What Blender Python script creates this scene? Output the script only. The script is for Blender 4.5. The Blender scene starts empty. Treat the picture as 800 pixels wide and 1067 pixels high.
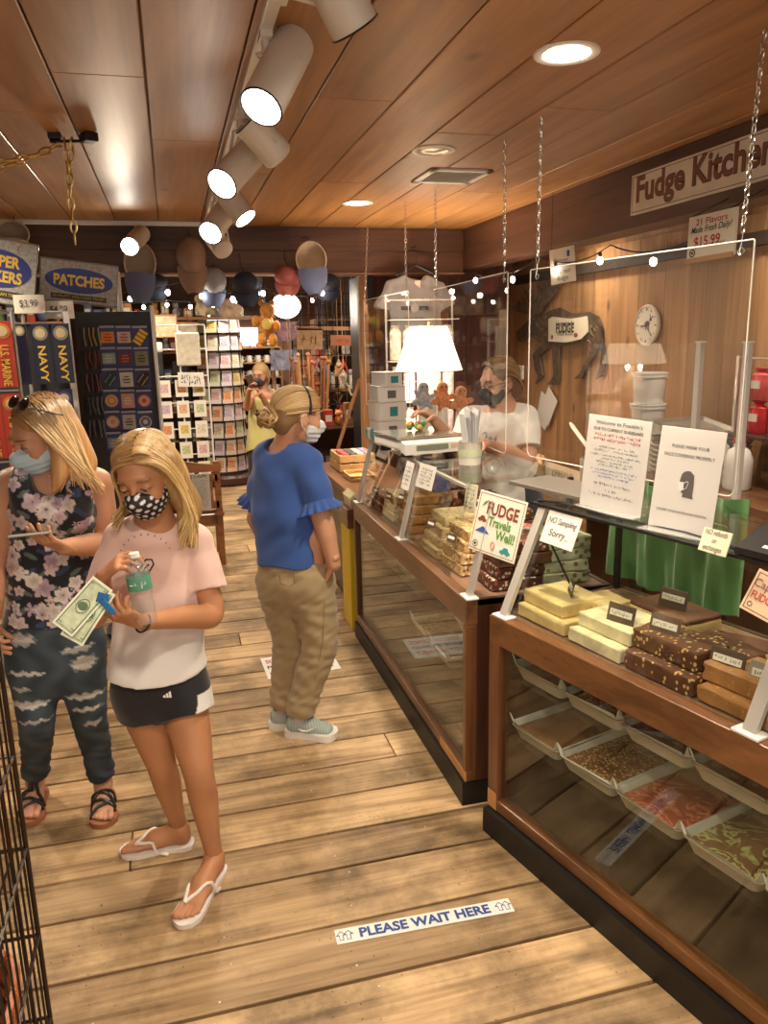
import bpy, bmesh, math, random
import numpy as np
from mathutils import Vector, Matrix
R = math.radians
rnd = random.Random(11)
SC = bpy.context.scene
COL = SC.collection
# ------------------------------------------------------------ camera
FPX, CX, CY, EYE = 808.0, 400.0, 533.5, 1.8
def _n(a): return a / np.linalg.norm(a)
_Y = _n(np.array([-223., -178., FPX])); _v = -_n(np.array([80., 3567., FPX]))
_X = _n(np.cross(_Y, _v)); _X = _X if _X[0] > 0 else -_X
_Z = np.cross(_X, _Y); _Z = _Z if _Z @ _v > 0 else -_Z
def _ray(px, py):
    r = np.array([px - CX, py - CY, FPX]); return r @ _X, r @ _Y, r @ _Z
def atz(px, py, z=0.0):
    r = _ray(px, py); t = (z - EYE) / r[2]; return Vector((r[0]*t, r[1]*t, z))
def aty(px, py, y):
    r = _ray(px, py); t = y / r[1]; return Vector((r[0]*t, y, EYE + r[2]*t))
def atx(px, py, x):
    r = _ray(px, py); t = x / r[0]; return Vector((x, r[1]*t, EYE + r[2]*t))
cam_d = bpy.data.cameras.new('camera'); cam = bpy.data.objects.new('camera', cam_d); COL.objects.link(cam)
cam_d.sensor_fit = 'HORIZONTAL'; cam_d.sensor_width = 36.0; cam_d.lens = 36.0 * FPX / 800.0
cam_d.clip_start = 0.05; cam_d.clip_end = 100
rt = Vector((_X[0], _Y[0], _Z[0])); dn = Vector((_X[1], _Y[1], _Z[1])); fw = Vector((_X[2], _Y[2], _Z[2]))
cm = Matrix((rt, -dn, -fw)).transposed().to_4x4(); cm.translation = Vector((0, 0, EYE))
cam.matrix_world = cm
SC.camera = cam
# ------------------------------------------------------------ world, exposure
w = bpy.data.worlds.new('world'); SC.world = w; w.use_nodes = True
bgn = w.node_tree.nodes['Background']; bgn.inputs[0].default_value = (1.0, .93, .84, 1); bgn.inputs[1].default_value = .75
SC.view_settings.view_transform = 'Standard'; SC.view_settings.look = 'None'
SC.view_settings.exposure = 0.72; SC.view_settings.gamma = 1.0; SC.view_settings.use_curve_mapping = False
SC.cycles.transparent_max_bounces = 32; SC.cycles.max_bounces = 8; SC.cycles.diffuse_bounces = 4
SC.cycles.glossy_bounces = 4; SC.cycles.sample_clamp_indirect = 6.0
SC.cycles.caustics_reflective = False; SC.cycles.caustics_refractive = False
WARM = (1.0, .83, .62)
# ------------------------------------------------------------ materials
MATS = {}
def nodes(name):
    m = bpy.data.materials.new(name); m.use_nodes = True
    nt = m.node_tree; return m, nt, nt.nodes['Principled BSDF']
def mat(name, c=None, rough=.55, metal=0, spec=.5, em=None, es=0, noise=0, nscale=30, bump=0, alpha=1, sss=0, sheen=0, coat=0):
    if name in MATS: return MATS[name]
    m, nt, p = nodes(name)
    p.inputs['Base Color'].default_value = (*c, 1); p.inputs['Roughness'].default_value = rough
    p.inputs['Metallic'].default_value = metal; p.inputs['Specular IOR Level'].default_value = spec
    if coat: p.inputs['Coat Weight'].default_value = coat; p.inputs['Coat Roughness'].default_value = .15
    if sheen: p.inputs['Sheen Weight'].default_value = sheen
    if sss:
        p.inputs['Subsurface Weight'].default_value = sss; p.inputs['Subsurface Radius'].default_value = (.012, .005, .003); p.inputs['Subsurface Scale'].default_value = 1
    if em: p.inputs['Emission Color'].default_value = (*em, 1); p.inputs['Emission Strength'].default_value = es
    if noise or bump:
        tc = nt.nodes.new('ShaderNodeTexCoord'); nz = nt.nodes.new('ShaderNodeTexNoise')
        nz.inputs['Scale'].default_value = nscale; nz.inputs['Detail'].default_value = 4
        nt.links.new(tc.outputs['Object'], nz.inputs['Vector'])
        if noise:
            mp = nt.nodes.new('ShaderNodeMapRange'); mp.inputs[1].default_value = .3; mp.inputs[2].default_value = .7
            mp.inputs[3].default_value = 1 - noise; mp.inputs[4].default_value = 1 + noise * .6
            hs = nt.nodes.new('ShaderNodeHueSaturation'); hs.inputs['Color'].default_value = (*c, 1)
            nt.links.new(nz.outputs[0], mp.inputs[0]); nt.links.new(mp.outputs[0], hs.inputs['Value']); nt.links.new(hs.outputs[0], p.inputs['Base Color'])
        if bump:
            b = nt.nodes.new('ShaderNodeBump'); b.inputs['Strength'].default_value = bump; b.inputs['Distance'].default_value = .004
            nt.links.new(nz.outputs[0], b.inputs['Height']); nt.links.new(b.outputs[0], p.inputs['Normal'])
    MATS[name] = m; return m
def emat(name, c, s):
    if name in MATS: return MATS[name]
    return mat(name, (0.8, .8, .8), em=c, es=s)
def ramp(nt, stops, interp='LINEAR'):
    r = nt.nodes.new('ShaderNodeValToRGB'); r.color_ramp.interpolation = interp; e = r.color_ramp.elements
    while len(e) < len(stops): e.new(.5)
    for k, (p, c) in enumerate(stops): e[k].position = p; e[k].color = (*c, 1)
    return r
def wood(name, dark, light, axis='X', scale=1.0, rough=.5, island=.25, knots=.0, stain=0.0, grain=1.0, spec=.5, bump=.15, coat=0):
    if name in MATS: return MATS[name]
    m, nt, p = nodes(name); L = nt.links.new
    tc = nt.nodes.new('ShaderNodeTexCoord'); geo = nt.nodes.new('ShaderNodeNewGeometry')
    off = nt.nodes.new('ShaderNodeVectorMath'); off.operation = 'MULTIPLY_ADD'
    cmb = nt.nodes.new('ShaderNodeCombineXYZ')
    for k in range(3): L(geo.outputs['Random Per Island'], cmb.inputs[k])
    off.inputs[1].default_value = (13, 17, 7); L(cmb.outputs[0], off.inputs[0]); L(tc.outputs['Object'], off.inputs[2])
    mp = nt.nodes.new('ShaderNodeMapping'); s = [9*scale]*3; s['XYZ'.index(axis)] = .9*scale
    mp.inputs['Scale'].default_value = s; L(off.outputs[0], mp.inputs['Vector'])
    n1 = nt.nodes.new('ShaderNodeTexNoise'); n1.inputs['Scale'].default_value = 1.0; n1.inputs['Detail'].default_value = 6; n1.inputs['Distortion'].default_value = 1.2
    L(mp.outputs[0], n1.inputs['Vector'])
    mp2 = nt.nodes.new('ShaderNodeMapping'); s2 = [70*scale]*3; s2['XYZ'.index(axis)] = 2.5*scale
    mp2.inputs['Scale'].default_value = s2; L(off.outputs[0], mp2.inputs['Vector'])
    n2 = nt.nodes.new('ShaderNodeTexNoise'); n2.inputs['Scale'].default_value = 1.0; n2.inputs['Detail'].default_value = 3
    L(mp2.outputs[0], n2.inputs['Vector'])
    ad = nt.nodes.new('ShaderNodeMath'); ad.operation = 'MULTIPLY_ADD'; ad.inputs[1].default_value = .45*grain
    L(n2.outputs[0], ad.inputs[0]); L(n1.outputs[0], ad.inputs[2])
    r = ramp(nt, [(.45, dark), (.95, light)]); L(ad.outputs[0], r.inputs[0]); colr = r.outputs[0]
    if knots:
        mk = nt.nodes.new('ShaderNodeMapping'); sk = [3.2]*3; sk['XYZ'.index(axis)] = 1.7; mk.inputs['Scale'].default_value = sk; L(off.outputs[0], mk.inputs['Vector'])
        vo = nt.nodes.new('ShaderNodeTexVoronoi'); vo.inputs['Scale'].default_value = 1; L(mk.outputs[0], vo.inputs['Vector'])
        rk = ramp(nt, [(.02, (1-knots,)*3), (.10, (1, 1, 1))]); L(vo.outputs['Distance'], rk.inputs[0])
        mx = nt.nodes.new('ShaderNodeMix'); mx.data_type = 'RGBA'; mx.blend_type = 'MULTIPLY'; mx.inputs[0].default_value = 1
        L(colr, mx.inputs[6]); L(rk.outputs[0], mx.inputs[7]); colr = mx.outputs[2]
    if stain:
        n3 = nt.nodes.new('ShaderNodeTexNoise'); n3.inputs['Scale'].default_value = 2.3; n3.inputs['Detail'].default_value = 8; n3.inputs['Roughness'].default_value = .68
        L(off.outputs[0], n3.inputs['Vector'])
        rs = ramp(nt, [(.36, (1-stain, 1-stain*1.02, 1-stain*1.06)), (.56, (1, 1, 1))]); L(n3.outputs[0], rs.inputs[0])
        mx = nt.nodes.new('ShaderNodeMix'); mx.data_type = 'RGBA'; mx.blend_type = 'MULTIPLY'; mx.inputs[0].default_value = 1
        L(colr, mx.inputs[6]); L(rs.outputs[0], mx.inputs[7]); colr = mx.outputs[2]
        vo = nt.nodes.new('ShaderNodeTexVoronoi'); vo.inputs['Scale'].default_value = 34; L(off.outputs[0], vo.inputs['Vector'])
        rk = ramp(nt, [(.06, (.34, .28, .22)), (.13, (1, 1, 1))]); L(vo.outputs['Distance'], rk.inputs[0])
        n4 = nt.nodes.new('ShaderNodeTexNoise'); n4.inputs['Scale'].default_value = 5; L(off.outputs[0], n4.inputs['Vector'])
        r4 = ramp(nt, [(.40, (0, 0, 0)), (.60, (1, 1, 1))]); L(n4.outputs[0], r4.inputs[0])
        mx = nt.nodes.new('ShaderNodeMix'); mx.data_type = 'RGBA'; mx.blend_type = 'MULTIPLY'
        L(r4.outputs[0], mx.inputs[0]); L(colr, mx.inputs[6]); L(rk.outputs[0], mx.inputs[7]); colr = mx.outputs[2]
    hs = nt.nodes.new('ShaderNodeHueSaturation'); mr = nt.nodes.new('ShaderNodeMapRange')
    mr.inputs[3].default_value = 1 - island; mr.inputs[4].default_value = 1 + island
    L(geo.outputs['Random Per Island'], mr.inputs[0]); L(mr.outputs[0], hs.inputs['Value']); L(colr, hs.inputs['Color'])
    L(hs.outputs[0], p.inputs['Base Color']); p.inputs['Roughness'].default_value = rough; p.inputs['Specular IOR Level'].default_value = spec
    if coat: p.inputs['Coat Weight'].default_value = coat; p.inputs['Coat Roughness'].default_value = .2
    b = nt.nodes.new('ShaderNodeBump'); b.inputs['Strength'].default_value = bump; b.inputs['Distance'].default_value = .006
    L(ad.outputs[0], b.inputs['Height']); L(b.outputs[0], p.inputs['Normal'])
    MATS[name] = m; return m
def glass(name, tint=(1, 1, 1), f0=.04, graze=1.0, haze=0.0, hcol=(.9, .9, .9), rough=.0):
    """Pane glass: clear with a Schlick reflection (and, for acrylic, a little haze)."""
    if name in MATS: return MATS[name]
    m = bpy.data.materials.new(name); m.use_nodes = True; nt = m.node_tree; nt.nodes.clear(); L = nt.links.new
    out = nt.nodes.new('ShaderNodeOutputMaterial'); tr = nt.nodes.new('ShaderNodeBsdfTransparent'); tr.inputs[0].default_value = (*tint, 1)
    gl = nt.nodes.new('ShaderNodeBsdfGlossy'); gl.inputs['Roughness'].default_value = rough
    g = nt.nodes.new('ShaderNodeNewGeometry'); d = nt.nodes.new('ShaderNodeVectorMath'); d.operation = 'DOT_PRODUCT'
    L(g.outputs['Normal'], d.inputs[0]); L(g.outputs['Incoming'], d.inputs[1])
    a = nt.nodes.new('ShaderNodeMath'); a.operation = 'ABSOLUTE'; L(d.outputs['Value'], a.inputs[0])
    s = nt.nodes.new('ShaderNodeMath'); s.operation = 'SUBTRACT'; s.inputs[0].default_value = 1; L(a.outputs[0], s.inputs[1])
    pw = nt.nodes.new('ShaderNodeMath'); pw.operation = 'POWER'; pw.inputs[1].default_value = 5; L(s.outputs[0], pw.inputs[0])
    ma = nt.nodes.new('ShaderNodeMath'); ma.operation = 'MULTIPLY_ADD'; ma.inputs[1].default_value = (1 - f0)*graze; ma.inputs[2].default_value = f0; L(pw.outputs[0], ma.inputs[0])
    mx = nt.nodes.new('ShaderNodeMixShader'); L(ma.outputs[0], mx.inputs[0])
    base = tr.outputs[0]
    if haze:
        df = nt.nodes.new('ShaderNodeBsdfDiffuse'); df.inputs[0].default_value = (*hcol, 1); m2 = nt.nodes.new('ShaderNodeMixShader'); m2.inputs[0].default_value = haze
        L(base, m2.inputs[1]); L(df.outputs[0], m2.inputs[2]); base = m2.outputs[0]
    L(base, mx.inputs[1]); L(gl.outputs[0], mx.inputs[2]); L(mx.outputs[0], out.inputs[0])
    MATS[name] = m; return m
def attr_mat(name, rough=.7, sss=0, sheen=0, bump=0, bscale=250, vary=0, vscale=6, metal=0):
    """Base colour comes from the colour attribute 'dye' of the mesh."""
    if name in MATS: return MATS[name]
    m, nt, p = nodes(name); a = nt.nodes.new('ShaderNodeAttribute'); a.attribute_name = 'vert_color'
    nt.links.new(a.outputs['Color'], p.inputs['Base Color']); p.inputs['Roughness'].default_value = rough
    p.inputs['Metallic'].default_value = metal
    if sss:
        p.inputs['Subsurface Weight'].default_value = sss; p.inputs['Subsurface Radius'].default_value = (.012, .005, .003); p.inputs['Subsurface Scale'].default_value = 1
    if sheen: p.inputs['Sheen Weight'].default_value = sheen
    if bump:
        tc = nt.nodes.new('ShaderNodeTexCoord'); nz = nt.nodes.new('ShaderNodeTexNoise'); nz.inputs['Scale'].default_value = bscale; nt.links.new(tc.outputs['Object'], nz.inputs['Vector'])
        b = nt.nodes.new('ShaderNodeBump'); b.inputs['Strength'].default_value = bump; b.inputs['Distance'].default_value = .002
        nt.links.new(nz.outputs[0], b.inputs['Height']); nt.links.new(b.outputs[0], p.inputs['Normal'])
    MATS[name] = m; return m
# ------------------------------------------------------------ scene graph helpers
WM = {}
def props(o, label=None, cat=None, group=None, kind=None):
    if label: o['label'] = label
    if cat: o['category'] = cat
    if group: o['group'] = group
    if kind: o['kind'] = kind
    return o
def thing(name, label, cat, loc=(0, 0, 0), rz=0, group=None):
    o = bpy.data.objects.new(name, None); COL.objects.link(o); o.empty_display_size = .1
    o.location = loc; o.rotation_euler = (0, 0, rz)
    WM[o] = Matrix.Translation(Vector(loc)) @ Matrix.Rotation(rz, 4, 'Z')
    return props(o, label, cat, group)
def kids(o): return [c for c in OBJS if c.parent == o]
OBJS = []
def dup(root, loc=None, rz=None, label=None, group=None, parent=None):
    c = root.copy(); COL.objects.link(c); OBJS.append(c)
    if parent is None:
        if loc is not None: c.location = loc
        if rz is not None: c.rotation_euler = (0, 0, rz)
        if label: c['label'] = label
        if group: c['group'] = group
        WM[c] = Matrix.Translation(c.location) @ c.rotation_euler.to_matrix().to_4x4()
    else:
        c.parent = parent; WM[c] = WM[parent]
    for ch in kids(root):
        if ch is not c: dup(ch, parent=c)
    return c
def link(name, me, m, parent=None, smooth=None):
    """Mesh authored in world coordinates -> one object, local to its thing."""
    o = bpy.data.objects.new(name, me)
    if m is not None:
        ms = m if isinstance(m, (list, tuple)) else [m]
        for x in ms: me.materials.append(x)
    if parent is not None:
        me.transform(WM[parent].inverted()); o.parent = parent; WM[o] = WM[parent]
    else:
        if len(me.vertices):
            co = np.empty(len(me.vertices)*3, dtype=np.float32); me.vertices.foreach_get('co', co); co = co.reshape(-1, 3)
            lo, hi = co.min(0), co.max(0); c = Vector(((lo[0]+hi[0])/2, (lo[1]+hi[1])/2, lo[2]))
            me.transform(Matrix.Translation(-c)); o.location = c; WM[o] = Matrix.Translation(c)
    COL.objects.link(o); OBJS.append(o)
    if smooth is not None: me.shade_smooth() if smooth is True else me.shade_flat()
    return o
def basis(d, up=(0, 0, 1)):
    d = Vector(d).normalized(); up = Vector(up)
    if abs(d.dot(up)) > .99: up = Vector((1, 0, 0))
    x = up.cross(d).normalized(); y = d.cross(x); return x, y, d
class MB:
    def __init__(s, T=None): s.bm = bmesh.new(); s.T = T; s.mi = 0
    def _fin(s, vs, fs):
        if s.T is not None:
            for v in vs: v.co = s.T @ v.co
        for f in fs: f.material_index = s.mi
    def box(s, c, size, rot=None, bev=0, seg=2):
        c = Vector(c); h = Vector(size) / 2; vs = []
        for x in (-1, 1):
            for y in (-1, 1):
                for z in (-1, 1):
                    p = Vector((x*h.x, y*h.y, z*h.z)); p = rot @ p if rot is not None else p; vs.append(s.bm.verts.new(c + p))
        fs = [s.bm.faces.new([vs[i] for i in q]) for q in ((0, 1, 3, 2), (4, 6, 7, 5), (0, 4, 5, 1), (2, 3, 7, 6), (0, 2, 6, 4), (1, 5, 7, 3))]
        if bev:
            r = bmesh.ops.bevel(s.bm, geom=list({e for f in fs for e in f.edges}), offset=bev, segments=seg, profile=.5, affect='EDGES')
            vs = list({v for f in r['faces'] for v in f.verts} | {v for v in vs if v.is_valid}); fs = list({f for v in vs for f in v.link_faces})
        s._fin(vs, fs); return s
    def box2(s, a, b, **k):
        a = Vector(a); b = Vector(b); return s.box((a+b)/2, [abs(x) for x in (b-a)], **k)
    def rings(s, rs, cap=True, closed=False):
        """rs: list of rings (lists of points) joined by quads"""
        vr = [[s.bm.verts.new(p) for p in r] for r in rs]; fs = []
        n = len(vr[0]); m = len(vr)
        for a in range(m if closed else m-1):
            A, B = vr[a], vr[(a+1) % m]
            for k in range(n):
                try: fs.append(s.bm.faces.new((A[k], A[(k+1) % n], B[(k+1) % n], B[k])))
                except ValueError: pass
        if cap and not closed:
            fs.append(s.bm.faces.new(vr[0][::-1])); fs.append(s.bm.faces.new(vr[-1]))
        s._fin([v for r in vr for v in r], fs); return s
    def lathe(s, prof, c=(0, 0, 0), seg=24, axis=None, cap=True):
        """prof: (radius, height) pairs from the base up"""
        c = Vector(c); x, y, d = basis(axis) if axis is not None else (Vector((1, 0, 0)), Vector((0, 1, 0)), Vector((0, 0, 1)))
        rs = [[c + d*h + x*(max(r, 1e-5)*math.cos(2*math.pi*k/seg)) + y*(max(r, 1e-5)*math.sin(2*math.pi*k/seg)) for k in range(seg)] for r, h in prof]
        return s.rings(rs, cap)
    def cyl(s, a, b, r0, r1=None, seg=16, cap=True):
        a = Vector(a); b = Vector(b); r1 = r0 if r1 is None else r1
        return s.lathe([(r0, 0), (r1, (b-a).length)], a, seg, b-a, cap)
    def tube(s, pts, r, seg=8, closed=False):
        pts = [Vector(p) for p in pts]; n = len(pts); rs = []; px = None
        for k in range(n):
            if closed: t = pts[(k+1) % n] - pts[k-1]
            else: t = pts[min(k+1, n-1)] - pts[max(k-1, 0)]
            t = t.normalized() if t.length > 1e-9 else Vector((0, 0, 1))
            if px is None: px, py, _ = basis(t)
            else: px = (px - t*px.dot(t)).normalized()
            py = t.cross(px); rr = r[k] if isinstance(r, (list, tuple)) else r
            rs.append([pts[k] + px*(rr*math.cos(2*math.pi*j/seg)) + py*(rr*math.sin(2*math.pi*j/seg)) for j in range(seg)])
        return s.rings(rs, not closed, closed)
    def prism(s, poly, o, u, v, d):
        """poly in the (u,v) plane at o, extruded by vector d"""
        o = Vector(o); u = Vector(u); v = Vector(v); d = Vector(d)
        a = [s.bm.verts.new(o + u*p[0] + v*p[1]) for p in poly]; b = [s.bm.verts.new(o + u*p[0] + v*p[1] + d) for p in poly]; n = len(a)
        fs = [s.bm.faces.new(a[::-1]), s.bm.faces.new(b)] + [s.bm.faces.new((a[k], a[(k+1) % n], b[(k+1) % n], b[k])) for k in range(n)]
        s._fin(a+b, fs); return s
    def ball(s, c, r, seg=14, ringn=8, sc=(1, 1, 1), rot=None):
        c = Vector(c); rs = []
        for i in range(ringn+1):
            th = math.pi*i/ringn; q = max(math.sin(th), 1e-3); ring = []
            for k in range(seg):
                p = Vector((r*sc[0]*q*math.cos(2*math.pi*k/seg), r*sc[1]*q*math.sin(2*math.pi*k/seg), -r*sc[2]*math.cos(th)))
                ring.append(c + (rot @ p if rot is not None else p))
            rs.append(ring)
        return s.rings(rs)
    def torus(s, c, R_, r, axis=(0, 0, 1), seg=20, ts=6, sx=1, sy=1, xd=None):
        x, y, d = basis(axis)
        if xd is not None: x = Vector(xd).normalized(); y = d.cross(x)
        return s.tube([Vector(c) + x*(R_*sx*math.cos(2*math.pi*k/seg)) + y*(R_*sy*math.sin(2*math.pi*k/seg)) for k in range(seg)], r, ts, closed=True)
    def build(s, name, m, parent=None, smooth=False, angle=None):
        bmesh.ops.remove_doubles(s.bm, verts=s.bm.verts, dist=1e-6) if False else None
        bmesh.ops.recalc_face_normals(s.bm, faces=s.bm.faces)
        me = bpy.data.meshes.new(name); s.bm.to_mesh(me); s.bm.free()
        if smooth:
            me.shade_smooth(); me.set_sharp_from_angle(angle=R(angle or 40))
        return link(name, me, m, parent)
def struct(name, mb, m, **k):
    o = mb.build(name, m, None, **k); o['kind'] = 'structure'; return o
def text(name, s, parent, o, u, v, size, m, width=None, bold=0.0, ext=.0006, align='CENTER', shear=0, lead=1.0, wscale=1.0):
    """Raised lettering: origin o (centre), reading direction u, up v. width fits the line to a length."""
    cu = bpy.data.curves.new(name, 'FONT'); cu.body = s; cu.size = 1.0; cu.offset = bold; cu.extrude = 0; cu.align_x = align; cu.align_y = 'CENTER'
    cu.resolution_u = 3; cu.shear = shear; cu.space_line = lead
    t = bpy.data.objects.new(name, cu); COL.objects.link(t); me = bpy.data.meshes.new_from_object(t)
    bpy.data.objects.remove(t); bpy.data.curves.remove(cu)
    co = np.empty(len(me.vertices)*3, dtype=np.float32); me.vertices.foreach_get('co', co); co = co.reshape(-1, 3)
    sx = size * wscale
    if width: sx = width / max(1e-6, float(co[:, 0].max() - co[:, 0].min()))
    if align == 'CENTER':
        co[:, 0] -= (co[:, 0].max() + co[:, 0].min())/2
    co[:, 1] -= (co[:, 1].max() + co[:, 1].min())/2
    u = Vector(u).normalized(); v = Vector(v).normalized(); n = u.cross(v); o = Vector(o) + n*ext
    P = np.outer(co[:, 0]*sx, np.array(u)) + np.outer(co[:, 1]*size, np.array(v)) + np.array(o)
    me.vertices.foreach_set('co', P.astype(np.float32).ravel()); me.update()
    me.name = name
    return link(name, me, m, parent)
def marks(parent, o, u, v, width, size, m, seed=0, name='printed_marks'):
    """a line of print too small to read: short strokes in word groups"""
    rq = random.Random(seed); u = Vector(u).normalized(); v = Vector(v).normalized(); n = u.cross(v); M3 = Matrix((u, v, n)).transposed(); x = -width/2; b = MB()
    while x < width/2 - size*.4:
        if rq.random() < .17: x += size*.5; continue
        for q in range(rq.choice((1, 2, 2, 3))):
            hz = rq.random() < .4; b.box(Vector(o)+u*(x+rq.uniform(.1, .4)*size)+v*rq.uniform(-.3, .3)*size+n*.0006, (size*(.42 if hz else .12), size*(.12 if hz else rq.uniform(.5, .85)), .0004), rot=M3)
        x += size*.62
    return b.build(name, m, parent) if len(b.bm.verts) else None
def spot(name, loc, target, power, size=60, blend=.6, r=.04, col=WARM, parent=None):
    l = bpy.data.lights.new(name, 'SPOT'); l.energy = power; l.spot_size = R(size); l.spot_blend = blend; l.shadow_soft_size = r; l.color = col
    o = bpy.data.objects.new(name, l); COL.objects.link(o)
    q = (Vector(target) - Vector(loc)).to_track_quat('-Z', 'Y'); M_ = Matrix.Translation(Vector(loc)) @ q.to_matrix().to_4x4()
    if parent is not None: o.parent = parent; M_ = WM[parent].inverted() @ M_
    o.matrix_local = M_; return o
def point(name, loc, power, r=.04, col=WARM, parent=None):
    l = bpy.data.lights.new(name, 'POINT'); l.energy = power; l.shadow_soft_size = r; l.color = col
    o = bpy.data.objects.new(name, l); COL.objects.link(o)
    if parent is not None: o.parent = parent; o.location = WM[parent].inverted() @ Vector(loc)
    else: o.location = loc
    return o
# palette
WHITE = mat('white_paint', (.8, .79, .76), .45)
WHITEPL = mat('white_plastic', (.82, .81, .78), .35)
PAPER = mat('paper', (.82, .80, .74), .7)
INK = mat('black_ink', (.02, .02, .02), .6)
BLACK = mat('black_plastic', (.015, .015, .017), .4)
STEEL = mat('brushed_metal', (.62, .61, .58), .32, metal=.9)
CHROME = mat('chain_metal', (.75, .73, .68), .25, metal=1)
BRASS = mat('brass_chain', (.62, .45, .18), .35, metal=1)
PANE = glass('pane_glass', (.97, .985, .975), .045)
ACRYL = glass('clear_acrylic', (.985, .985, .98), .03, graze=.55, haze=.006)
# ------------------------------------------------------------ room
CEIL = 2.62
WFLOOR = wood('floor_boards', (.20, .115, .052), (.60, .415, .225), 'X', 1.0, .50, .20, .6, .62, 1.3, .4, .3)
WCEIL = wood('ceiling_boards', (.27, .125, .042), (.50, .25, .088), 'Y', .7, .46, .13, .6, 0, .8, .5, .1)
WBEAM = wood('beam_wood', (.045, .02, .012), (.13, .060, .035), 'X', .8, .5, .15, 0, 0, 1)
WBEAMY = wood('beam_wood_side', (.045, .02, .012), (.13, .060, .035), 'Y', .8, .5, .15, 0, 0, 1)
WPANEL = wood('kitchen_wall_boards', (.22, .11, .045), (.52, .29, .13), 'Z', .55, .5, .22, .7, 0, 1)
WPART = wood('partition_boards', (.10, .028, .02), (.26, .09, .06), 'Z', .8, .5, .2, 0, 0, 1)
fl = MB(); ys = [1.60, 1.84, 2.07, 2.33, 2.53, 2.76, 2.98]
while ys[-1] < 13: ys.append(ys[-1] + rnd.uniform(.19, .235))
while ys[0] > -2.2: ys.insert(0, ys[0] - rnd.uniform(.21, .24))
for a, b in zip(ys, ys[1:]):
    cuts = [-2.6, rnd.uniform(-1.9, -1.2), rnd.uniform(-.2, 1.0), rnd.uniform(1.6, 2.6), 4.2]
    if rnd.random() < .72: cuts.pop(2)
    if a < 2.4: cuts = [-2.6, -1.6, 1.9, 4.2]
    if 2.5 < a < 2.6: cuts = [-2.6, -.28, 1.9, 4.2]
    for c, d in zip(cuts, cuts[1:]):
        dz = rnd.uniform(0, .0012)
        fl.box(((c+d)/2, (a+b)/2, -.02 - dz), (d-c-.005, b-a-.013, .04), bev=.0025, seg=1)

struct('floor', fl, WFLOOR)
struct('floor_base', MB().box((.8, 5.4, -.07), (6.8, 15.4, .03)), mat('floor_gap', (.01, .007, .004), .9))
# nail heads in the boards
nl = MB()
for a, b in zip(ys, ys[1:]):
    if a > 4.5 or a < 1.0: continue
    for xx in (-.95, -.35, .0, .42, .8):
        for yy in (a+.05, b-.05): nl.lathe([(.004, 0), (.003, .0012)], (xx+rnd.uniform(-.04, .04), yy+rnd.uniform(-.02, .02), 0), 6)
struct('trim_1', nl, mat('nail', (.55, .5, .42), .3, metal=.8))
ce = MB(); x = -.01 - .285*9
while x < 3.4:
    cuts = [-2.2, rnd.uniform(.6, 1.6), rnd.uniform(2.6, 4.6), 6.35]
    for c, d in zip(cuts, cuts[1:]): ce.box((x+.1425, (c+d)/2, CEIL+.012), (.285-.006, d-c-.003, .024), bev=.003, seg=1)
    x += .285
ce.box((.6, 2.1, CEIL+.05), (6.8, 8.6, .04))
struct('ceiling', ce, WCEIL)
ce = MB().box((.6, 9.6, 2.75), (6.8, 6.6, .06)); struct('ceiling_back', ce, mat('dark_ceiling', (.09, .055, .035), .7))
# beams
BY = 6.13
struct('trim_2', MB().box2((-2.3, BY, 2.45), (2.33, BY+.2, 2.62), bev=.004).box2((-2.3, BY+.015, 2.29), (2.33, BY+.2, 2.45), bev=.004), WBEAM)
struct('trim_3', MB().box2((2.33, -2, 2.31), (2.5, BY+.3, 2.62), bev=.004), WBEAMY)
struct('trim_4', MB().box2((-2.3, BY-.01, 2.275), (2.33, BY+.2, 2.288)), mat('beam_edge', (.30, .17, .11), .6))
# walls
RX = 3.1
wl = MB(); y = -2.0
while y < 6.9:
    wd = rnd.uniform(.24, .34); wl.box((RX+.01, y+wd/2, 1.15), (.02, wd-.003, 2.5), bev=.002, seg=1); y += wd
wl.box2((RX+.02, -2.1, -.1), (RX+.08, 7.0, 2.7)); struct('wall_right', wl, WPANEL)
RZ = atx(600, 282, RX-.05).z
struct('trim_5', MB().box2((RX-.05, -2, RZ-.03), (RX, 6.8, RZ+.04)), mat('dark_rail', (.03, .016, .01), .6))
wl = MB(); x = 1.62
while x < 3.1:
    wd = rnd.uniform(.14, .2); wl.box((x+wd/2, 6.95, 1.3), (wd-.003, .02, 2.6), bev=.002, seg=1); x += wd
struct('wall_partition', wl, WPART)
struct('wall_left', MB().box2((-2.45, -2.1, -.1), (-2.35, 12.6, 2.8)), mat('left_wall_paint', (.16, .085, .05), .7, noise=.2, nscale=4))
struct('wall_back', MB().box2((-2.4, 12.0, -.1), (4.1, 12.1, 2.8)), mat('back_wall_paint', (.22, .12, .07), .7, noise=.2, nscale=4))
struct('wall_far_right', MB().box2((4.0, 6.9, -.1), (4.1, 12.1, 2.8)), mat('back_wall_paint2', (.16, .09, .05), .7))
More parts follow.
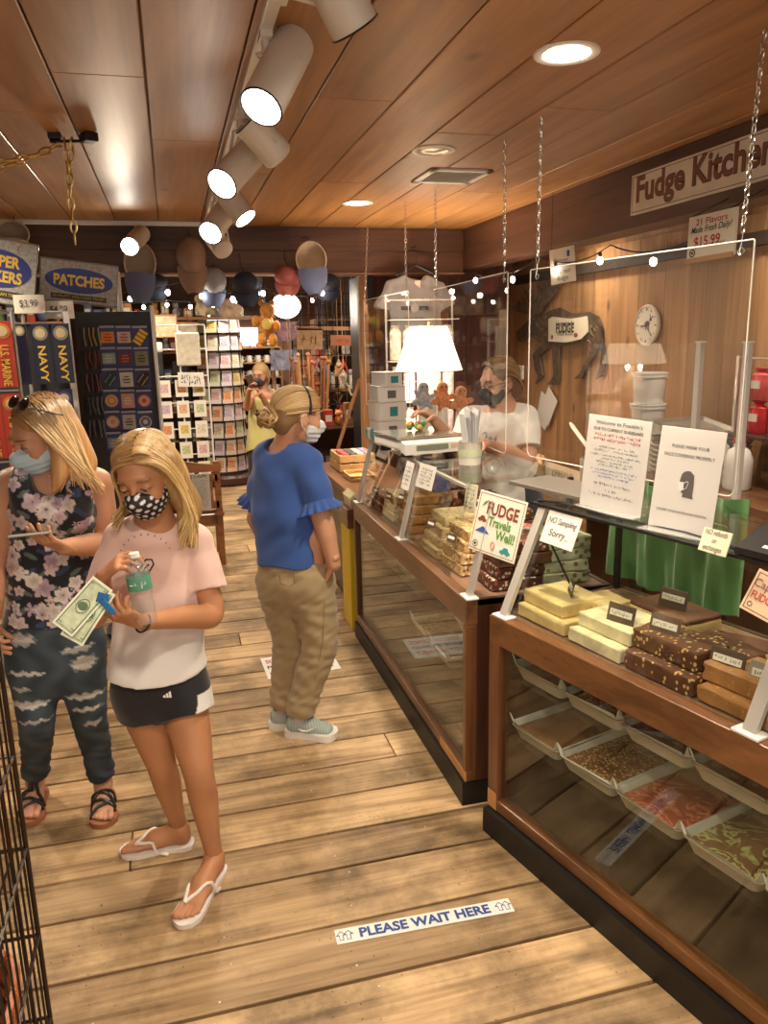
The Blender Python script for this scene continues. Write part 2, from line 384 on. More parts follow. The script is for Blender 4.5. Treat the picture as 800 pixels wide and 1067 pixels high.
# room behind the camera: side walls only, back left open so added warm world light fills the room
# ------------------------------------------------------------ ceiling lights
LAMPON = emat('lamp_face', (1, .9, .74), 28)
TRIMW = mat('downlight_trim', (.8, .74, .64), .4)
def downlight(px, lab, power, grp=None, on=True):
    x, y = px; t = thing('recessed_downlight', lab, 'ceiling light', (x, y, CEIL), 0, grp)
    MB().lathe([(.07, .0), (.075, -.004), (.098, -.004), (.1, .001), (.1, .004)], (x, y, CEIL-.002), 32, cap=False).build('trim_ring', TRIMW, t, smooth=True)
    if on:
        MB().lathe([(.0, -.004), (.05, -.004), (.072, .001)], (x, y, CEIL-.004), 28, cap=False).build('lamp_face', LAMPON, t, smooth=True)
        spot('lamp_light', (x, y, CEIL-.03), (x, y, 0), power, 150, .9, .07, WARM, t)
    else:
        MB().lathe([(.07, .0), (.05, .006), (.03, .0), (.0, .0)], (x, y, CEIL-.006), 28, cap=False).build('lamp_face', mat('unlit_lamp', (.25, .2, .16), .3, metal=.4), t, smooth=True)
    return t
downlight((1.22, 2.345), 'lit round ceiling downlight nearest the camera, above the front fudge case', 85)
downlight((1.20, 5.02), 'lit round ceiling downlight beyond the square air vent', 85)
downlight((1.222, 3.6), 'unlit round ceiling fitting beside the square air vent', 0, on=False)
for k, (x, y) in enumerate(((1.2, -.4), (-1.0, .2), (.1, .6), (-1.3, 3.9))):
    downlight((x, y), 'recessed ceiling downlight out of frame near the camera', 82 if k < 3 else 70, 'downlights out of frame')
for x, y in ((2.75, 1.2), (2.75, 3.3), (2.75, 5.3)):   # kitchen side lights behind the side beam
    downlight((x, y), 'recessed ceiling downlight over the kitchen side', 36, 'kitchen downlights')
# air vent
c = Vector((1.50, 4.13, CEIL)); t = thing('air_vent', 'square white ceiling air vent with slats', 'vent', c)
v = MB()
for k in range(4):
    a = [(-1, 0), (1, 0), (0, -1), (0, 1)][k]; sz = (.04, .34, .012) if a[0] else (.34, .04, .012)
    v.box(c + Vector((a[0]*.15, a[1]*.15, -.006)), sz, bev=.003)
v.build('frame', WHITE, t)
v = MB()
for k in range(7): v.box(c + Vector((0, -.115 + k*.038, -.008)), (.27, .026, .003), rot=Matrix.Rotation(R(35), 3, 'X'))
v.build('slats', mat('vent_slat', (.80, .76, .68), .4), t); MB().box(c + Vector((0, 0, -.001)), (.28, .28, .002)).build('duct_opening', mat('duct_grey', (.12, .10, .09), .6), t)
# ------------------------------------------------------------ track with spotlight heads
TX = .31
t = thing('lighting_track', 'white ceiling track rail carrying the row of spotlights', 'light track', (TX, 3.6, CEIL))
MB().box2((TX-.018, .9, CEIL-.022), (TX+.018, 6.05, CEIL), bev=.003).build('rail', WHITE, t)
MB().box2((-2.2, 5.93, CEIL-.03), (TX+.018, 5.97, CEIL-.002), bev=.003).build('cross_rail', WHITE, t)
MB().box((TX, 2.0, CEIL-.03), (.05, .16, .02), bev=.004).build('connector', WHITE, t)
LENSE = emat('spot_lens', (1, .93, .80), 30)
def head(lit, back, lab, on=True, r=.057, power=45, aim=None, rail=None):
    lit = Vector(lit); back = Vector(back); d = (lit-back).normalized(); mid = (lit+back)/2
    top = Vector(rail) if rail is not None else Vector((TX, back.y*.5+mid.y*.5, CEIL-.022))
    t = thing('track_spotlight', lab, 'spotlight', top, 0)
    L = (lit-back).length
    MB().lathe([(.0, 0), (r*.72, .0), (r*.98, .012), (r, .03), (r, L-.004), (r*1.01, L), (r*.93, L), (r*.9, L-.02), (r*.5, L-.05)], back, 28, d, cap=False).build('housing', mat('spot_white', (.74, .69, .60), .4), t, smooth=True)
    MB().torus(lit - d*.001, r*1.0, .0025, d, 28).build('rim', BLACK, t, smooth=True)
    if on:
        MB().lathe([(.0, .0), (r*.6, -.003), (r*.9, -.006)], lit - d*.004, 24, d, cap=False).build('lens', LENSE, t, smooth=True)
        spot('spot_light', lit + d*.02, lit + d*2 if aim is None else aim, power, 75, .8, .05, WARM, t)
    side = d.cross(Vector((0, 0, 1))).normalized(); ar = MB(); q = back + d*L*.35
    for sgn in (-1, 1):
        a = q + side*sgn*(r+.004); b = top + Vector((0, 0, -.045)) + side*sgn*(r*.55)
        ar.tube([a, a*.45+b*.55, b, top + Vector((0, 0, -.045))], .0055, 6)
    ar.cyl(top, top + Vector((0, 0, -.05)), .012); ar.box(top + Vector((0, 0, -.008)), (.034, .07, .018), bev=.003)
    ar.build('bracket', mat('spot_white'), t, smooth=True)
head(aty(370, 30, 1.93), aty(345, -22, 1.90), 'white track spotlight at the top edge, half out of frame')
head(aty(272, 112, 2.22), aty(308, 42, 2.34), 'large white lit track spotlight, second from the top of the photo')
head(aty(258, 126, 2.95), aty(293, 166, 2.98), 'white track spotlight turned away, under the largest one', on=False)
head(aty(231, 192, 3.02), aty(263, 158, 3.16), 'white lit track spotlight pointing down left, middle of the row')
head(aty(256, 228, 3.95), aty(236, 202, 4.0), 'small white lit track spotlight pointing down right')
head(aty(219, 243, 4.02), aty(238, 216, 4.2), 'small white lit track spotlight pointing down left')
head(aty(222, 246, 4.75), aty(234, 262, 4.65), 'small white track spotlight turned away at the end of the row', on=False)
head(aty(135, 257, 5.62), aty(148, 243, 5.93), 'white spotlight on the cross rail shining at the viewer', r=.06, power=60, rail=(aty(142, 228, 5.95).x, 5.95, CEIL-.03))
# ------------------------------------------------------------ fudge cases
WCASE = wood('case_wood', (.10, .036, .013), (.30, .125, .042), 'X', 1.2, .38, .08, 0, 0, .8, .5, .08, coat=.3)
WCASEY = wood('case_wood_length', (.085, .035, .015), (.22, .10, .042), 'Y', 1.2, .38, .08, 0, 0, .8, .5, .08, coat=.3)
WCASEZ = wood('case_wood_upright', (.08, .028, .011), (.22, .088, .03), 'Z', 1.2, .38, .08, 0, 0, .8, .5, .08, coat=.3)
WDARK = wood('dark_panel_wood', (.03, .011, .006), (.09, .034, .015), 'Z', 1.2, .4, .08, 0, 0, .8, .5, .08, coat=.2)
DECK = wood('deck_wood', (.16, .09, .06), (.30, .18, .12), 'Y', 1, .35, .08, 0, 0, .8)
POSTM = mat('post_metal', (.66, .65, .60), .38, metal=.55)
DARKIN = mat('case_interior', (.06, .035, .018), .6)
CASEGL = glass('case_glass', (.95, .97, .94), .055)
EDGEGL = mat('glass_edge', (.25, .30, .20), .2)
SHELFGL = glass('shelf_glass', (.93, .97, .94), .05)
class Frame:
    def __init__(s, o, u):
        s.o = Vector((*o, 0)); s.u = Vector((*u, 0)).normalized(); s.w = Vector((abs(s.u.y), s.u.x if s.u.y < 0 else -s.u.x, 0))
        s.M = Matrix(((s.u.x, s.w.x, 0, s.o.x), (s.u.y, s.w.y, 0, s.o.y), (0, 0, 1, 0), (0, 0, 0, 1)))
        s.rz = math.atan2(s.u.y, s.u.x)
    def p(s, a, d, z): return s.M @ Vector((a, d, z))
    def onplane(s, px, py, d):
        r = Vector(_ray(px, py)); n = s.w; t = (s.o.dot(n) + d) / Vector((r.x, r.y, 0)).dot(n); q = r*t + Vector((0, 0, EYE)); return q
    def onpane(s, px, py, d0=.03, lean=.40, z0=.85):
        # slanted front pane: depth = d0 + lean*(z-z0)
        r = Vector(_ray(px, py)); n = s.w; a = s.o.dot(n) + d0 + lean*(EYE - z0); t = a / (r.x*n.x + r.y*n.y - lean*r.z); return r*t + Vector((0, 0, EYE))
FA = Frame((.975, 2.545), (0, 1)); FB = Frame((1.003, 2.386), (.25, -.968))
Z0, Z1, ZG = .10, .845, 1.22
def case(F, L, D, label, posts, lean, wl, wz, endmat, top0, top1, stile):
    t = thing('fudge_display_case', label, 'display case', F.o, 0)
    M_ = F.M
    MB(M_).box2((0, 0, Z1-.10), (L, .05, Z1), bev=.004).build('top_rail', wl, t)
    MB(M_).box2((0, 0, Z0), (L, .045, Z0+.045), bev=.004).build('bottom_rail', wl, t)
    MB(M_).box2((.0, -.012 if L < 2 else -.022, .0), (L-.0, D-.05, Z0-.004)).build('toe_kick', mat('toe_kick_black', (.008, .006, .005), .5), t)
    for a in (0, L-stile): MB(M_).box2((a, 0, Z0+.045), (a+stile, .045, Z1-.10), bev=.003).build('stile', wz, t)
    for a in (0, L-.02): MB(M_).box2((a, .045, Z0), (a+.02, D, Z1), bev=.002).build('end_panel', endmat, t)
    MB(M_).box2((.02, .05, Z0), (L-.02, D-.02, Z0+.02)).build('floor_panel', DARKIN, t)
    MB(M_).box2((.02, D-.02, Z0), (L-.02, D, Z1)).build('back_panel', DARKIN, t)
    MB(M_).box2((.0, .05, Z1-.025), (L, D, Z1-.003)).build('deck', DECK, t)
    MB(M_).box2((stile, .018, Z0+.045), (L-stile, .024, Z1-.10)).build('front_glass', CASEGL, t)
    for z in (.385, .615): MB(M_).box2((.03, .06, z-.008), (L-.03, D-.1, z-.002)).build('glass_shelf', SHELFGL, t)
    # slanted posts and sloping front pane
    ln = lean*(ZG-Z1)
    for a in posts:
        p = MB(M_); w_ = .036
        rs = [[(a-w_/2, .018+dd, z), (a+w_/2, .018+dd, z), (a+w_/2, .034+dd, z), (a-w_/2, .034+dd, z)] for z, dd in ((Z1+.008, 0), (ZG-.01, ln))]
        p.rings([[Vector(q) for q in r] for r in rs])
        o = p.build('post', POSTM, t); MB(M_).box((a, .026, Z1+.004), (.075, .05, .008), bev=.002).build('foot_plate', WHITEPL, o)
    g = MB(M_); g.rings([[Vector((top0, .038, Z1+.004)), Vector((top1, .038, Z1+.004)), Vector((top1, .042, Z1+.004)), Vector((top0, .042, Z1+.004))],
                         [Vector((top0, .038+ln, ZG)), Vector((top1, .038+ln, ZG)), Vector((top1, .042+ln, ZG)), Vector((top0, .042+ln, ZG))]])
    g.build('sloping_glass', CASEGL, t)
    MB(M_).box2((top0, .02+ln, ZG), (top1, D-.02, ZG+.008)).build('top_glass', SHELFGL, t)
    return t, ln
CA, lnA = case(FA, 1.86, .60, 'longer dark wood glass-fronted fudge case beyond the front one', (.03, .93, 1.83), .24, WCASEY, WCASEZ, WDARK, .28, 1.85, .028)
MB(FA.M).box2((.28, lnA+.012, ZG-.012), (1.85, lnA+.03, ZG), bev=.001).build('top_trim', POSTM, CA)
MB(FA.M).box2((.0, -.001, Z0+.002), (.30, .004, Z0+.042), bev=.001).build('worn_edge', mat('bare_wood', (.50, .24, .09), .5), CA)
for a in (.28, 1.83): MB(FA.M).box2((a, .56, Z1), (a+.02, .58, ZG), bev=.002).build('rear_post', BLACK, CA)
CB, lnB = case(FB, 2.3, .62, 'reddish wood glass-fronted fudge case nearest the camera', (.05, 1.0, 2.0), .44, wood('case_wood_front', (.085, .034, .012), (.24, .100, .034), 'Y', 1.2, .36, .08, 0, 0, .8, .5, .08, coat=.3), WCASEZ, WDARK, .03, 2.29, .055)
MB(FB.M).box2((.0, lnB+.010, ZG-.004), (2.29, lnB+.032, ZG+.006), bev=.002).build('top_trim', mat('black_trim', (.012, .012, .012), .3), CB)
for a in (.02, 1.15): MB(FB.M).box2((a, .57, Z1), (a+.02, .59, ZG), bev=.002).build('rear_post', BLACK, CB)
MB(FB.M).box2((.0, -.0012, Z0+.002), (.05, .002, Z0+.07), bev=.001).build('worn_corner', mat('bare_wood'), CB)
# stainless strip behind the two cases
x = MB(FB.M).box2((-.28, .30, ZG+.010), (.18, .50, ZG+.026), bev=.003); props(x.build('metal_ledge', mat('dull_steel', (.42, .40, .37), .35, metal=.7)), 'grey metal ledge joining the tops of the two fudge cases', 'ledge')
o = MB(FB.M); o.tube([FB.M.inverted() @ p for p in (FB.p(.02, lnB+.03, ZG+.012), FB.p(.10, lnB+.06, ZG+.014), FB.p(.35, lnB+.045, ZG+.012), FB.p(.6, lnB+.07, ZG+.012), FB.p(.86, lnB+.04, ZG+.012))], .005, 6)
props(o.build('power_cable', BLACK, None, smooth=True), 'black power cable lying along the front edge of the near glass top', 'cable')
o = MB().tube([FB.p(.02, lnB+.03, ZG+.012), FB.p(.0, lnB+.05, ZG-.03), FB.p(.06, .22, 1.08), FB.p(.10, .25, .98), FB.p(.12, .30, .87)], .004, 6)
props(o.build('power_cable', BLACK, None, smooth=True), 'black power cable hanging down inside the near case corner', 'cable')
# ---- fudge slabs
def fudge_mat(name, base, fleck=None, scale=40, thr=.32, f2=None, rough=.6):
    if name in MATS: return MATS[name]
    m, nt, p = nodes(name); L = nt.links.new; tc = nt.nodes.new('ShaderNodeTexCoord')
    n = nt.nodes.new('ShaderNodeTexNoise'); n.inputs['Scale'].default_value = 18; n.inputs['Detail'].default_value = 5; L(tc.outputs['Object'], n.inputs['Vector'])
    r = ramp(nt, [(.3, tuple(c*.75 for c in base)), (.7, tuple(min(1, c*1.15) for c in base))]); L(n.outputs[0], r.inputs[0]); c = r.outputs[0]
    h = n.outputs[0]
    if fleck:
        for k, (fc, sc, th) in enumerate([(fleck, scale, thr)] + ([(f2, scale*.7, thr*.8)] if f2 else [])):
            mp = nt.nodes.new('ShaderNodeMapping'); mp.inputs['Location'].default_value = (k*3.7, k, 0); mp.inputs['Rotation'].default_value = (k, .4, .5); mp.inputs['Scale'].default_value = (1, 1.5, 1); L(tc.outputs['Object'], mp.inputs['Vector'])
            v = nt.nodes.new('ShaderNodeTexVoronoi'); v.inputs['Scale'].default_value = sc; v.inputs['Randomness'].default_value = 1; L(mp.outputs[0], v.inputs['Vector'])
            rr = ramp(nt, [(th, (1, 1, 1)), (th+.06, (0, 0, 0))]); L(v.outputs['Distance'], rr.inputs[0])
            rnd_ = nt.nodes.new('ShaderNodeMath'); rnd_.operation = 'GREATER_THAN'; rnd_.inputs[1].default_value = .35
            sp = nt.nodes.new('ShaderNodeSeparateColor'); L(v.outputs['Color'], sp.inputs[0]); L(sp.outputs[0], rnd_.inputs[0])
            mu = nt.nodes.new('ShaderNodeMath'); mu.operation = 'MULTIPLY'; L(rr.outputs[0], mu.inputs[0]); L(rnd_.outputs[0], mu.inputs[1])
            mx = nt.nodes.new('ShaderNodeMix'); mx.data_type = 'RGBA'; L(mu.outputs[0], mx.inputs[0]); L(c, mx.inputs[6]); mx.inputs[7].default_value = (*fc, 1); c = mx.outputs[2]; h = mu.outputs[0]
    L(c, p.inputs['Base Color']); p.inputs['Roughness'].default_value = rough
    b = nt.nodes.new('ShaderNodeBump'); b.inputs['Strength'].default_value = .5; b.inputs['Distance'].default_value = .004; L(h, b.inputs['Height']); L(b.outputs[0], p.inputs['Normal'])
    MATS[name] = m; return m
FM = dict(
    butter=fudge_mat('butter_fudge', (.78, .60, .28)), white=fudge_mat('white_fudge', (.86, .78, .52)),
    choc=fudge_mat('chocolate_fudge', (.13, .05, .025)), chocnut=fudge_mat('nut_chocolate_fudge', (.12, .045, .022), (.70, .46, .18), 55, .30),
    caramel=fudge_mat('peanut_butter_fudge', (.42, .20, .07), (.55, .30, .12), 50, .2), walnut=fudge_mat('walnut_fudge', (.62, .42, .18), (.20, .07, .03), 75, .42, (.85, .72, .45)),
    rocky=fudge_mat('rocky_road_fudge', (.12, .045, .025), (.78, .64, .48), 60, .36, (.45, .12, .10)), mint=fudge_mat('mint_fudge', (.55, .58, .40), (.25, .17, .10), 30, .25),
    cream=fudge_mat('maple_fudge', (.74, .58, .34), (.40, .20, .09), 45, .26), berry=fudge_mat('berry_fudge', (.42, .10, .08), (.75, .5, .4), 45, .3))
FNAME = dict(butter='yellow butter', white='ivory white', choc='dark chocolate', chocnut='nut-studded chocolate', caramel='brown peanut butter', walnut='walnut-topped tan', rocky='dark rocky road', mint='pale mint swirl', cream='tan maple', berry='red berry')
def rough_box(size, rough=.004, cuts=5, seed=0):
    bm = bmesh.new(); bmesh.ops.create_cube(bm, size=1.0)
    for v in bm.verts: v.co = Vector((v.co.x*size[0], v.co.y*size[1], v.co.z*size[2] + size[2]/2))
    bmesh.ops.bevel(bm, geom=bm.edges[:], offset=.004, segments=1, affect='EDGES')
    bmesh.ops.subdivide_edges(bm, edges=[e for e in bm.edges if e.calc_length() > .02], cuts=cuts, use_grid_fill=True)
    rr = random.Random(seed)
    ph = [rr.uniform(0, 6) for _ in range(6)]
    for v in bm.verts:
        q = v.co; n = math.sin(q.x*60+ph[0])*math.sin(q.y*55+ph[1]) + .6*math.sin(q.z*140+ph[2]+q.x*90) + rr.uniform(-.5, .5)
        k = rough*(.2 if q.z < .003 else 1); o = Vector((q.x/size[0], q.y/size[1], 0)); v.co = q + o*n*k*1.2; v.co.z += (rough*n*.5 if q.z > size[2]*.6 else 0)
    return bm
SLABN = [0]
def slab(kind, pos, size, rz, where, group=None, rough=.0025, label=None):
    SLABN[0] += 1; bm = rough_box(size, rough, 4, SLABN[0]); bm.transform(Matrix.Translation(pos) @ Matrix.Rotation(rz, 4, 'Z'))
    o = MB(); o.bm.free(); o.bm = bm; ob = o.build('fudge_slab', FM[kind], None, smooth=True, angle=35)
    return props(ob, label or f'{FNAME[kind]} fudge slab {where}', 'fudge', group)
PH = mat('tag_brown', (.10, .065, .05), .5)
def tag_card(p, rz, label, tilt=-35, sc=1.0, words='', col=PH):
    t = thing('price_tag', label, 'price tag', p, rz)
    M_ = WM[t] @ Matrix.Translation((0, 0, .024*sc)) @ Matrix.Rotation(R(tilt), 4, 'X')
    MB(M_).box((0, 0, 0), (.074*sc, .004, .048*sc), bev=.0018).build('holder', col, t)
    MB(M_).box((0, -.0024, .002*sc), (.060*sc, .001, .015*sc)).build('label_strip', PAPER, t)
    if words: marks(t, M_ @ Vector((0, -.0027, .002*sc)), M_.to_3x3() @ Vector((1, 0, 0)), M_.to_3x3() @ Vector((0, 0, 1)), .052*sc, .009*sc, mat('grey_ink', (.10, .09, .09), .6), len(words))
    return t
RB = FB.rz + math.pi  # slab x axis along the counter
def bslab(kind, s0, s1, d0, d1, z, h, where, rot=0, **k):
    return slab(kind, FB.p((s0+s1)/2, (d0+d1)/2, z), (s1-s0, d1-d0, h), FB.rz + R(rot), where, **k)
Zd = Z1
bslab('butter', .06, .30, .075, .27, Zd, .045, 'at the left end of the near case, lower of two', -2)
bslab('butter', .055, .27, .10, .28, Zd+.046, .045, 'at the left end of the near case, upper of two', -4)
bslab('butter', .20, .33, .22, .34, Zd, .085, 'end piece just behind the yellow stack', -8)
bslab('white', .325, .545, .065, .24, Zd, .045, 'between the yellow and nutty stacks, lower of two', -2)
bslab('white', .33, .55, .10, .27, Zd+.046, .045, 'between the yellow and nutty stacks, upper of two', -1)
bslab('chocnut', .56, .80, .06, .20, Zd, .055, 'in the middle of the near case, lower of two', 0, rough=.004)
bslab('chocnut', .555, .785, .095, .23, Zd+.056, .055, 'in the middle of the near case, upper of two', -2, rough=.004)
bslab('chocnut', .66, .86, .20, .30, Zd, .10, 'standing behind the middle stack', -6, rough=.004)
bslab('caramel', .81, 1.02, .065, .22, Zd, .045, 'beside the right post, lower of two', 0, rough=.004)
bslab('caramel', .80, 1.01, .10, .25, Zd+.046, .05, 'beside the right post, upper of two', 1, rough=.004)
bslab('caramel', 1.05, 1.30, .065, .25, Zd, .08, 'right of the right post in the near case', 0, rough=.004)
bslab('rocky', .92, 1.08, .36, .5, Zd, .05, 'at the back right of the near case, lower', 5, rough=.004)
bslab('choc', .93, 1.07, .37, .5, Zd+.052, .045, 'at the back right of the near case, upper', 8)
def layered(s0, s1, d0, d1, z, rot, lab):
    p = FB.p((s0+s1)/2, (d0+d1)/2, z); t = thing('layered_fudge_slab', lab, 'fudge', p, FB.rz + R(rot))
    for k, (h0, h, kk, nm) in enumerate(((0, .034, 'butter', 'cream_layer'), (.034, .016, 'choc', 'chocolate_layer'))):
        bm = rough_box((s1-s0, d1-d0, h), .002, 4, 77+k); bm.transform(WM[t] @ Matrix.Translation((0, 0, h0))); o = MB(); o.bm.free(); o.bm = bm; o.build(nm, FM[kk], t, smooth=True, angle=35)
layered(.36, .60, .29, .44, Zd+.052, -4, 'chocolate-topped cream fudge slab behind the white stack')
layered(.60, .80, .34, .46, Zd, 22, 'chocolate-topped cream fudge slab lying lower and askew behind the nutty stack')
bslab('choc', .37, .58, .30, .43, Zd, .05, 'under the chocolate-topped cream slab', -4)
# tags standing on the slabs, facing the customer
def btag(s, d, z, lab, words, rot=0, col=PH, sc=1.0): return tag_card(FB.p(s, d, z), FB.rz + R(rot), lab, -14, sc*1.3, words, col)
btag(.20, .19, Zd+.095, 'small brown price tag leaning on the yellow butter fudge', 'VANILLA', -35, sc=.8)
btag(.47, .14, Zd+.085, 'brown price tag on the ivory white fudge stack', 'MAPLE', 8)
btag(.63, .145, Zd+.10, 'brown price tag on the nut-studded chocolate stack', 'TURTLE', 8)
btag(.485, .35, Zd+.10, 'brown price tag on the chocolate-topped cream fudge', 'CHOCOLATE', 8)
btag(.845, .135, Zd+.075, 'brown price tag left of the pair on the peanut butter fudge', 'PEANUT BUTTER', 8)
btag(.96, .135, Zd+.075, 'grey price tag beside the right post', 'CHOC PEANUT', 8, mat('tag_grey', (.32, .28, .25), .5))
p = FB.p(.22, .42, Zd+.004); props(MB(Matrix.Translation(p) @ Matrix.Rotation(FB.rz+R(20), 4, 'Z')).box((0, 0, 0), (.24, .14, .004), bev=.001).build('wax_paper_sheet', mat('wax_paper', (.78, .80, .80), .4)), 'white sheet of wax paper on the deck behind the yellow fudge', 'paper')
p = FB.p(.34, .50, Zd+.004); props(MB(Matrix.Translation(p) @ Matrix.Rotation(FB.rz+R(8), 4, 'Z')).box((0, 0, 0), (.26, .16, .006), bev=.001).build('serving_board', mat('grey_board', (.30, .27, .25), .5)), 'flat grey board on the deck behind the layered fudge', 'board')
# ---- fudge in the far case
KA = ['rocky', 'choc', 'chocnut', 'walnut', 'walnut', 'cream', 'butter', 'rocky', 'cream', 'caramel', 'chocnut', 'berry', 'mint', 'walnut']
def aslab(kind, s0, s1, d0, d1, z, h, where, rot=0): return slab(kind, FA.p((s0+s1)/2, (d0+d1)/2, z), (d1-d0, s1-s0, h), R(rot), where, rough=.004)
cols = [(.05, .24, 'rocky', 4, .13), (.27, .50, 'walnut', 4, .07), (.53, .74, 'cream', 4, .07), (1.00, 1.20, 'caramel', 4, .08), (1.24, 1.48, 'cream', 3, .07), (1.52, 1.76, 'rocky', 2, .07)]
ords = ['bottom', 'second from bottom', 'third from bottom', 'fourth from bottom', 'fifth from bottom']
nm_ = ['right of the near post', 'in the tall walnut stack', 'in the pale stack beside the walnut stack', 'just beyond the middle post', 'second stack beyond the middle post', 'in the stack nearest the far post']
for (s0, s1, kd, n, d0), w_ in zip(cols, nm_):
    for k in range(n):
        aslab(kd if (k+1) % 3 or kd != 'rocky' else 'choc', s0+rnd.uniform(0, .012), s1-rnd.uniform(0, .012), d0+rnd.uniform(0, .012)+k*.012, d0+.21+rnd.uniform(-.01, .01)+k*.012, Zd+k*.047, .045, f'{w_}, {ords[k]}', rnd.uniform(-3, 3))
bk = [(.06, .28, 'mint', 4), (.32, .50, 'berry', 3), (.55, .78, 'choc', 4), (.86, 1.06, 'rocky', 4), (1.12, 1.32, 'berry', 3), (1.4, 1.6, 'chocnut', 3)]
bn = ['in the corner where the cases meet', 'behind the walnut stack', 'behind the pale stack', 'behind the middle post', 'back row beyond the middle post', 'back row near the far post']
for (s0, s1, kd, n), w_ in zip(bk, bn):
    for k in range(n): aslab(kd if k % 2 == 0 or kd == 'mint' else 'chocnut', s0, s1, .34+k*.006, .54, Zd+k*.047, .045, f'{w_}, {ords[k]}', rnd.uniform(-4, 4))
for k, (s, d, z) in enumerate(((.34, .09, Zd+.13), (.6, .09, Zd+.13), (1.1, .10, Zd+.15), (1.34, .10, Zd+.11), (.7, .36, Zd+.19), (1.62, .1, Zd+.09))):
    tag_card(FA.p(s, d-.02, z), R(-75), 'small dark price tag on ' + ['the walnut stack', 'the pale stack beside the walnut stack', 'the brown stack beyond the middle post', 'the second stack beyond the middle post', 'the chocolate stack at the back', 'the stack by the far post'][k], -20, .75, '')
# coloured sweets bags at the far end of the far case
for k in range(7):
    c = [(.08, .12, .42), (.30, .30, .38), (.12, .18, .5), (.42, .16, .22), (.2, .2, .3), (.10, .2, .45), (.5, .4, .42)][k]
    p = FA.p(1.12+k*.1, .28+.05*(k % 2), Zd+.14); b = MB(Matrix.Translation(p)); h = .17
    b.rings([[Vector((sx*.035*q+.006*math.sin(z*90+k), sy*.05*q, z)) for sx, sy in ((-1, -1), (1, -1), (1.1, 0), (1, 1), (-1, 1), (-1.1, 0))] for z, q in ((0, .5), (.02, .95), (.06, 1), (.1, .85), (.125, .45), (.14, .25), (h, .55))])
    o = b.build('candy_bag', mat(f'candy_bag_{k}', c, .3, noise=.8, nscale=45), None, smooth=True)
    props(o, ['deep blue', 'slate grey', 'bright blue', 'rosy', 'dusky violet', 'mid blue', 'pale pink'][k] + f' candy bag in the far case, {["first", "second", "third", "fourth", "fifth", "sixth", "seventh"][k]} from the middle post', 'candy bag')
# ---- paper-lined trays under the decks
LINER = mat('wax_liner', (.72, .70, .64), .45, noise=.15, nscale=12)
PAN = mat('tray_plastic', (.55, .50, .43), .4)
def swirl(name, a, b):
    if name in MATS: return MATS[name]
    m, nt, p = nodes(name); L = nt.links.new; tc = nt.nodes.new('ShaderNodeTexCoord'); n = nt.nodes.new('ShaderNodeTexNoise'); n.inputs['Scale'].default_value = 9; n.inputs['Distortion'].default_value = 2.6; n.inputs['Detail'].default_value = 2
    L(tc.outputs['Object'], n.inputs['Vector']); r = ramp(nt, [(.47, a), (.55, b), (.62, a)]); L(n.outputs[0], r.inputs[0]); L(r.outputs[0], p.inputs['Base Color']); p.inputs['Roughness'].default_value = .4
    bp = nt.nodes.new('ShaderNodeBump'); bp.inputs['Strength'].default_value = .6; bp.inputs['Distance'].default_value = .006; L(n.outputs[0], bp.inputs['Height']); L(bp.outputs[0], p.inputs['Normal']); MATS[name] = m; return m
FILL = dict(plain=fudge_mat('tray_chocolate', (.16, .065, .03), rough=.4), nuts=fudge_mat('tray_nuts', (.14, .06, .025), (.55, .30, .10), 95, .38, (.72, .50, .22)), brown=fudge_mat('tray_brown', (.24, .11, .045), rough=.4),
            pink=swirl('tray_pink', (.35, .09, .05), (.75, .26, .16)), green=swirl('tray_green', (.17, .08, .035), (.52, .66, .25)), dark=fudge_mat('tray_dark', (.09, .03, .015), (.2, .09, .05), 30, .3, rough=.35))
def tray(F, s, d, z, fill, lab, wd=.245, dp=.34, h=.045, rot=0):
    p = F.p(s, d, z); t = thing('fudge_tray', lab, 'tray', p, F.rz + R(rot)); M_ = WM[t]
    a, b = wd/2, dp/2
    def rr(x, y, zz, c=.02, n=4):
        out = []
        for sx, sy, a0 in ((1, 1, 0), (-1, 1, 90), (-1, -1, 180), (1, -1, 270)):
            for k in range(n+1): th = R(a0 + 90*k/n); out.append(Vector((sx*(x-c) + c*math.cos(th), sy*(y-c) + c*math.sin(th), zz)))
        return out
    m = MB(M_); m.rings([rr(a-.02, b-.02, 0), rr(a-.004, b-.004, h-.003), rr(a, b, h), rr(a-.004, b-.004, h), rr(a-.022, b-.022, .004)]); m.build('pan', PAN, t, smooth=True, angle=50)
    m = MB(M_); rs = []; rq = random.Random(int(s*100+z*1000))
    for q, zz in ((.021, .006), (.009, h-.004), (-.001, h+.008), (.0015, h+.009), (.012, h-.005), (.0235, .008)):
        r = rr(a-q, b-q, zz)
        if zz > h:
            for k, v in enumerate(r):
                cor = k % 5 == 2; v.z += (.034 if cor else rq.uniform(-.006, .009)); v.xy *= (1.05 if cor else 1+rq.uniform(-.012, .012))
        rs.append(r)
    m.rings(rs, cap=False); m.build('paper_liner', LINER, t, smooth=True, angle=60)
    m = MB(M_); m.rings([rr(a-.022, b-.022, .012), rr(a-.013, b-.013, h-.012), rr(a-.018, b-.018, h-.009), rr(.03, .06, h-.007)]); m.build('fudge', FILL[fill], t, smooth=True, angle=60)
    return t
up = ['plain', 'nuts', 'dark', 'dark', 'plain', 'nuts', 'brown']; lo = ['brown', 'nuts', 'pink', 'green', 'plain', 'dark', 'nuts']
dsc = dict(plain='plain chocolate', nuts='nut-covered', dark='dark glossy', brown='smooth brown', pink='pink and chocolate swirl', green='green and chocolate swirl')
on_ = ['first', 'second', 'third', 'fourth', 'fifth', 'sixth', 'seventh']
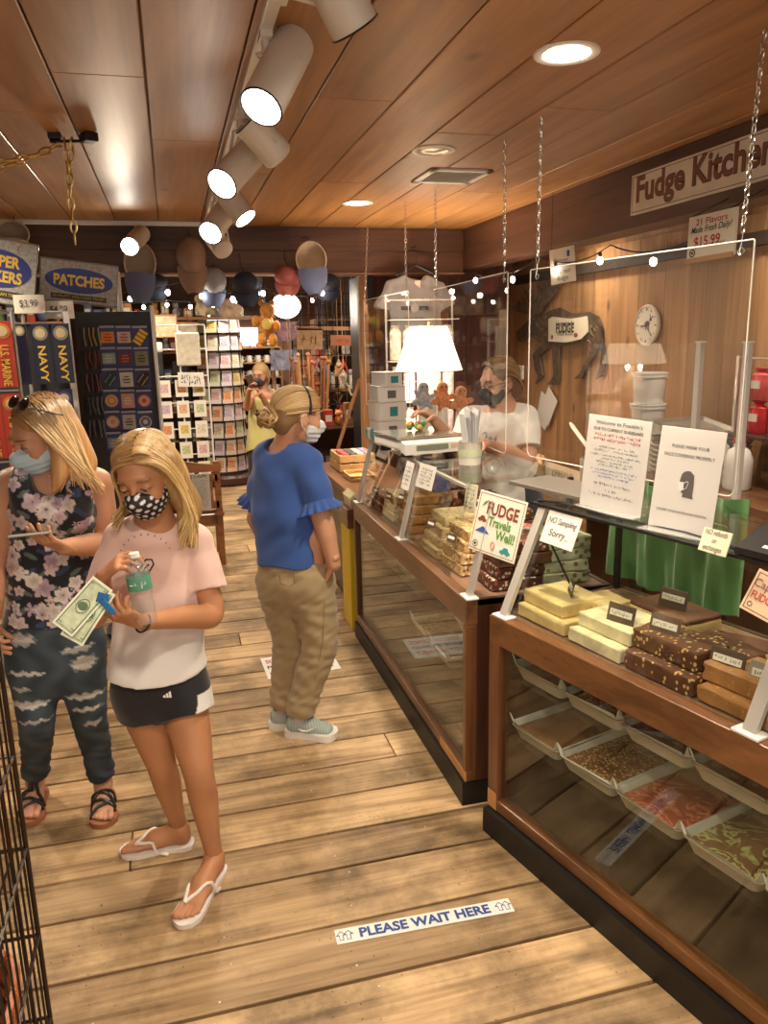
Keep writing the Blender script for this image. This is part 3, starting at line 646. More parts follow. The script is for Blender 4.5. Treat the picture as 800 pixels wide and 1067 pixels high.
for k in range(7):
    tray(FB, .175+k*.25, .235, .615, up[k], f'paper-lined tray of {dsc[up[k]]} fudge, {on_[k]} from left on the upper shelf')
    tray(FB, .165+k*.25, .235, .385, lo[k], f'paper-lined tray of {dsc[lo[k]]} fudge, {on_[k]} from left on the lower shelf')
for k, (s, z, f) in enumerate(((.20, .615, 'nuts'), (.52, .385, 'dark'), (.82, .385, 'nuts'), (1.12, .615, 'brown'), (1.40, .615, 'dark'), (1.68, .615, 'plain'))):
    tray(FA, s, .24, z, f, f'paper-lined tray of {dsc[f]} fudge in the far case, {on_[k]} from the camera')
# ---- signs
def placard(name, label, cat, TL, TR, BL, m=PAPER, thick=.004, border=None, bw=.004, parent=None, group=None):
    TL, TR, BL = Vector(TL), Vector(TR), Vector(BL); u = (TR-TL); W = u.length; u.normalize(); v = (TL-BL); v = v - u*v.dot(u); H_ = v.length; v.normalize(); n = u.cross(v)
    c = (TL+TR)/2 - v*H_/2
    t = thing(name, label, cat, c - v*H_/2, 0, group) if parent is None else parent
    M_ = Matrix((( *u, 0), (*v, 0), (*n, 0), (0, 0, 0, 1))).transposed(); M_.translation = c
    MB(M_).box((0, 0, -thick/2), (W, H_, thick), bev=min(.001, thick*.3)).build('board' if border is None else 'panel', m, t)
    if border is not None:
        b = MB(M_); e = bw
        for cc, sz in (((0, H_/2-e*2, .0003), (W-e*3, e*.5, .0006)), ((0, -H_/2+e*2, .0003), (W-e*3, e*.5, .0006)), ((W/2-e*2, 0, .0003), (e*.5, H_-e*3.5, .0006)), ((-W/2+e*2, 0, .0003), (e*.5, H_-e*3.5, .0006))): b.box(cc, sz)
        b.build('printed_border', border, t)
    class S: pass
    s = S(); s.t = t; s.c = c; s.u = u; s.v = v; s.n = n; s.W = W; s.H = H_; s.M = M_
    def put(x, y, z=0.0008): return c + u*(x*W/2) + v*(y*H_/2) + n*z
    s.at = put
    s.text = lambda st, x, y, size, m=INK, width=None, name='lettering', **k: text(name, st, t, put(x, y), u, v, size, m, width=width, **k)
    return s
BROWNI = mat('brown_ink', (.22, .06, .03), .6); GREENI = mat('green_ink', (.10, .30, .06), .6); BLUEI = mat('blue_ink', (.04, .10, .40), .6); REDI = mat('red_ink', (.5, .03, .03), .6)
TEALI = mat('teal_ink', (.03, .28, .30), .6); CREAMP = mat('cream_board', (.84, .80, .68), .6)
s = placard('fudge_sign', 'cream sign reading FUDGE Travels Well! on the front glass', 'sign', aty(501, 510, 2.62), aty(550, 524, 2.42), aty(494, 573, 2.585), CREAMP, border=BROWNI)
s.text('FUDGE', .12, .50, .062, BROWNI, width=s.W*.66, bold=.03); s.text('Travels', .10, .08, .048, GREENI, width=s.W*.48, bold=.03); s.text('Well!', .42, -.28, .048, GREENI, width=s.W*.40, bold=.03)
def carm(M_, sc=1):
    return [(x*sc, y*sc) for x, y in ((-.5, -.15), (-.5, .05), (-.3, .1), (-.15, .32), (.2, .32), (.35, .08), (.5, .02), (.5, -.15))]
for (x, y, m_, nm2, sc) in ((-.66, .08, BROWNI, 'car_picture', .04), (.55, -.74, TEALI, 'car_picture', .048)):
    MB().prism(carm(None, sc), s.at(x, y), s.u, s.v, s.n*.0006).lathe([(sc*.1, 0), (sc*.1, .0012)], s.at(x, y) - s.v*sc*.15 - s.u*sc*.25, 10, s.n).lathe([(sc*.1, 0), (sc*.1, .0012)], s.at(x, y) - s.v*sc*.15 + s.u*sc*.25, 10, s.n).build(nm2, m_, s.t)
MB().prism([(-.035, -.008), (0, .016), (.035, -.008)], s.at(-.55, -.28), s.u, s.v, s.n*.0006).build('mountain_picture', BLUEI, s.t)
MB().torus(s.at(-.74, -.76), .012, .0012, s.n, 16, 4).ball(s.at(-.74, -.76), .005, 8, 5).build('emblem', INK, s.t)
MB().torus(s.at(0, -.66), .012, .003, s.n, 10, 4, sx=.7).ball(s.at(0.04, -.76), .006, 8, 5, sc=(1, 1, .3)).build('cup_picture', mat('pink_ink', (.6, .2, .2), .6), s.t)
MB().prism([(-.02, 0), (0, .006), (.02, 0), (0, -.004)], s.at(-.66, .62), (s.u+s.v).normalized(), (s.v-s.u).normalized(), s.n*.0006).build('leaf_picture', GREENI, s.t)
s = placard('paper_note', 'handwritten No sampling Sorry note taped inside the near case glass', 'note', FB.onpane(572, 531)+FB.w*.004, FB.onpane(606, 541)+FB.w*.004, FB.onpane(568, 566)+FB.w*.004, PAPER, .001)
s.text('NO Sampling', 0, .40, .030, INK, width=s.W*.86, shear=.2); s.text('Sorry', -.1, -.35, .034, INK, width=s.W*.5, shear=.2)
MB().tube([s.at(.5+.07*math.cos(a), -.42+.12*math.sin(a), .001) for a in [R(200+q*14) for q in range(11)]], .0008, 4).build('smile_drawing', INK, s.t)
s = placard('flavor_sign', 'tan framed flavour sign at the right edge of the near case', 'sign', FB.onpane(791, 592), FB.onpane(832, 612), FB.onpane(776, 636), mat('tan_card', (.72, .56, .38), .6), border=BROWNI)
s.text('Cap', -.45, .35, .03, BROWNI, width=s.W*.42); s.text('FUDGE', -.15, -.15, .028, REDI, width=s.W*.6, bold=.01)
MB().torus(s.at(-.62, -.62), .006, .001, s.n, 14, 4).build('emblem', INK, s.t)
for k, (TL, TR, BL, lab) in enumerate(((aty(424, 480, 3.40), aty(432, 483, 3.32), aty(417, 508, 3.40), 'long white paper tag hanging by the middle post of the far case'), (aty(438, 482, 3.3), aty(455, 487, 3.15), aty(432, 506, 3.3), 'white handwritten paper tag hanging under the kitchen scale'))):
    s = placard('paper_tag', lab, 'note', TL, TR, BL, PAPER, .001)
    [marks(s.t, s.at(0, y_), s.u, s.v, s.W*.7, .012, INK, k*9+int(y_*10)) for y_ in (.6, .3, 0, -.3, -.6)]
s = placard('price_sign', 'small cream printed price sign beside the far case corner', 'sign', aty(486, 503, 2.98), aty(498, 506, 2.93), aty(483, 533, 2.98), CREAMP, border=mat('yellow_ink', (.7, .5, .05), .6))
[marks(s.t, s.at(0, y_), s.u, s.v, s.W*.7, .013, BLUEI if y_ > .3 else INK, int(y_*10)+3) for y_ in (.6, .3, 0, -.3, -.6)]
# ---- standing acrylic sign holders on the near glass top
def holder(TL, TR, BL, lab, thick=.012):
    s = placard('sign_holder', lab, 'sign', TL, TR, BL, mat('sign_paper', (.84, .83, .82), .6), .002)
    M_ = s.M; W, H_ = s.W, s.H
    MB(M_).box((0, .0, .003), (W+.01, H_+.008, .003), bev=.001).build('clear_sleeve', ACRYL, s.t)
    MB(M_).box((0, .0, -.006), (W+.01, H_+.008, .003), bev=.001).build('clear_back', ACRYL, s.t)
    foot = s.at(0, -1); R_ = Matrix.Rotation(math.atan2(s.u.y, s.u.x), 4, 'Z')
    MB(Matrix.Translation((foot.x, foot.y, ZG+.011)) @ R_).box((0, 0, 0), (W+.01, .09, .004), bev=.001).build('foot', glass('foot_acrylic', (.95, .97, .96), .05, haze=.25), s.t)
    return s
P1L, P1R = atz(612, 527, ZG+.012), atz(676, 541, ZG+.012)
s = holder(aty(614, 431, P1L.y+.03), aty(680, 440, P1R.y+.03), P1L, 'white Welcome to Franklin\'s notice in a clear stand on the near glass top')
for st, y, wd, m_ in (('Welcome to Franklin\'s', .86, .74, mat('slate_ink', (.12, .16, .2), .6)), ('DUE TO CURRENT GUIDELINES', .72, .78, INK),):
    s.text(st, 0, y, .013 if y < .8 else .017, m_, width=s.W*wd, bold=.01)
body = [('a', .34, .6), ('ab', .27, .72), ('abc', .17, .8), ('abcd', .10, .45), ('abcde', .03, .6), ('abcdef', -.04, .5)]
for y, wd in ((.60, .74), (.50, .76)): marks(s.t, s.at(0, y), s.u, s.v, s.W*wd, .011, REDI, int(y*100))
for st, y, wd in body: marks(s.t, s.at(0, y), s.u, s.v, s.W*wd, .0075, mat('slate_ink'), len(st))
for st, y, wd in (('a', -.15, .74), ('ab', -.22, .68), ('abc', -.29, .5)): marks(s.t, s.at(0, y), s.u, s.v, s.W*wd, .0075, BLUEI, len(st)+40)
for st, y, wd in (('a', -.45, .6), ('ab', -.58, .2), ('abc', -.68, .74)): marks(s.t, s.at(0, y), s.u, s.v, s.W*wd, .009, INK, len(st)+50)
P2L, P2R = atz(683, 549, ZG+.012), atz(745, 563, ZG+.012)
s = holder(aty(690, 443, P2L.y+.03), aty(758, 451, P2R.y+.03), P2L, 'white Please wear your face covering properly notice in a clear stand')
s.text('PLEASE WEAR YOUR', 0, .64, .014, INK, width=s.W*.58); s.text('FACE COVERING PROPERLY', 0, .47, .014, INK, width=s.W*.78); s.text('COVER YOUR NOSE AND MOUTH', 0, -.62, .011, INK, width=s.W*.78)
hd = [(-.3, .1), (-.34, -.12), (-.4, -.2), (-.34, -.26), (-.34, -.42), (-.2, -.52), (-.1, -.56), (-.12, -.72), (.42, -.74), (.36, -.6), (.36, -.1), (.32, .3), (.1, .46), (-.12, .42), (-.26, .3)]
MB().prism([(x*.065, y*.065) for x, y in hd], s.at(.03, .0), s.u, s.v, s.n*.0006).build('head_picture', mat('grey_print', (.13, .12, .12), .6), s.t)
MB().prism([(x*.065, y*.065) for x, y in ((-.40, -.08), (-.12, -.06), (-.10, -.36), (-.2, -.5), (-.36, -.44))], s.at(.03, .0, .0016), s.u, s.v, s.n*.0004).build('mask_picture', mat('sign_paper'), s.t)
MB().tube([s.at(.03, 0, .002) + s.u*x*.065 + s.v*y*.065 for x, y in ((-.12, -.1), (.05, .0), (.1, -.05), (.04, -.3), (-.12, -.4))], .0009, 4).build('strap_picture', mat('sign_paper'), s.t)
# card reader, sticky note and mirror frame at the right edge of the top
t = thing('card_reader', 'black slanted card reader box on the right end of the near glass top', 'card reader', FB.p(.93, lnB+.085, ZG+.010), FB.rz)
M_ = WM[t]; MB(M_).prism([(-.075, 0), (.075, 0), (.075, .075), (-.075, .018)], (-.12, 0, 0), (0, 1, 0), (0, 0, 1), (.26, 0, 0)).build('case', mat('reader_black', (.02, .02, .022), .3), t)
MR = M_ @ Matrix.Translation((0.01, 0, .047)) @ Matrix.Rotation(math.atan2(.057, .15), 4, 'X')
MB(MR).box((.0, .045, .001), (.16, .014, .002)).box((-.02, -.055, .001), (.09, .012, .002)).build('printed_label', WHITEPL, t)
MB(MR).box((.0, -.005, .001), (.012, .008, .002)).box((.05, -.005, .001), (.03, .006, .002)).build('button', mat('button_grey', (.5, .5, .5), .4), t)
t = thing('picture_frame', 'pale framed mirror leaning behind the card reader', 'frame', FB.p(.95, lnB+.24, ZG+.010), FB.rz); M_ = WM[t] @ Matrix.Rotation(R(-12), 4, 'X')
m = MB(M_)
for cc, sz in (((.0, 0, .006), (.28, .012, .012)), ((.0, 0, .104), (.28, .012, .012)), ((-.134, 0, .055), (.012, .012, .11)), ((.134, 0, .055), (.012, .012, .11))): m.box(cc, sz, bev=.002)
m.build('frame', mat('pale_frame', (.62, .50, .34), .5), t); MB(M_).box((0, .002, .055), (.26, .004, .09)).build('mirror_glass', mat('mirror', (.45, .30, .22), .12, metal=.8), t)
s = placard('paper_note', 'pale yellow handwritten no refunds note leaning on the card reader', 'note', aty(734, 549, FB.p(.78, lnB+.1, 0).y), aty(763, 556, FB.p(.90, lnB+.07, 0).y), atz(722, 571, ZG+.012), mat('note_yellow', (.85, .82, .62), .6), .003)
s.text('NO refunds\nor\nexchanges', 0, 0, .02, INK, width=s.W*.8, shear=.2)
# green cloth draped behind the near case
gm = MB(); n = 60; f0, f1 = [], []
rs = []
for j in range(14):
    z = .86 + .40*j/13; row = []
    for i in range(n+1):
        a = -.10 + .60*i/n; dd = .655 + .018*math.sin(a*42+.6*math.sin(z*9)) + .008*math.sin(a*95+z*6) + .03*(1.26-z)*math.sin(a*11)
        row.append(FB.p(a, dd, z - .02*math.sin(a*6)))
    for i in range(n, -1, -1): row.append(row[i] + FB.w*.004)
    rs.append(row)
gm.rings(rs); props(gm.build('green_cloth', mat('green_cloth', (.085, .22, .07), .8, sheen=.3), None, smooth=True), 'bright green cloth hanging behind the near display case', 'cloth')
# reverse lettering and stickers on the floor
U = (atz(533, 942) - atz(350, 980)); U.z = 0; U.normalize(); V = Vector((-U.y, U.x, 0)); o = (atz(349, 977)+atz(534, 945))/2
TLp, TRp = atz(348, 970), atz(529, 936.5); BLp = atz(352, 985)
s = placard('floor_sticker', 'white PLEASE WAIT HERE strip stuck on the floor boards', 'floor sticker', TLp+Vector((0, 0, .003)), TRp+Vector((0, 0, .003)), BLp+Vector((0, 0, .003)), mat('sticker_white', (.80, .80, .76), .45), .0018)
s.text('PLEASE WAIT HERE', 0, 0, .052, mat('sticker_blue', (.02, .07, .30), .5), width=s.W*.74, bold=.035)
for x in (-.94, -.86, .86, .94):
    a = .018; pts = [(-a*.4, -a), (a*.4, -a), (a*.4, .1*a), (a, .1*a), (0, a), (-a, .1*a), (-a*.4, .1*a)]
    MB().tube([s.at(x, 0, .0012) + s.u*p*.8 + s.v*q for p, q in pts], .0012, 4, closed=True).build('arrow_outline', mat('sticker_blue'), s.t)
a, b, c_ = atz(271, 686, .003), atz(343, 676, .003), atz(277, 708, .003)
s = placard('floor_sticker', 'white floor sticker with red and black lettering under the woman in blue', 'floor sticker', a, b, c_, mat('sticker_white'), .0018)
s.text('SOCIAL DISTANCE', 0, .55, .07, REDI, width=s.W*.9, bold=.015); s.text('PLEASE STAND', 0, .0, .06, INK, width=s.W*.9, bold=.012); s.text('6 FEET APART', 0, -.55, .07, REDI, width=s.W*.9, bold=.015)
# ------------------------------------------------------------ hanging guards and chains
def chain(a, b, name, label, m=CHROME, lr=.011, wr=.0022, group=None, parent=None, sag=0):
    a, b = Vector(a), Vector(b); L = (b-a).length; n = max(3, int(L/(lr*2.2))); c = MB(); d = (b-a).normalized()
    x, y, _ = basis(d)
    for k in range(n):
        p = a.lerp(b, (k+.5)/n) - Vector((0, 0, sag*4*((k+.5)/n)*(1-(k+.5)/n)))
        t1 = a.lerp(b, (k+1)/n) - Vector((0, 0, sag*4*((k+1)/n)*(1-(k+1)/n))); t0 = a.lerp(b, k/n) - Vector((0, 0, sag*4*(k/n)*(1-k/n))); dd = (t1-t0).normalized()
        ax = (x if k % 2 else y); ax = (ax - dd*ax.dot(dd)).normalized(); sd = dd.cross(ax)
        c.tube([p + dd*(lr*1.35*math.cos(q*math.pi/5)) + sd*(lr*.62*math.sin(q*math.pi/5)) for q in range(10)], wr, 5, closed=True)
    o = c.build(name, m, parent, smooth=True)
    if parent is None: props(o, label, 'chain', group)
    return o
def guard(a, b, z0, z1, label, tops, hang):
    """a, b: xy of the two ends; tops: ceiling points of the two chains"""
    a = Vector((*a, 0)); b = Vector((*b, 0)); L = (b-a).length; u = (b-a)/L; w = Vector((-u.y, u.x, 0))
    t = thing('acrylic_guard', label, 'clear guard', (a+b)/2 + Vector((0, 0, z0)), math.atan2(u.y, u.x)); M_ = WM[t]; H_ = z1-z0; r = .03
    pts = []
    for sx, sz, a0 in ((1, 1, 0), (-1, 1, 90), (-1, -1, 180), (1, -1, 270)):
        cc = .006 if sz > 0 else r
        for k in range(5): th = R(a0+90*k/4); pts.append((sx*(L/2-cc)+cc*math.cos(th), H_/2 + sz*(H_/2-cc)+cc*math.sin(th)))
    MB(M_).prism(pts, (0, -.003, 0), (1, 0, 0), (0, 0, 1), (0, .006, 0)).build('panel', ACRYL, t)
    ed = MB(M_); ed.tube([Vector((x, 0, z)) for x, z in pts], .0026, 6, closed=True); ed.build('polished_edge', mat('acrylic_edge', (.80, .76, .68), .2, em=(1, .9, .75), es=0), t, smooth=True)
    for s, tp in zip((-1, 1), tops):
        p = M_ @ Vector((s*(L/2-.045), 0, H_-.03)); MB().torus(p, .010, .003, w, 14, 6).build('eyelet', CHROME, t, smooth=True)
        hk = p + Vector((0, 0, .055)); MB().tube([p + Vector((0, 0, -.008)), p + w*.008, p + Vector((0, 0, .03)), hk], .0018, 6).build('hook', CHROME, t, smooth=True)
        if tp is not None: chain(tp, hk, 'hanging_chain', 'metal chain holding ' + hang[0 if s < 0 else 1])
    return t
guard((1.69, 2.04), (1.47, 3.09), 1.277, 2.056, 'clear acrylic guard hanging over the near fudge case', ((1.684, 2.06, CEIL), (1.453, 2.985, CEIL)), ('the near guard at its camera end', 'the near guard at its far end'))
guard((1.475, 3.33), (1.565, 4.62), 1.25, 2.068, 'clear acrylic guard hanging over the far case beside the worker', ((1.475, 3.38, CEIL), (1.56, 4.57, CEIL)), ('the middle guard beside the worker', 'the middle guard at its end in front of the grey shirt'))
guard((1.475, 4.86), (1.475, 6.05), 1.27, 2.075, 'clear acrylic guard farthest from the camera, left of the lamp', ((1.49, 4.95, CEIL), (1.511, 6.01, CEIL)), ('the farthest guard at its near end', 'the farthest guard beside the wooden post'))
# gold chain and bracket on the left ceiling
t = thing('chain_bracket', 'black iron bracket with a gold chain loop on the left of the ceiling', 'bracket', (-.34, 3.6, CEIL))
MB().box((-.38, 3.58, CEIL-.012), (.05, .05, .024), bev=.004).box((-.25, 3.55, CEIL-.018), (.055, .07, .034), rot=Matrix.Rotation(R(25), 3, 'Z'), bev=.005).cyl((-.40, 3.58, CEIL-.03), (-.25, 3.55, CEIL-.03), .006).build('iron_plate', mat('iron', (.02, .018, .016), .5, metal=.5), t)
chain((-.345, 3.57, CEIL-.02), (-.345, 3.57, CEIL-.42), 'chain', '', BRASS, .019, .0042, parent=t)
chain((-.315, 3.56, CEIL-.02), (-.35, 3.57, CEIL-.24), 'chain', '', BRASS, .019, .0042, parent=t)
chain((-.36, 3.57, CEIL-.05), (-1.15, 3.40, CEIL-.02), 'chain', '', BRASS, .019, .0042, parent=t, sag=.10)
chain((-.36, 3.58, CEIL-.03), (-1.15, 3.56, CEIL-.02), 'chain', '', BRASS, .019, .0042, parent=t, sag=.13)
# ------------------------------------------------------------ signs over the kitchen
sx = 2.318; SB = mat('sign_cream', (.80, .72, .58), .6, noise=.12, nscale=8)
s = placard('kitchen_sign', 'long cream Fudge Kitchen sign fixed to the side beam', 'sign', (sx, 3.72, 2.562), (sx, 2.46, 2.562), (sx, 3.72, 2.372), SB, .015, border=mat('dark_line', (.10, .04, .02), .6), bw=.006)
s.text('Fudge Kitchen', -.17, .02, .165, mat('sign_brown', (.22, .085, .045), .6), width=.94, bold=.012, ext=.0012)
s.text('Fudge Kitchen', -.17, .02, .167, mat('sign_outline', (.09, .03, .02), .6), width=.95, bold=.035, ext=.0006)
s = placard('flavor_sign', 'cream 21 Flavors Made Fresh Daily sign hanging under the beam', 'sign', aty(718, 227, 3.02), aty(768, 215, 2.76), aty(714, 273, 3.02), mat('cream_old', (.78, .72, .58), .6), .012)
s.text('21 Flavors', 0, .70, .036, REDI, width=s.W*.66, bold=.01); s.text('Made Fresh Daily!', .0, .32, .036, INK, width=s.W*.86, shear=.3, bold=.01); s.text('$15.99', -.15, -.22, .055, REDI, width=s.W*.56, bold=.015); s.text('per pound', .30, -.38, .02, INK, width=s.W*.3)
MB().torus(s.at(-.75, -.66), .014, .003, s.n, 14, 5).ball(s.at(-.75, -.66), .006, 8, 5).build('emblem', INK, s.t)
MB().tube([s.at(-.8, 1), (2.335, s.at(-.8, 1).y, 2.34)], .003, 4).tube([s.at(.8, 1), (2.335, s.at(.8, 1).y, 2.34)], .003, 4).build('hooks', BLACK, s.t); MB().box(s.at(0, -1.0), (.26, .015, .02), rot=Matrix((s.u, s.n, s.v)).transposed()).build('wood_edge', mat('pale_wood_edge', (.45, .24, .10), .6), s.t)
s = placard('price_card', 'small cream handwritten card hanging from the light wires by the moose', 'sign', aty(572, 261, 4.55), aty(598, 255, 4.40), aty(571, 298, 4.55), mat('cream_old'), .004)
s.text('Gourmet', -.1, .3, .04, BROWNI, width=s.W*.6, shear=.2); s.text('caramel\nand nut\nfudge', 0, -.35, .04, INK, width=s.W*.66, shear=.2); MB().tube([s.at(-.8, 1), (s.at(-.8, 1).x, s.at(-.8, 1).y, CEIL)], .002, 4).tube([s.at(.8, 1), (s.at(.8, 1).x, s.at(.8, 1).y, CEIL)], .002, 4).build('strings', BLACK, s.t); MB().box(s.at(.6, .6, .001), (.03, .001, .035)).build('blue_stamp', BLUEI, s.t)
# ------------------------------------------------------------ moose, clock, wall things
WX = RX - .004
def wallp(zx, zy, x=WX - .02): return atx(530 + zx/6.672, 250 + zy/6.669, x)
t = thing('moose_plaque', 'dark wooden moose cut-out hanging on the kitchen wall', 'wall decoration', atx(595, 400, WX))
MOO = mat('moose_bronze', (.11, .07, .042), .5, noise=.6, nscale=22, bump=.8)
body = [(50, 640), (60, 700), (95, 712), (140, 680), (170, 668), (200, 705), (235, 725), (200, 755), (165, 795), (175, 880), (200, 950), (185, 1000), (235, 945), (218, 870), (208, 805), (270, 755), (300, 745), (306, 860), (310, 945), (265, 1005), (340, 1005), (346, 940), (346, 860), (348, 740), (430, 725), (540, 700), (575, 745), (530, 840), (490, 930), (450, 965), (505, 965), (545, 880), (600, 780), (625, 745), (642, 780), (632, 870), (600, 965), (650, 940), (667, 860), (662, 760), (640, 690), (638, 600), (615, 530), (560, 500), (430, 512), (350, 470), (280, 492), (240, 512), (190, 512), (150, 545), (90, 600)]
ant = [(150, 520), (60, 500), (25, 470), (58, 455), (62, 422), (80, 420), (95, 450), (130, 470), (140, 440), (105, 355), (125, 345), (165, 440), (200, 390), (195, 310), (215, 320), (235, 352), (245, 345), (240, 300), (262, 305), (275, 335), (350, 322), (330, 370), (260, 440), (215, 515)]
def plate(pts, name, d, x, m, parent):
    P = [wallp(a, b, x) for a, b in pts]; mb = MB(); vs = [mb.bm.verts.new(p) for p in P]; f = mb.bm.faces.new(vs)
    r = bmesh.ops.extrude_face_region(mb.bm, geom=[f]); bmesh.ops.translate(mb.bm, verts=[v for v in r['geom'] if isinstance(v, bmesh.types.BMVert)], vec=(d, 0, 0))
    return mb.build(name, m, parent)
plate(body, 'body', .018, WX-.03, MOO, t); plate(ant, 'antlers', .014, WX-.042, mat('antler_bronze', (.17, .115, .07), .5, noise=.6, nscale=22, bump=.8), t)
m = MB()
rq = random.Random(3)
for q in range(70):   # carved strokes
    a, b = rq.uniform(90, 620), rq.uniform(520, 700)
    if a < 150 and b < 600: continue
    p = wallp(a, b, WX-.032); v = wallp(a+rq.uniform(10, 22), b+rq.uniform(8, 26), WX-.032); m.tube([p, v], .0028, 4)
m.build('carved_strokes', mat('carved_light', (.22, .15, .09), .5), t)
plate([(275, 550), (300, 535), (430, 548), (540, 530), (548, 640), (500, 690), (400, 712), (275, 705)], 'saddle_sign', .01, WX-.046, mat('cream_old'), t)
uu = Vector((0, -1, 0)); vv = Vector((0, 0, 1))
text('lettering', 'Homemade', t, wallp(390, 580, WX-.047), uu, vv, .07, INK, width=.30, ext=.001); text('lettering', 'FUDGE', t, wallp(390, 612, WX-.047), uu, vv, .10, INK, width=.30, bold=.03, ext=.001); text('lettering', 'made & cut', t, wallp(390, 645, WX-.047), uu, vv, .06, INK, width=.26, ext=.001)
MB().ball(wallp(465, 662, WX-.048), .03, 8, 5, sc=(.2, 1, .6)).ball(wallp(300, 675, WX-.048), .02, 8, 5, sc=(.2, 1, 1)).build('emblem', mat('brown_ink'), t)
c = atx(674, 339, WX-.02); t = thing('wall_clock', 'round white wall clock with a moose picture on its face', 'clock', c)
MB().lathe([(.0, .0), (.128, 0), (.134, .008), (.134, .022), (.124, .026), (.12, .018), (0, .018)], c + Vector((.015, 0, 0)), 40, (-1, 0, 0)).build('rim', mat('clock_rim', (.72, .64, .52), .4), t, smooth=True, angle=30)
MB().lathe([(.0, 0), (.121, 0)], c + Vector((-.006, 0, 0)), 40, (-1, 0, 0), cap=False).build('face', mat('clock_face', (.80, .76, .66), .5), t)
f0 = c + Vector((-.0065, 0, 0)); m = MB()
for h in range(12):
    a = R(30*h); d_ = Vector((0, -math.sin(a), math.cos(a))); m.tube([f0 + d_*.095, f0 + d_*.112], .0022 if h % 3 else .004, 4)
m.build('hour_marks', INK, t)
m = MB()
for deg, L, r in ((135, .10, .003), (265, .06, .004)):
    a = R(deg); d_ = Vector((0, -math.sin(a), math.cos(a))); m.tube([f0 + Vector((-.003, 0, 0)) - d_*.02, f0 + Vector((-.003, 0, 0)) + d_*L], r, 4)
m.lathe([(.007, 0), (.007, .004)], f0, 10, (-1, 0, 0)); m.build('hands', INK, t)
MB().ball(f0 + Vector((0, -.012, .012)), .028, 10, 6, sc=(.05, 1, .6)).ball(f0 + Vector((0, -.045, .035)), .014, 10, 6, sc=(.05, 1, .8)).tube([f0 + Vector((0, -.05, .04)), f0 + Vector((0, -.035, .07))], .003, 4).tube([f0 + Vector((0, -.05, .04)), f0 + Vector((0, -.07, .06))], .003, 4).tube([f0 + Vector((0, 0, .0)), f0 + Vector((0, .005, -.03))], .003, 4).tube([f0 + Vector((0, -.03, .0)), f0 + Vector((0, -.03, -.03))], .003, 4).build('moose_picture', mat('dusky_ink', (.12, .06, .08), .6), t)
t = thing('wall_phone', 'small white wall device with a dark screen left of the moose legs', 'wall device', atx(541, 388, WX))
c = atx(541, 388, WX-.02); MB().box(c, (.03, .17, .13), bev=.012).build('body', WHITEPL, t); MB().box(c+Vector((-.016, 0, .015)), (.004, .05, .045)).build('screen', BLACK, t)
m = MB(); 
for k, (px, py, r) in enumerate(((566, 428, 20), (571, 424, 35))): m.box(atx(px, py, WX-.03-k*.01), (.003, .20, .28), rot=Matrix.Rotation(R(r), 3, 'X'))
props(m.build('hanging_papers', mat('sign_paper')), 'white sheets of paper hanging crooked on the kitchen wall behind the worker', 'paper')
# ------------------------------------------------------------ kitchen furniture
t = thing('back_counter', 'dark wooden counter along the kitchen wall at the right', 'counter', (2.8, 2.8, 0))
MB().box2((2.52, 1.0, .96), (RX-.01, 4.5, 1.0), bev=.004).build('worktop', WCASEY, t); MB().box2((2.56, 1.03, .1), (RX-.012, 4.47, .96), bev=.003).build('cabinet_body', WDARK, t); MB().box2((2.6, 1.05, 0), (RX-.02, 4.45, .1)).build('plinth', BLACK, t)
for k in range(5): MB().box2((2.545, 1.06+k*.68, .14), (2.56, 1.06+k*.68+.64, .92), bev=.003).build('door', WDARK, t)
t = thing('work_table', 'kitchen work table with pale top behind the fudge cases', 'table', (2.2, 4.3, 0))
MB().box2((1.98, 3.75, .90), (2.44, 5.2, .94), bev=.004).build('tabletop', mat('pale_marble', (.45, .36, .27), .3, noise=.2, nscale=6), t)
for x in (2.01, 2.41):
    for y in (3.78, 5.17): MB().box2((x-.025, y-.025, 0), (x+.025, y+.025, .9)).build('leg', WDARK, t)
WP = wood('paddle_wood', (.30, .16, .07), (.58, .36, .18), 'Y', 1, .5, .1)
for k, (a, b, lab) in enumerate((((2.02, 4.0, .96), (2.42, 4.9, .965), 'long wooden fudge paddle lying on the work table, nearest the camera'), ((2.05, 4.3, .96), (2.32, 5.15, .97), 'wooden fudge paddle lying on the work table, farther one'))):
    m = MB(); m.tube([a, b], .014, 8); d_ = (Vector(b)-Vector(a)).normalized(); m.box(Vector(b)-d_*.1, (.07, .2, .012), rot=Matrix.Rotation(math.atan2(-d_.x, d_.y), 3, 'Z'), bev=.004)
    props(m.build('wooden_paddle', WP, smooth=True), lab, 'paddle')
t = thing('white_spatula', 'white spatula handle leaning up behind the Welcome notice', 'spatula', atx(612, 466, 2.35))
a, b = atx(594, 441, 2.35), atx(618, 474, 2.30); MB().tube([a, a.lerp(b, .1), b], [.008, .013, .011], 8).build('handle', WHITEPL, t, smooth=True); MB().box(b+(b-a).normalized()*.06, (.01, .06, .12), bev=.003).build('blade', WHITEPL, t)
t2 = thing('utensil_crock', 'grey crock on the kitchen side holding the white spatula', 'crock', (2.27, 3.9, .94)); MB().lathe([(.05, 0), (.07, .02), (.075, .14), (.07, .15), (.065, .14), (.06, .02), (0, .02)], (b.x, b.y, .94), 20).build('pot', mat('crock_grey', (.4, .38, .34), .4), t2, smooth=True)
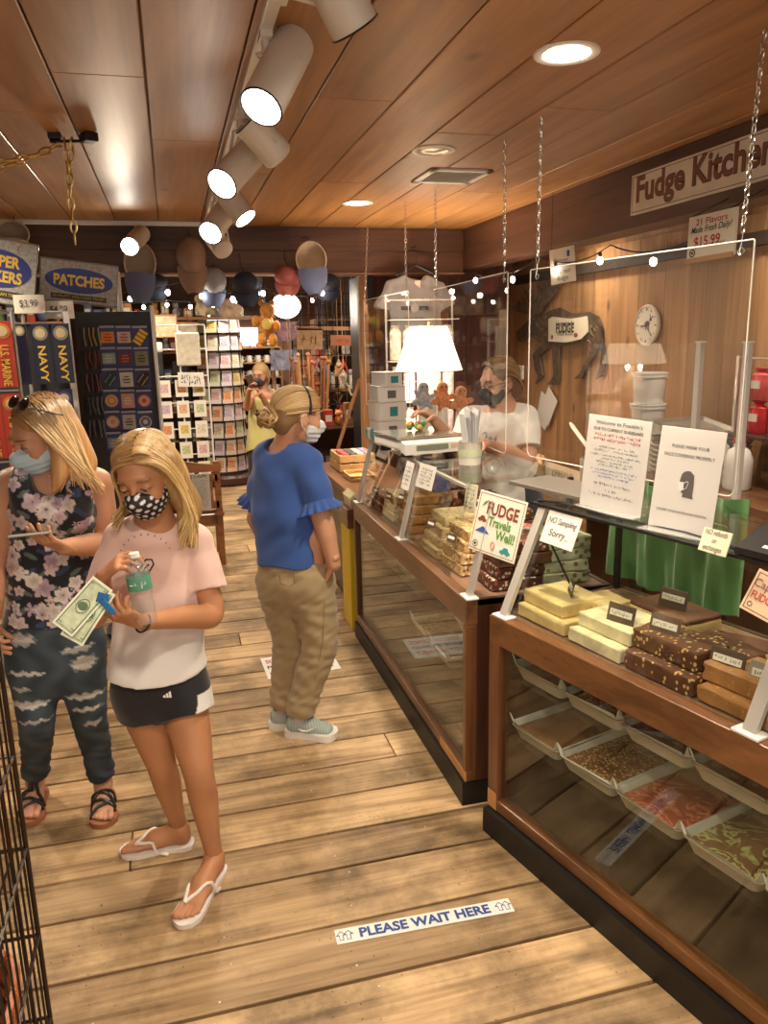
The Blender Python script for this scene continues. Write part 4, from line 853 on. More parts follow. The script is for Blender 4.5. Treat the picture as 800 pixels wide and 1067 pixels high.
def bucket(z, lab, lid=True):
    t = thing('white_bucket', lab, 'bucket', (2.76, 4.14, z), 0, None)
    MB().lathe([(.0, 0), (.082, 0), (.086, .01), (.098, .155), (.106, .157), (.106, .172), (.099, .172), (.095, .165), (.08, .012)], (2.76, 4.14, z), 28).build('tub', WHITEPL, t, smooth=True)
    MB().lathe([(.107, .0), (.109, .003), (.109, .010), (.103, .012), (.0, .010)], (2.76, 4.14, z+.172), 28, cap=False).build('lid', WHITEPL, t, smooth=True)
for k, l in enumerate(('bottom', 'middle', 'top')): bucket(1.0 + k*.186, f'white round plastic tub, {l} of the stack under the clock')
MB_ = MB().box((2.70, 3.86, 1.09), (.16, .16, .18), bev=.01); props(MB_.build('white_carton', WHITEPL), 'white carton standing on the kitchen counter beside the tubs', 'carton')
tr_m = mat('sheet_pan', (.50, .48, .45), .35, metal=.7)
for k in range(9):
    t = MB(Matrix.Translation((2.78, 3.66, 1.0 + k*.028 + (.0 if k < 8 else .03))) @ Matrix.Rotation(R(0 if k < 8 else 9), 4, 'X'))
    t.rings([[Vector((sx*(.17+q), sy*(.21+q), z)) for sx, sy in ((-1, -1), (1, -1), (1, 1), (-1, 1))] for q, z in ((-.01, 0), (.0, .022), (.008, .022), (-.004, .021), (-.014, .003))])
    props(t.build('sheet_pan', tr_m), f'grey metal sheet pan in the stack on the kitchen counter, {["bottom", "second", "third", "fourth", "fifth", "sixth", "seventh", "eighth"][k] + " from the bottom" if k < 8 else "tilted one on top"}', 'sheet pan')
t = thing('white_jug', 'white plastic jug standing on the kitchen counter near the right edge', 'jug', (2.74, 3.30, 1.0))
MB().lathe([(.0, 0), (.06, 0), (.068, .01), (.07, .15), (.05, .20), (.03, .215), (.03, .235), (0, .235)], (2.74, 3.30, 1.0), 20).build('body', WHITEPL, t, smooth=True, angle=50); MB().lathe([(.033, 0), (.033, .02), (0, .022)], (2.74, 3.30, 1.235), 16).build('cap', mat('red_cap', (.6, .05, .04), .4), t)
t = thing('white_jug', 'tall white canister beside the jug on the kitchen counter', 'canister', (2.74, 3.47, 1.0)); MB().lathe([(.0, 0), (.055, 0), (.06, .01), (.06, .2), (.04, .22), (0, .222)], (2.74, 3.47, 1.0), 20).build('body', WHITEPL, t, smooth=True, angle=50); MB().lathe([(.0605, .08), (.0605, .13)], (2.74, 3.47, 1.0), 20, cap=False).build('grey_scale', mat('grey_print'), t)
# shelf with red packets at right
t = thing('wall_shelf', 'dark wall shelf holding red packets at the right edge', 'shelf', (2.98, 3.2, 1.22)); MB().box2((2.84, 2.6, 1.24), (RX-.012, 3.55, 1.262), bev=.003).build('shelf_board', WDARK, t); MB().box2((2.86, 3.50, 1.26), (2.88, 3.52, 1.66)).box2((2.86, 2.66, 1.26), (2.88, 2.68, 1.66)).tube([(2.87, 3.51, 1.65), (2.87, 2.67, 1.65)], .005).build('rail', STEEL, t)
kk = 0
for r_ in range(2):
    for j in range(4):
        y = 3.42 - j*.15; z = 1.264 + r_*.17; p = Vector((2.94, y, z)); b = MB(Matrix.Translation(p)); rs = []
        for zz, q in ((0, .8), (.02, 1), (.08, 1.05), (.13, .9), (.15, .3), (.165, .7)): rs.append([Vector((.035*q*math.cos(a), .06*min(1, q+.2)*math.sin(a), zz)) for a in [R(30*i) for i in range(12)]])
        b.rings(rs); c = [(.6, .03, .04), (.7, .12, .12), (.5, .02, .03), (.65, .06, .2)][(j+r_) % 4]
        t = thing('red_packet', f'red and white packet on the right-edge wall shelf, {["lower", "upper"][r_]} row, {on_[j]} from the left', 'packet', p)
        b.build('bag', mat(f'red_packet_{(j+r_) % 4}', c, .35, noise=.3, nscale=20), t, smooth=True); MB(Matrix.Translation(p)).box((-.034, 0, .08), (.006, .06, .04)).build('label_patch', mat('packet_label', (.75, .68, .62), .5), t)
# rear clear shield on posts
t = thing('rear_shield', 'clear shield on two grey posts behind the near guard', 'clear guard', (2.5, 3.1, 1.0))
pa, pb = Vector((2.56, 3.42, 0)), Vector((2.56, 3.08, 0))
for p in (pa, pb):
    m = MB().box2((p.x-.012, p.y-.02, 1.0), (p.x+.012, p.y+.02, 1.735), bev=.002); o = m.build('post', mat('shield_post', (.66, .66, .64), .4, metal=.3), t); MB().box((p.x, p.y, 1.738), (.03, .05, .006)).build('cap', WHITEPL, o)
MB().box2((2.545, 3.09, 1.02), (2.55, 4.5, 1.73)).build('panel', ACRYL, t)
# ------------------------------------------------------------ things on top of the far case
LZ = 1.06
t = thing('lamp_table', 'dark wooden side table carrying the lit lamp', 'table', (1.75, 5.25, 0)); MB().box2((1.54, 5.05, LZ-.04), (1.96, 5.45, LZ), bev=.004).build('tabletop', WDARK, t)
for x in (1.57, 1.93):
    for y in (5.08, 5.42): MB().box2((x-.02, y-.02, 0), (x+.02, y+.02, LZ-.04)).build('leg', WDARK, t)
t = thing('table_lamp', 'lit white table lamp with pleated shade on the far case', 'table lamp', (1.735, 5.25, LZ)); c = Vector((1.735, 5.25, 0)); TZ = ZG+.008
MB().lathe([(.0, 0), (.10, 0), (.10, .015), (.06, .04), (.04, .08), (.08, .2), (.095, .3), (.06, .42), (.03, .48), (.02, .56)], c+Vector((0, 0, LZ)), 28).build('base', mat('lamp_ceramic', (.80, .78, .74), .2), t, smooth=True)
n = 120; m = MB(); rs = []; SZ0, SZ1 = aty(446, 386, 5.25).z, aty(446, 340, 5.25).z
for q in range(9):
    zz = SZ0 + (SZ1-SZ0)*q/8; r = .232 + (.128-.232)*(q/8); rs.append([c + Vector(((r+.0022*(1 if k % 2 else -1))*math.cos(2*math.pi*k/n), (r+.0022*(1 if k % 2 else -1))*math.sin(2*math.pi*k/n), zz)) for k in range(n)])
m.rings(rs, cap=False)
def shade_mat():
    m_, nt, p = nodes('lamp_shade'); p.inputs['Base Color'].default_value = (.9, .8, .65, 1); p.inputs['Transmission Weight'].default_value = 0; p.inputs['Roughness'].default_value = .8
    p.inputs['Emission Color'].default_value = (1, .78, .52, 1); p.inputs['Emission Strength'].default_value = 2.6; return m_
SHM = shade_mat(); m.build('shade', SHM, t); MB().torus(c+Vector((0, 0, SZ0)), .233, .003, seg=48).torus(c+Vector((0, 0, SZ1)), .129, .003, seg=48).build('shade_trim', mat('shade_trim', (.8, .6, .45), .6), t, smooth=True)
MB().lathe([(.0, .0), (.02, .01), (.032, .05), (.02, .085), (0, .09)], c+Vector((0, 0, SZ0+.06)), 16).build('bulb', emat('lamp_bulb', (1, .85, .65), 40), t, smooth=True); MB().cyl(c+Vector((0, 0, SZ1)), c+Vector((0, 0, SZ1+.03)), .008).build('finial', BRASS, t)
point('lamp_light', (c.x, c.y, SZ0+.2), 30, .05, (1, .80, .58), t); point('lamp_light', (c.x, c.y, SZ0-.02), 22, .06, (1, .80, .58), t)
# deli scale
t = thing('kitchen_scale', 'white electronic kitchen scale with steel platform on the far case', 'scale', (1.17, 3.72, TZ), R(8)); M_ = WM[t]
MB(M_).box((0, .02, .055), (.33, .34, .05), bev=.012).prism([(-.165, .03), (-.165, .08), (.165, .08), (.165, .03)], (0, -.15, 0), (1, 0, 0), (0, 0, 1), (0, -.05, -.012)).build('body', WHITEPL, t)
for sx_ in (-.12, .12):
    for sy_ in (-.12, .14): MB(M_).lathe([(.03, 0), (.026, .03)], (sx_, sy_, 0), 12).build('foot', BLACK, t)
MB(M_).box((0, .03, .09), (.35, .33, .012), bev=.004).build('platform', mat('bright_steel', (.75, .73, .70), .2, metal=.9), t); MB(M_).box((-.02, -.202, .048), (.17, .004, .026)).build('display', mat('lcd', (.22, .25, .2), .3), t); MB(M_).box((.11, -.202, .05), (.06, .003, .02)).build('label_sticker', mat('tan_card'), t)
c = M_ @ Vector((.02, .06, .096)); t = thing('candy_packet', 'small packet of red and green candy on the scale platform', 'candy packet', c)
m = MB(); rq = random.Random(5)
for q in range(9): m.mi = q % 3; m.ball(c + Vector((rq.uniform(-.045, .045), rq.uniform(-.03, .03), .016+rq.uniform(0, .02))), .017, 8, 6)
m.build('candies', [mat('candy_red', (.65, .08, .04), .3), mat('candy_green', (.15, .45, .15), .3), mat('candy_yellow', (.75, .55, .12), .3)], t, smooth=True); MB().ball(c+Vector((0, 0, .024)), .06, 14, 8, sc=(1.1, .8, .42)).build('bag', ACRYL, t, smooth=True)
WBOX = mat('white_box', (.80, .78, .74), .5); zz = TZ
for k, (h, w_, rz) in enumerate(((.11, .17, 8), (.105, .17, 14), (.085, .165, 5), (.075, .11, 20))):
    c = Vector((1.17, 4.3, zz)); t = thing('fudge_box', f'white cardboard fudge box, {["bottom", "second from bottom", "third from bottom", "top"][k]} of the stack on the far case', 'box', c, R(rz)); M_ = WM[t]
    MB(M_).box((0, 0, h/2), (w_, .15, h), bev=.003).build('carton', WBOX, t); MB(M_).box((0, 0, h-.006), (w_+.003, .153, .0015)).build('lid_seam', mat('grey_print'), t)
    MB(M_).box((0, -.0765, h*.45), (.05, .001, h*.5)).build('label_strip', mat('teal_ink') if k % 2 else mat('grey_print'), t); zz += h+.0005
# cup of paper bags
c = Vector((1.27, 3.26, TZ-.0)); t = thing('paper_cup', 'white tub printed with a logo holding white paper bags beside the worker', 'tub', c)
MB().lathe([(.0, 0), (.050, 0), (.055, .10), (.058, .104), (.055, .104), (.048, .01)], c, 24).build('tub', mat('cup_white', (.78, .76, .70), .4), t, smooth=True, angle=50); MB().lathe([(.0535, .035), (.0545, .07)], c+Vector((0, 0, .0005)), 24, cap=False).build('printed_band', mat('soft_green', (.55, .60, .42), .5), t)
m = MB(); rq = random.Random(4)
for q in range(7): m.box(c+Vector((-.03+q*.01, rq.uniform(-.01, .01), .15+rq.uniform(-.01, .02))), (.0015, .075, .17), rot=(Matrix.Rotation(R(-8+q*2.5), 3, 'Y') @ Matrix.Rotation(R(rq.uniform(-12, 12)), 3, 'X')))
m.build('paper_bags', mat('bag_paper', (.74, .74, .76), .6), t)
# ---- far plain counter with crate
t = thing('side_counter', 'low dark wooden counter beyond the far fudge case', 'counter', (1.28, 5.2, 0))
MB().box2((1.02, 4.45, .80), (1.55, 5.98, .84), bev=.004).build('worktop', WCASEY, t); MB().box2((1.05, 4.47, .05), (1.52, 5.95, .80), bev=.003).build('body', WDARK, t); MB().box2((1.03, 4.46, .62), (1.052, 5.97, .64)).build('ledge', WCASEY, t)
def crate(c, sz, rz, lab, m_=None, fill=True):
    t = thing('wooden_crate', lab, 'crate', c, rz); M_ = WM[t]; W, D, H_ = sz; m = MB(M_); pw = m_ or mat('pale_crate', (.66, .42, .18), .6, noise=.2, nscale=14)
    for z in (H_*.25, H_*.75):
        m.box((0, -D/2, z), (W, .01, H_*.42), bev=.002).box((0, D/2, z), (W, .01, H_*.42), bev=.002).box((-W/2, 0, z), (.01, D, H_*.42), bev=.002).box((W/2, 0, z), (.01, D, H_*.42), bev=.002)
    m.build('slats', pw, t); MB(M_).box((0, 0, .006), (W-.01, D-.01, .01)).build('bottom', pw, t); m = MB(M_)
    for sx_ in (-1, 1):
        for sy_ in (-1, 1): m.box((sx_*(W/2-.012), sy_*(D/2-.012), H_/2), (.016, .016, H_))
    m.build('corner_posts', pw, t); return t, M_
t, M_ = crate(Vector((1.25, 5.62, .84)), (.26, .34, .13), R(0), 'pale wooden slatted crate on the side counter'); rq = random.Random(8)
for q in range(8):
    p = M_ @ Vector((-.08+.055*(q % 4), -.1+.16*(q//4), .015)); c = [(.5, .1, .1), (.1, .1, .12), (.7, .6, .55), (.35, .3, .5)][q % 4]
    props(MB(Matrix.Translation(p)).box((0, 0, .06), (.045, .12, .12), bev=.006).build('small_packet', mat(f'pkt_{q % 4}', c, .4)), f'{["red", "black", "cream", "violet"][q % 4]} packet in the pale crate, {["front", "back"][q//4]} row', 'packet')
t, M_ = crate(Vector((1.20, 5.20, .84)), (.17, .26, .04), R(0), 'flat pale wooden tray in front of the slatted crate')
t = thing('brochure_stand', 'yellow brochure stand on the floor against the side counter', 'brochure stand', (1.0, 4.62, 0))
MB().box2((.965, 4.50, .0), (1.018, 4.74, .66), bev=.004).build('panel', mat('yellow_panel', (.75, .55, .03), .5), t); MB().box2((.955, 4.49, .66), (1.02, 4.75, .78), bev=.004).build('rack', WCASEY, t); m = MB()
for q in range(5): m.box((.985+q*.005, 4.6, .80+q*.006), (.003, .2, .10), rot=Matrix.Rotation(R(-10+q*4), 3, 'Y'))
m.build('leaflets', mat('leaflet', (.78, .74, .52), .6), t)
# ---- wooden post, leaning pole
t = thing('wooden_post', 'square wooden post under the cross beam', 'post', (1.52, 6.27, 0)); MB().box2((1.485, 6.24, 0), (1.555, 6.31, 2.29), bev=.006).build('post', wood('post_wood', (.22, .10, .04), (.50, .27, .12), 'Z', 1.2, .6, .1), t); MB().box2((1.555, 6.26, 0), (1.60, 6.9, 2.29)).build('dark_board', BLACK, t)
a, b = Vector((1.29, 6.42, .84)), Vector((1.50, 6.36, 1.46)); x = MB().box((a+b)/2, (.06, .03, (b-a).length), rot=(b-a).to_track_quat('Z', 'Y').to_matrix(), bev=.003); props(x.build('leaning_board', MATS['post_wood']), 'wooden board leaning against the square post', 'board')
# ---- pastel packets on a clear rack behind the lamp
t = thing('packet_rack', 'white wire rack of candy packets behind the lamp', 'rack', (1.80, 5.7, 0)); m = MB()
for x in (1.56, 2.08): m.tube([(x, 5.72, 0), (x, 5.72, 2.1)], .008, 6)
for z in (1.02, 1.32, 1.62, 1.92): m.tube([(1.56, 5.72, z+.14), (2.08, 5.72, z+.14)], .005, 6); m.box((1.82, 5.66, z-.005), (.54, .14, .006))
m.tube([(1.56, 5.72, .02), (2.08, 5.72, .02)], .01, 6); m.build('frame', WHITE, t)
pc = [((.72, .62, .66), 'pale pink'), ((.62, .66, .74), 'pale blue'), ((.80, .74, .66), 'cream'), ((.55, .42, .46), 'mauve'), ((.70, .70, .70), 'silver')]
for r_ in range(3):
    for j in range(5):
        p = Vector((1.61+j*.103, 5.65, 1.025+r_*.30)); c, cn = pc[(j*2+r_) % 5]; b = MB(Matrix.Translation(p)); rs = []
        for zz, q in ((0, .7), (.02, 1), (.14, 1.05), (.2, .9), (.235, .25), (.25, .5)): rs.append([Vector((.045*min(1, q+.25)*math.cos(a), .025*q*math.sin(a), zz)) for a in [R(30*i) for i in range(12)]])
        b.rings(rs); props(b.build('candy_packet', mat('packet_'+cn.replace(' ', '_'), c, .25, noise=.35, nscale=30), smooth=True), f'{cn} candy packet on the wire rack behind the lamp, {["bottom", "middle", "top"][r_]} row, {on_[j]} from left', 'candy packet')
# ---- soft toys behind the worker's hands
for k, (px, py, c, nm2) in enumerate(((461, 416, (.78, .30, .12), 'orange'), (480, 420, (.85, .42, .22), 'peach'), (441, 416, (.45, .45, .5), 'grey and white'))):
    p = aty(px, py, 4.25); p.z = max(p.z, TZ+.10); t = thing('plush_toy', f'{nm2} plush toy beside the lamp on the far case', 'plush toy', p); m = MB(); m.ball(p, .045, 12, 8, sc=(1, .8, 1.1)); m.ball(p+Vector((0, 0, .065)), .034, 12, 8)
    for q in range(6): a = R(60*q+15); m.ball(p+Vector((.05*math.cos(a), -.01, .05*math.sin(a))), .018, 8, 6, sc=(1, 1, 1.6), rot=Matrix.Rotation(-a+R(90), 3, 'Y'))
    m.build('body', mat(f'plush_{k}', c, .9, sheen=.5, noise=.3, nscale=50, bump=.6), t, smooth=True); MB().ball(p+Vector((-.014, -.03, .072)), .005, 8, 6).ball(p+Vector((.012, -.03, .072)), .005, 8, 6).build('eyes', BLACK, t)
    st = MB().lathe([(.03, 0), (.035, .01), (.03, p.z-.05-TZ)], (p.x, p.y, TZ), 12)
    st.build('perch', WBOX, t)
t = thing('teal_packet', 'small teal and white packet at the far end of the far case top', 'packet', (1.09, 4.33, TZ), R(20)); MB(WM[t]).box((0, 0, .03), (.06, .08, .06), bev=.01).build('wrapper', mat('teal_wrap', (.08, .38, .45), .35), t); MB(WM[t]).box((0, 0, .03), (.062, .04, .061), bev=.008).build('white_band', PAPER, t)
# ------------------------------------------------------------ string lights under the beams
def strings(pts, name, lab, bulbs, sag=.06):
    t = thing(name, lab, 'string lights', pts[0]); P = []
    for a, b in zip(pts, pts[1:]):
        a, b = Vector(a), Vector(b)
        for k in range(8): f = k/8; P.append(a.lerp(b, f) - Vector((0, 0, sag*4*f*(1-f))))
    P.append(Vector(pts[-1])); MB().tube(P, .004, 5).build('wire', BLACK, t, smooth=True)
    for k in range(0, len(P)-1, max(1, len(P)//bulbs)):
        p = P[k] - Vector((0, 0, .03)); MB().lathe([(.008, 0), (.01, .02), (.006, .03)], p, 8).build('socket', BLACK, t)
        MB().ball(p - Vector((0, 0, .016)), .017, 12, 8, sc=(1, 1, 1.25)).build('bulb', emat('string_bulb', (1, .88, .68), 22), t, smooth=True)
    return t
strings([(-1.4, 6.05, 2.24), (-.6, 6.05, 2.2), (.1, 6.05, 2.22), (.7, 6.05, 2.18), (1.3, 6.05, 2.24)], 'string_lights', 'string of small warm bulbs under the cross beam among the hanging caps', 9)
strings([(2.30, 5.8, 2.25), (2.30, 4.7, 2.27), (2.32, 3.9, 2.25), (2.32, 3.1, 2.22)], 'string_lights', 'black wire with sparse small bulbs along the kitchen side beam', 5)
strings([(-.9, 8.2, 2.3), (.0, 8.3, 2.2), (.9, 8.2, 2.3), (1.6, 8.0, 2.25)], 'string_lights', 'string of small bulbs deep in the back room', 9)
# ------------------------------------------------------------ hanging caps
def cap(px, py, y, h, crown, bill, lab, tilt=0, inside=False, wd=.19):
    c = aty(px, py, y); t = thing('baseball_cap', lab, 'cap', c, 0); M_ = Matrix.Translation(c) @ Matrix.Rotation(R(tilt), 4, 'Y')
    ch = h*.66; m = MB(M_); rs = []
    for q in range(9):   # crown: half shell, its axis towards the viewer, hung by its back strap
        th = math.pi/2*q/8; r = math.cos(th); dep = math.sin(th)
        rs.append([Vector((wd/2*max(r, .02)*math.cos(a), (dep*.13 if inside else -dep*.13), h/2-ch/2 + ch/2*max(r, .02)*math.sin(a))) for a in [R(15*k) for k in range(24)]])
    m.rings(rs, cap=False); m.build('crown', crown, t, smooth=True)
    if inside:
        MB(M_).tube([Vector((wd/2*math.cos(R(15*k)), 0, h/2-ch/2+ch/2*math.sin(R(15*k)))) for k in range(24)], .006, 6, closed=True).build('sweatband', mat('sweatband', (.62, .50, .36), .8), t, smooth=True)
    m = MB(M_); z0 = h/2-ch*.78; rs = []
    for q in range(7):
        f = q/6; z = z0 - (h - ch*.78)*f; hw = wd*.5*(1.0 - .62*f**2.6); rs.append([Vector((hw*math.cos(a), -.012 - .03*math.sin(a)**2*(1) - .02*f, z + .012*math.sin(a))) for a in [R(180*k/12) for k in range(13)]] + [Vector((hw*.97*math.cos(a), -.008 - .03*math.sin(a)**2 - .02*f, z + .012*math.sin(a))) for a in [R(180-180*k/12) for k in range(13)]])
    m.rings(rs); m.build('bill', bill, t, smooth=True)
    MB(M_).ball((0, -.132 if not inside else .13, h/2-ch/2), .008, 8, 6).build('button', crown, t); MB(M_).tube([(0, 0, h/2-.005), (0, .04, h/2+.03), (0, max(.08, 6.135-y), h/2+.06), (0, max(.08, 6.135-y), h/2+.14)], .003, 5).build('hanger', BLACK, t)
cb, cg = mat('cap_beige', (.50, .40, .30), .8), mat('cap_taupe', (.30, .19, .14), .8)
cbl, cn, cp, ct = mat('cap_blue', (.14, .17, .32), .8), mat('cap_navy', (.02, .025, .05), .8), mat('cap_pink', (.55, .17, .15), .8), mat('cap_tan', (.55, .44, .30), .8)
cap(146, 285, 5.95, .42, cb, cbl, 'beige cap with blue bill hanging behind the bright spotlight', 4, True, .21)
cap(200, 277, 6.0, .40, cg, cg, 'taupe brown cap hanging left of the spotlight row', 0, wd=.21)
cap(222, 300, 6.1, .30, mat('cap_grey', (.35, .35, .38), .8), cbl, 'grey blue cap hanging just right of the taupe cap', 6)
cap(256, 302, 6.0, .26, cn, cn, 'navy blue cap hanging left of the pink cap', -4)
cap(299, 294, 6.0, .22, cp, cp, 'pink cap hanging above the round lit globe', 3)
cap(325, 280, 5.85, .38, ct, cbl, 'tan cap with blue bill hanging to the right of the pink cap', -3, True, .22)
cap(341, 300, 6.15, .22, cn, cn, 'dark cap hanging right of the tan cap in shadow', 8)
cap(162, 300, 6.15, .2, cn, cn, 'dark cap hanging between the beige cap and the taupe cap', -8)
cap(14, 250, 5.8, .24, cb, cb, 'beige cap hanging above the bumper stickers sign', 5, True)
# ------------------------------------------------------------ header signs of the sticker and patch racks
SIL = mat('sign_silver', (.46, .45, .42), .5, noise=.35, nscale=60); OVAL = mat('oval_blue', (.03, .05, .26), .45); YEL = mat('letter_yellow', (.85, .58, .08), .5); STRIPB = mat('strip_dark', (.05, .04, .03), .6)
def header(TL, TR, BL, lab, main, t):
    s = placard('header_sign', lab, 'sign', TL, TR, BL, SIL, .012, parent=t); W, H_ = s.W, s.H
    MB().prism([(W*.44*math.cos(R(10*k)), H_*.30*math.sin(R(10*k))) for k in range(36)], s.at(0, .08), s.u, s.v, s.n*.002).build('blue_oval', OVAL, t)
    s.text(main, 0, .08, H_*(.34 if '\n' not in main else .24), YEL, width=W*.66, bold=.04, ext=.003)
    MB().box(s.at(0, -.72), (W*.72, .002, H_*.12), rot=Matrix((s.u, s.n, s.v)).transposed()).build('dark_strip', STRIPB, t); s.text('QUALITY YOU CAN TRUST', 0, -.72, H_*.075, YEL, width=W*.68, ext=.002)
    m = MB()
    for a, b in ((-1, -1), (1, -1), (1, 1), (-1, 1)): pass
    m.tube([s.at(a, b) for a, b in ((-1, -1), (1, -1), (1, 1), (-1, 1))], .006, 6, closed=True).build('sign_frame', mat('frame_grey', (.35, .34, .32), .4, metal=.5), t)
    marks(t, s.at(0, .80), s.u, s.v, W*.66, H_*.09, mat('pale_red', (.55, .25, .2), .6), 5)
    return s
# bumper sticker rack: upright pocket panel with stickers
YB = 4.45
t = thing('sticker_rack', 'tall rack of bumper stickers under the bumper stickers sign', 'display rack', (-.72, YB+.1, 0)); m = MB()
cL, cR = aty(-62, 335, YB), aty(76, 337, YB-.1)
for p in (Vector((-.96, YB+.02, 0)), Vector((-.72, YB, 0)), Vector((-.52, YB-.02, 0))): m.tube([p, p+Vector((0, 0, 1.98))], .010, 8)
m.tube([(-.96, YB+.02, 1.96), (-.52, YB-.02, 1.96)], .008, 6).tube([(-.96, YB+.02, .1), (-.52, YB-.02, .1)], .01, 6); m.build('frame', mat('rack_silver', (.6, .58, .54), .35, metal=.5), t)
MB().box((-.505, YB-.05, 1.55), (.03, .012, .82), bev=.002).build('white_edge_strip', WHITE, t); MB().box2((-.98, YB+.05, .1), (-.52, YB+.07, 1.9)).build('back_panel', mat('rack_dark', (.03, .03, .035), .6), t)
MB().lathe([(0, 0), (.24, 0), (.24, .03), (.05, .06), (.02, .3)], (-.74, YB+.12, 0), 20).build('base', BLACK, t)
header(aty(-46, 240, YB-.05), aty(40, 256, YB-.05), aty(-46, 308, YB-.05), '', 'BUMPER\nSTICKERS', t)
RED, NAV = mat('sticker_red', (.55, .05, .02), .4), mat('sticker_navy', (.012, .014, .035), .35)
def sticker(x, y, z, w_, h, m_, word, lab, sealc, ty=0):
    t = thing('bumper_sticker', lab, 'sticker', (x, y, z), R(ty)); M_ = WM[t]; MB(M_).box((0, 0, h/2), (w_, .003, h)).build('backing', m_, t)
    MB(M_).lathe([(w_*.42, 0), (w_*.42, .001), (0, .0015)], (0, -.0018, h-w_*.55), 20, (0, -1, 0)).build('seal_ring', sealc, t); MB(M_).lathe([(w_*.28, 0), (w_*.28, .001), (0, .0015)], (0, -.0032, h-w_*.55), 20, (0, -1, 0)).build('seal_centre', mat('seal_cream', (.70, .58, .35), .5), t)
    R3 = M_.to_3x3(); word and text('lettering', word, t, M_ @ Vector((0.0, -.003, (h-w_*1.2)/2)), R3 @ Vector((0, 0, -1)), R3 @ Vector((1, 0, 0)), w_*.62, YEL, width=(h-w_*1.2)*.92, bold=.02, ext=.001)
SEALN = mat('seal_grey', (.30, .28, .22), .5)
sticker(aty(48, 400, YB-.1).x, YB-.10, 1.60, .085, .30, NAV, 'NAVY', 'navy blue NAVY bumper sticker, left one of the pair in the rack', SEALN)
sticker(aty(69, 400, YB-.1).x, YB-.10, 1.60, .085, .30, NAV, 'NAVY', 'navy blue NAVY bumper sticker, right one beside the white strip', SEALN)
sticker(aty(27, 400, YB-.1).x, YB-.10, 1.60, .06, .30, NAV, '', 'dark bumper sticker at the left of the navy pair', SEALN)
sticker(aty(72, 460, YB-.1).x, YB-.10, 1.27, .085, .30, NAV, '', 'dark blue bumper sticker in the row below the navy pair', mat('seal_blue', (.06, .07, .3), .5))
for k, (px, z, wd) in enumerate(((9, 1.60, .085), (-12, 1.60, .085), (9, 1.26, .085), (-12, 1.26, .085), (9, .92, .085))):
    sticker(aty(px, 400, YB-.35).x, YB-.35, z, wd, .31, RED, ['U.S. MARINE', 'MARINE', 'MARINE', 'MARINE', 'MARINE'][k], ['red bumper sticker with yellow lettering at the left edge, top row', 'red bumper sticker out of frame, top row', 'red bumper sticker at the left edge beside the woman\'s head', 'red bumper sticker out of frame, middle row', 'red bumper sticker at the left edge, lowest row'][k], mat('seal_orange', (.7, .25, .03), .5))
t2 = thing('sticker_rack', 'front wing of the sticker rack holding the red stickers', 'display rack', (-.86, YB-.3, 0)); x0, x1 = aty(-30, 400, YB-.33).x, aty(21, 400, YB-.33).x
MB().tube([(x0, YB-.33, 0), (x0, YB-.33, 1.96), (x1, YB-.33, 1.96), (x1, YB-.33, 0)], .009, 6).tube([(x0, YB-.33, 1.24), (x1, YB-.33, 1.24)], .005, 5).tube([(x0, YB-.33, 1.585), (x1, YB-.33, 1.585)], .005, 5).tube([(x0, YB-.33, .9), (x1, YB-.33, .9)], .005, 5).build('frame', MATS['rack_silver'], t2)
def ptag(px, py, y, word, lab):
    c = aty(px, py, y); t = thing('price_roll', lab, 'price tag', c); m = MB(); rs = []
    for k in range(9): a = R(-60 + 15*k); rs.append((c.x + .075*math.sin(a)/.9, c.y - .03*math.cos(a)))
    vs = [[Vector((x, y_, c.z-.045)) for x, y_ in rs] + [Vector((x, y_+.002, c.z-.045)) for x, y_ in rs[::-1]], [Vector((x, y_, c.z+.045)) for x, y_ in rs] + [Vector((x, y_+.002, c.z+.045)) for x, y_ in rs[::-1]]]
    m.rings(vs); m.build('card', mat('cream_board'), t, smooth=True, angle=30); text('lettering', word, t, c+Vector((0, -.033, 0)), (1, 0, 0), (0, 0, 1), .05, INK, width=.085, ext=.001)
ptag(31, 317, YB-.08, '$3.99', 'curled cream price card reading 3.99 under the bumper stickers sign'); ptag(62, 323, YB+.05, '$4.99', 'curled cream price card reading 4.99 under the patches sign')
# patch spinner
YP = 4.75
t = thing('patch_rack', 'peg rack of embroidered patches under the PATCHES sign', 'display rack', (-.27, YP+.2, 0)); xa, xb = aty(86, 400, YP).x, aty(160, 400, YP).x
MB().box2((xa-.01, YP+.012, .5), (xb+.02, YP+.03, 1.97), bev=.002).box2((xa-.01, YP+.03, .5), (xa+.01, YP+.35, 1.97), bev=.002).box2((xb, YP+.03, .5), (xb+.02, YP+.35, 1.97)).build('panel', mat('rack_dark'), t)
MB().tube([(xb+.025, YP, .6), (xb+.025, YP, 2.0)], .012, 6).build('white_edge', WHITE, t); MB().tube([(-.27, YP+.2, 0), (-.27, YP+.2, 2.2)], .02, 8).build('pole', mat('rack_silver'), t); MB().lathe([(0, 0), (.26, 0), (.26, .03), (.04, .06), (0, .06)], (-.27, YP+.2, 0), 20).build('base', BLACK, t)  # plain white tube along the right edge of the board
header(aty(42, 268, YP-.02), aty(123, 278, YP-.02), aty(44, 312, YP-.02), '', 'PATCHES', t)
PB = mat('patch_card', (.03, .04, .16), .5)
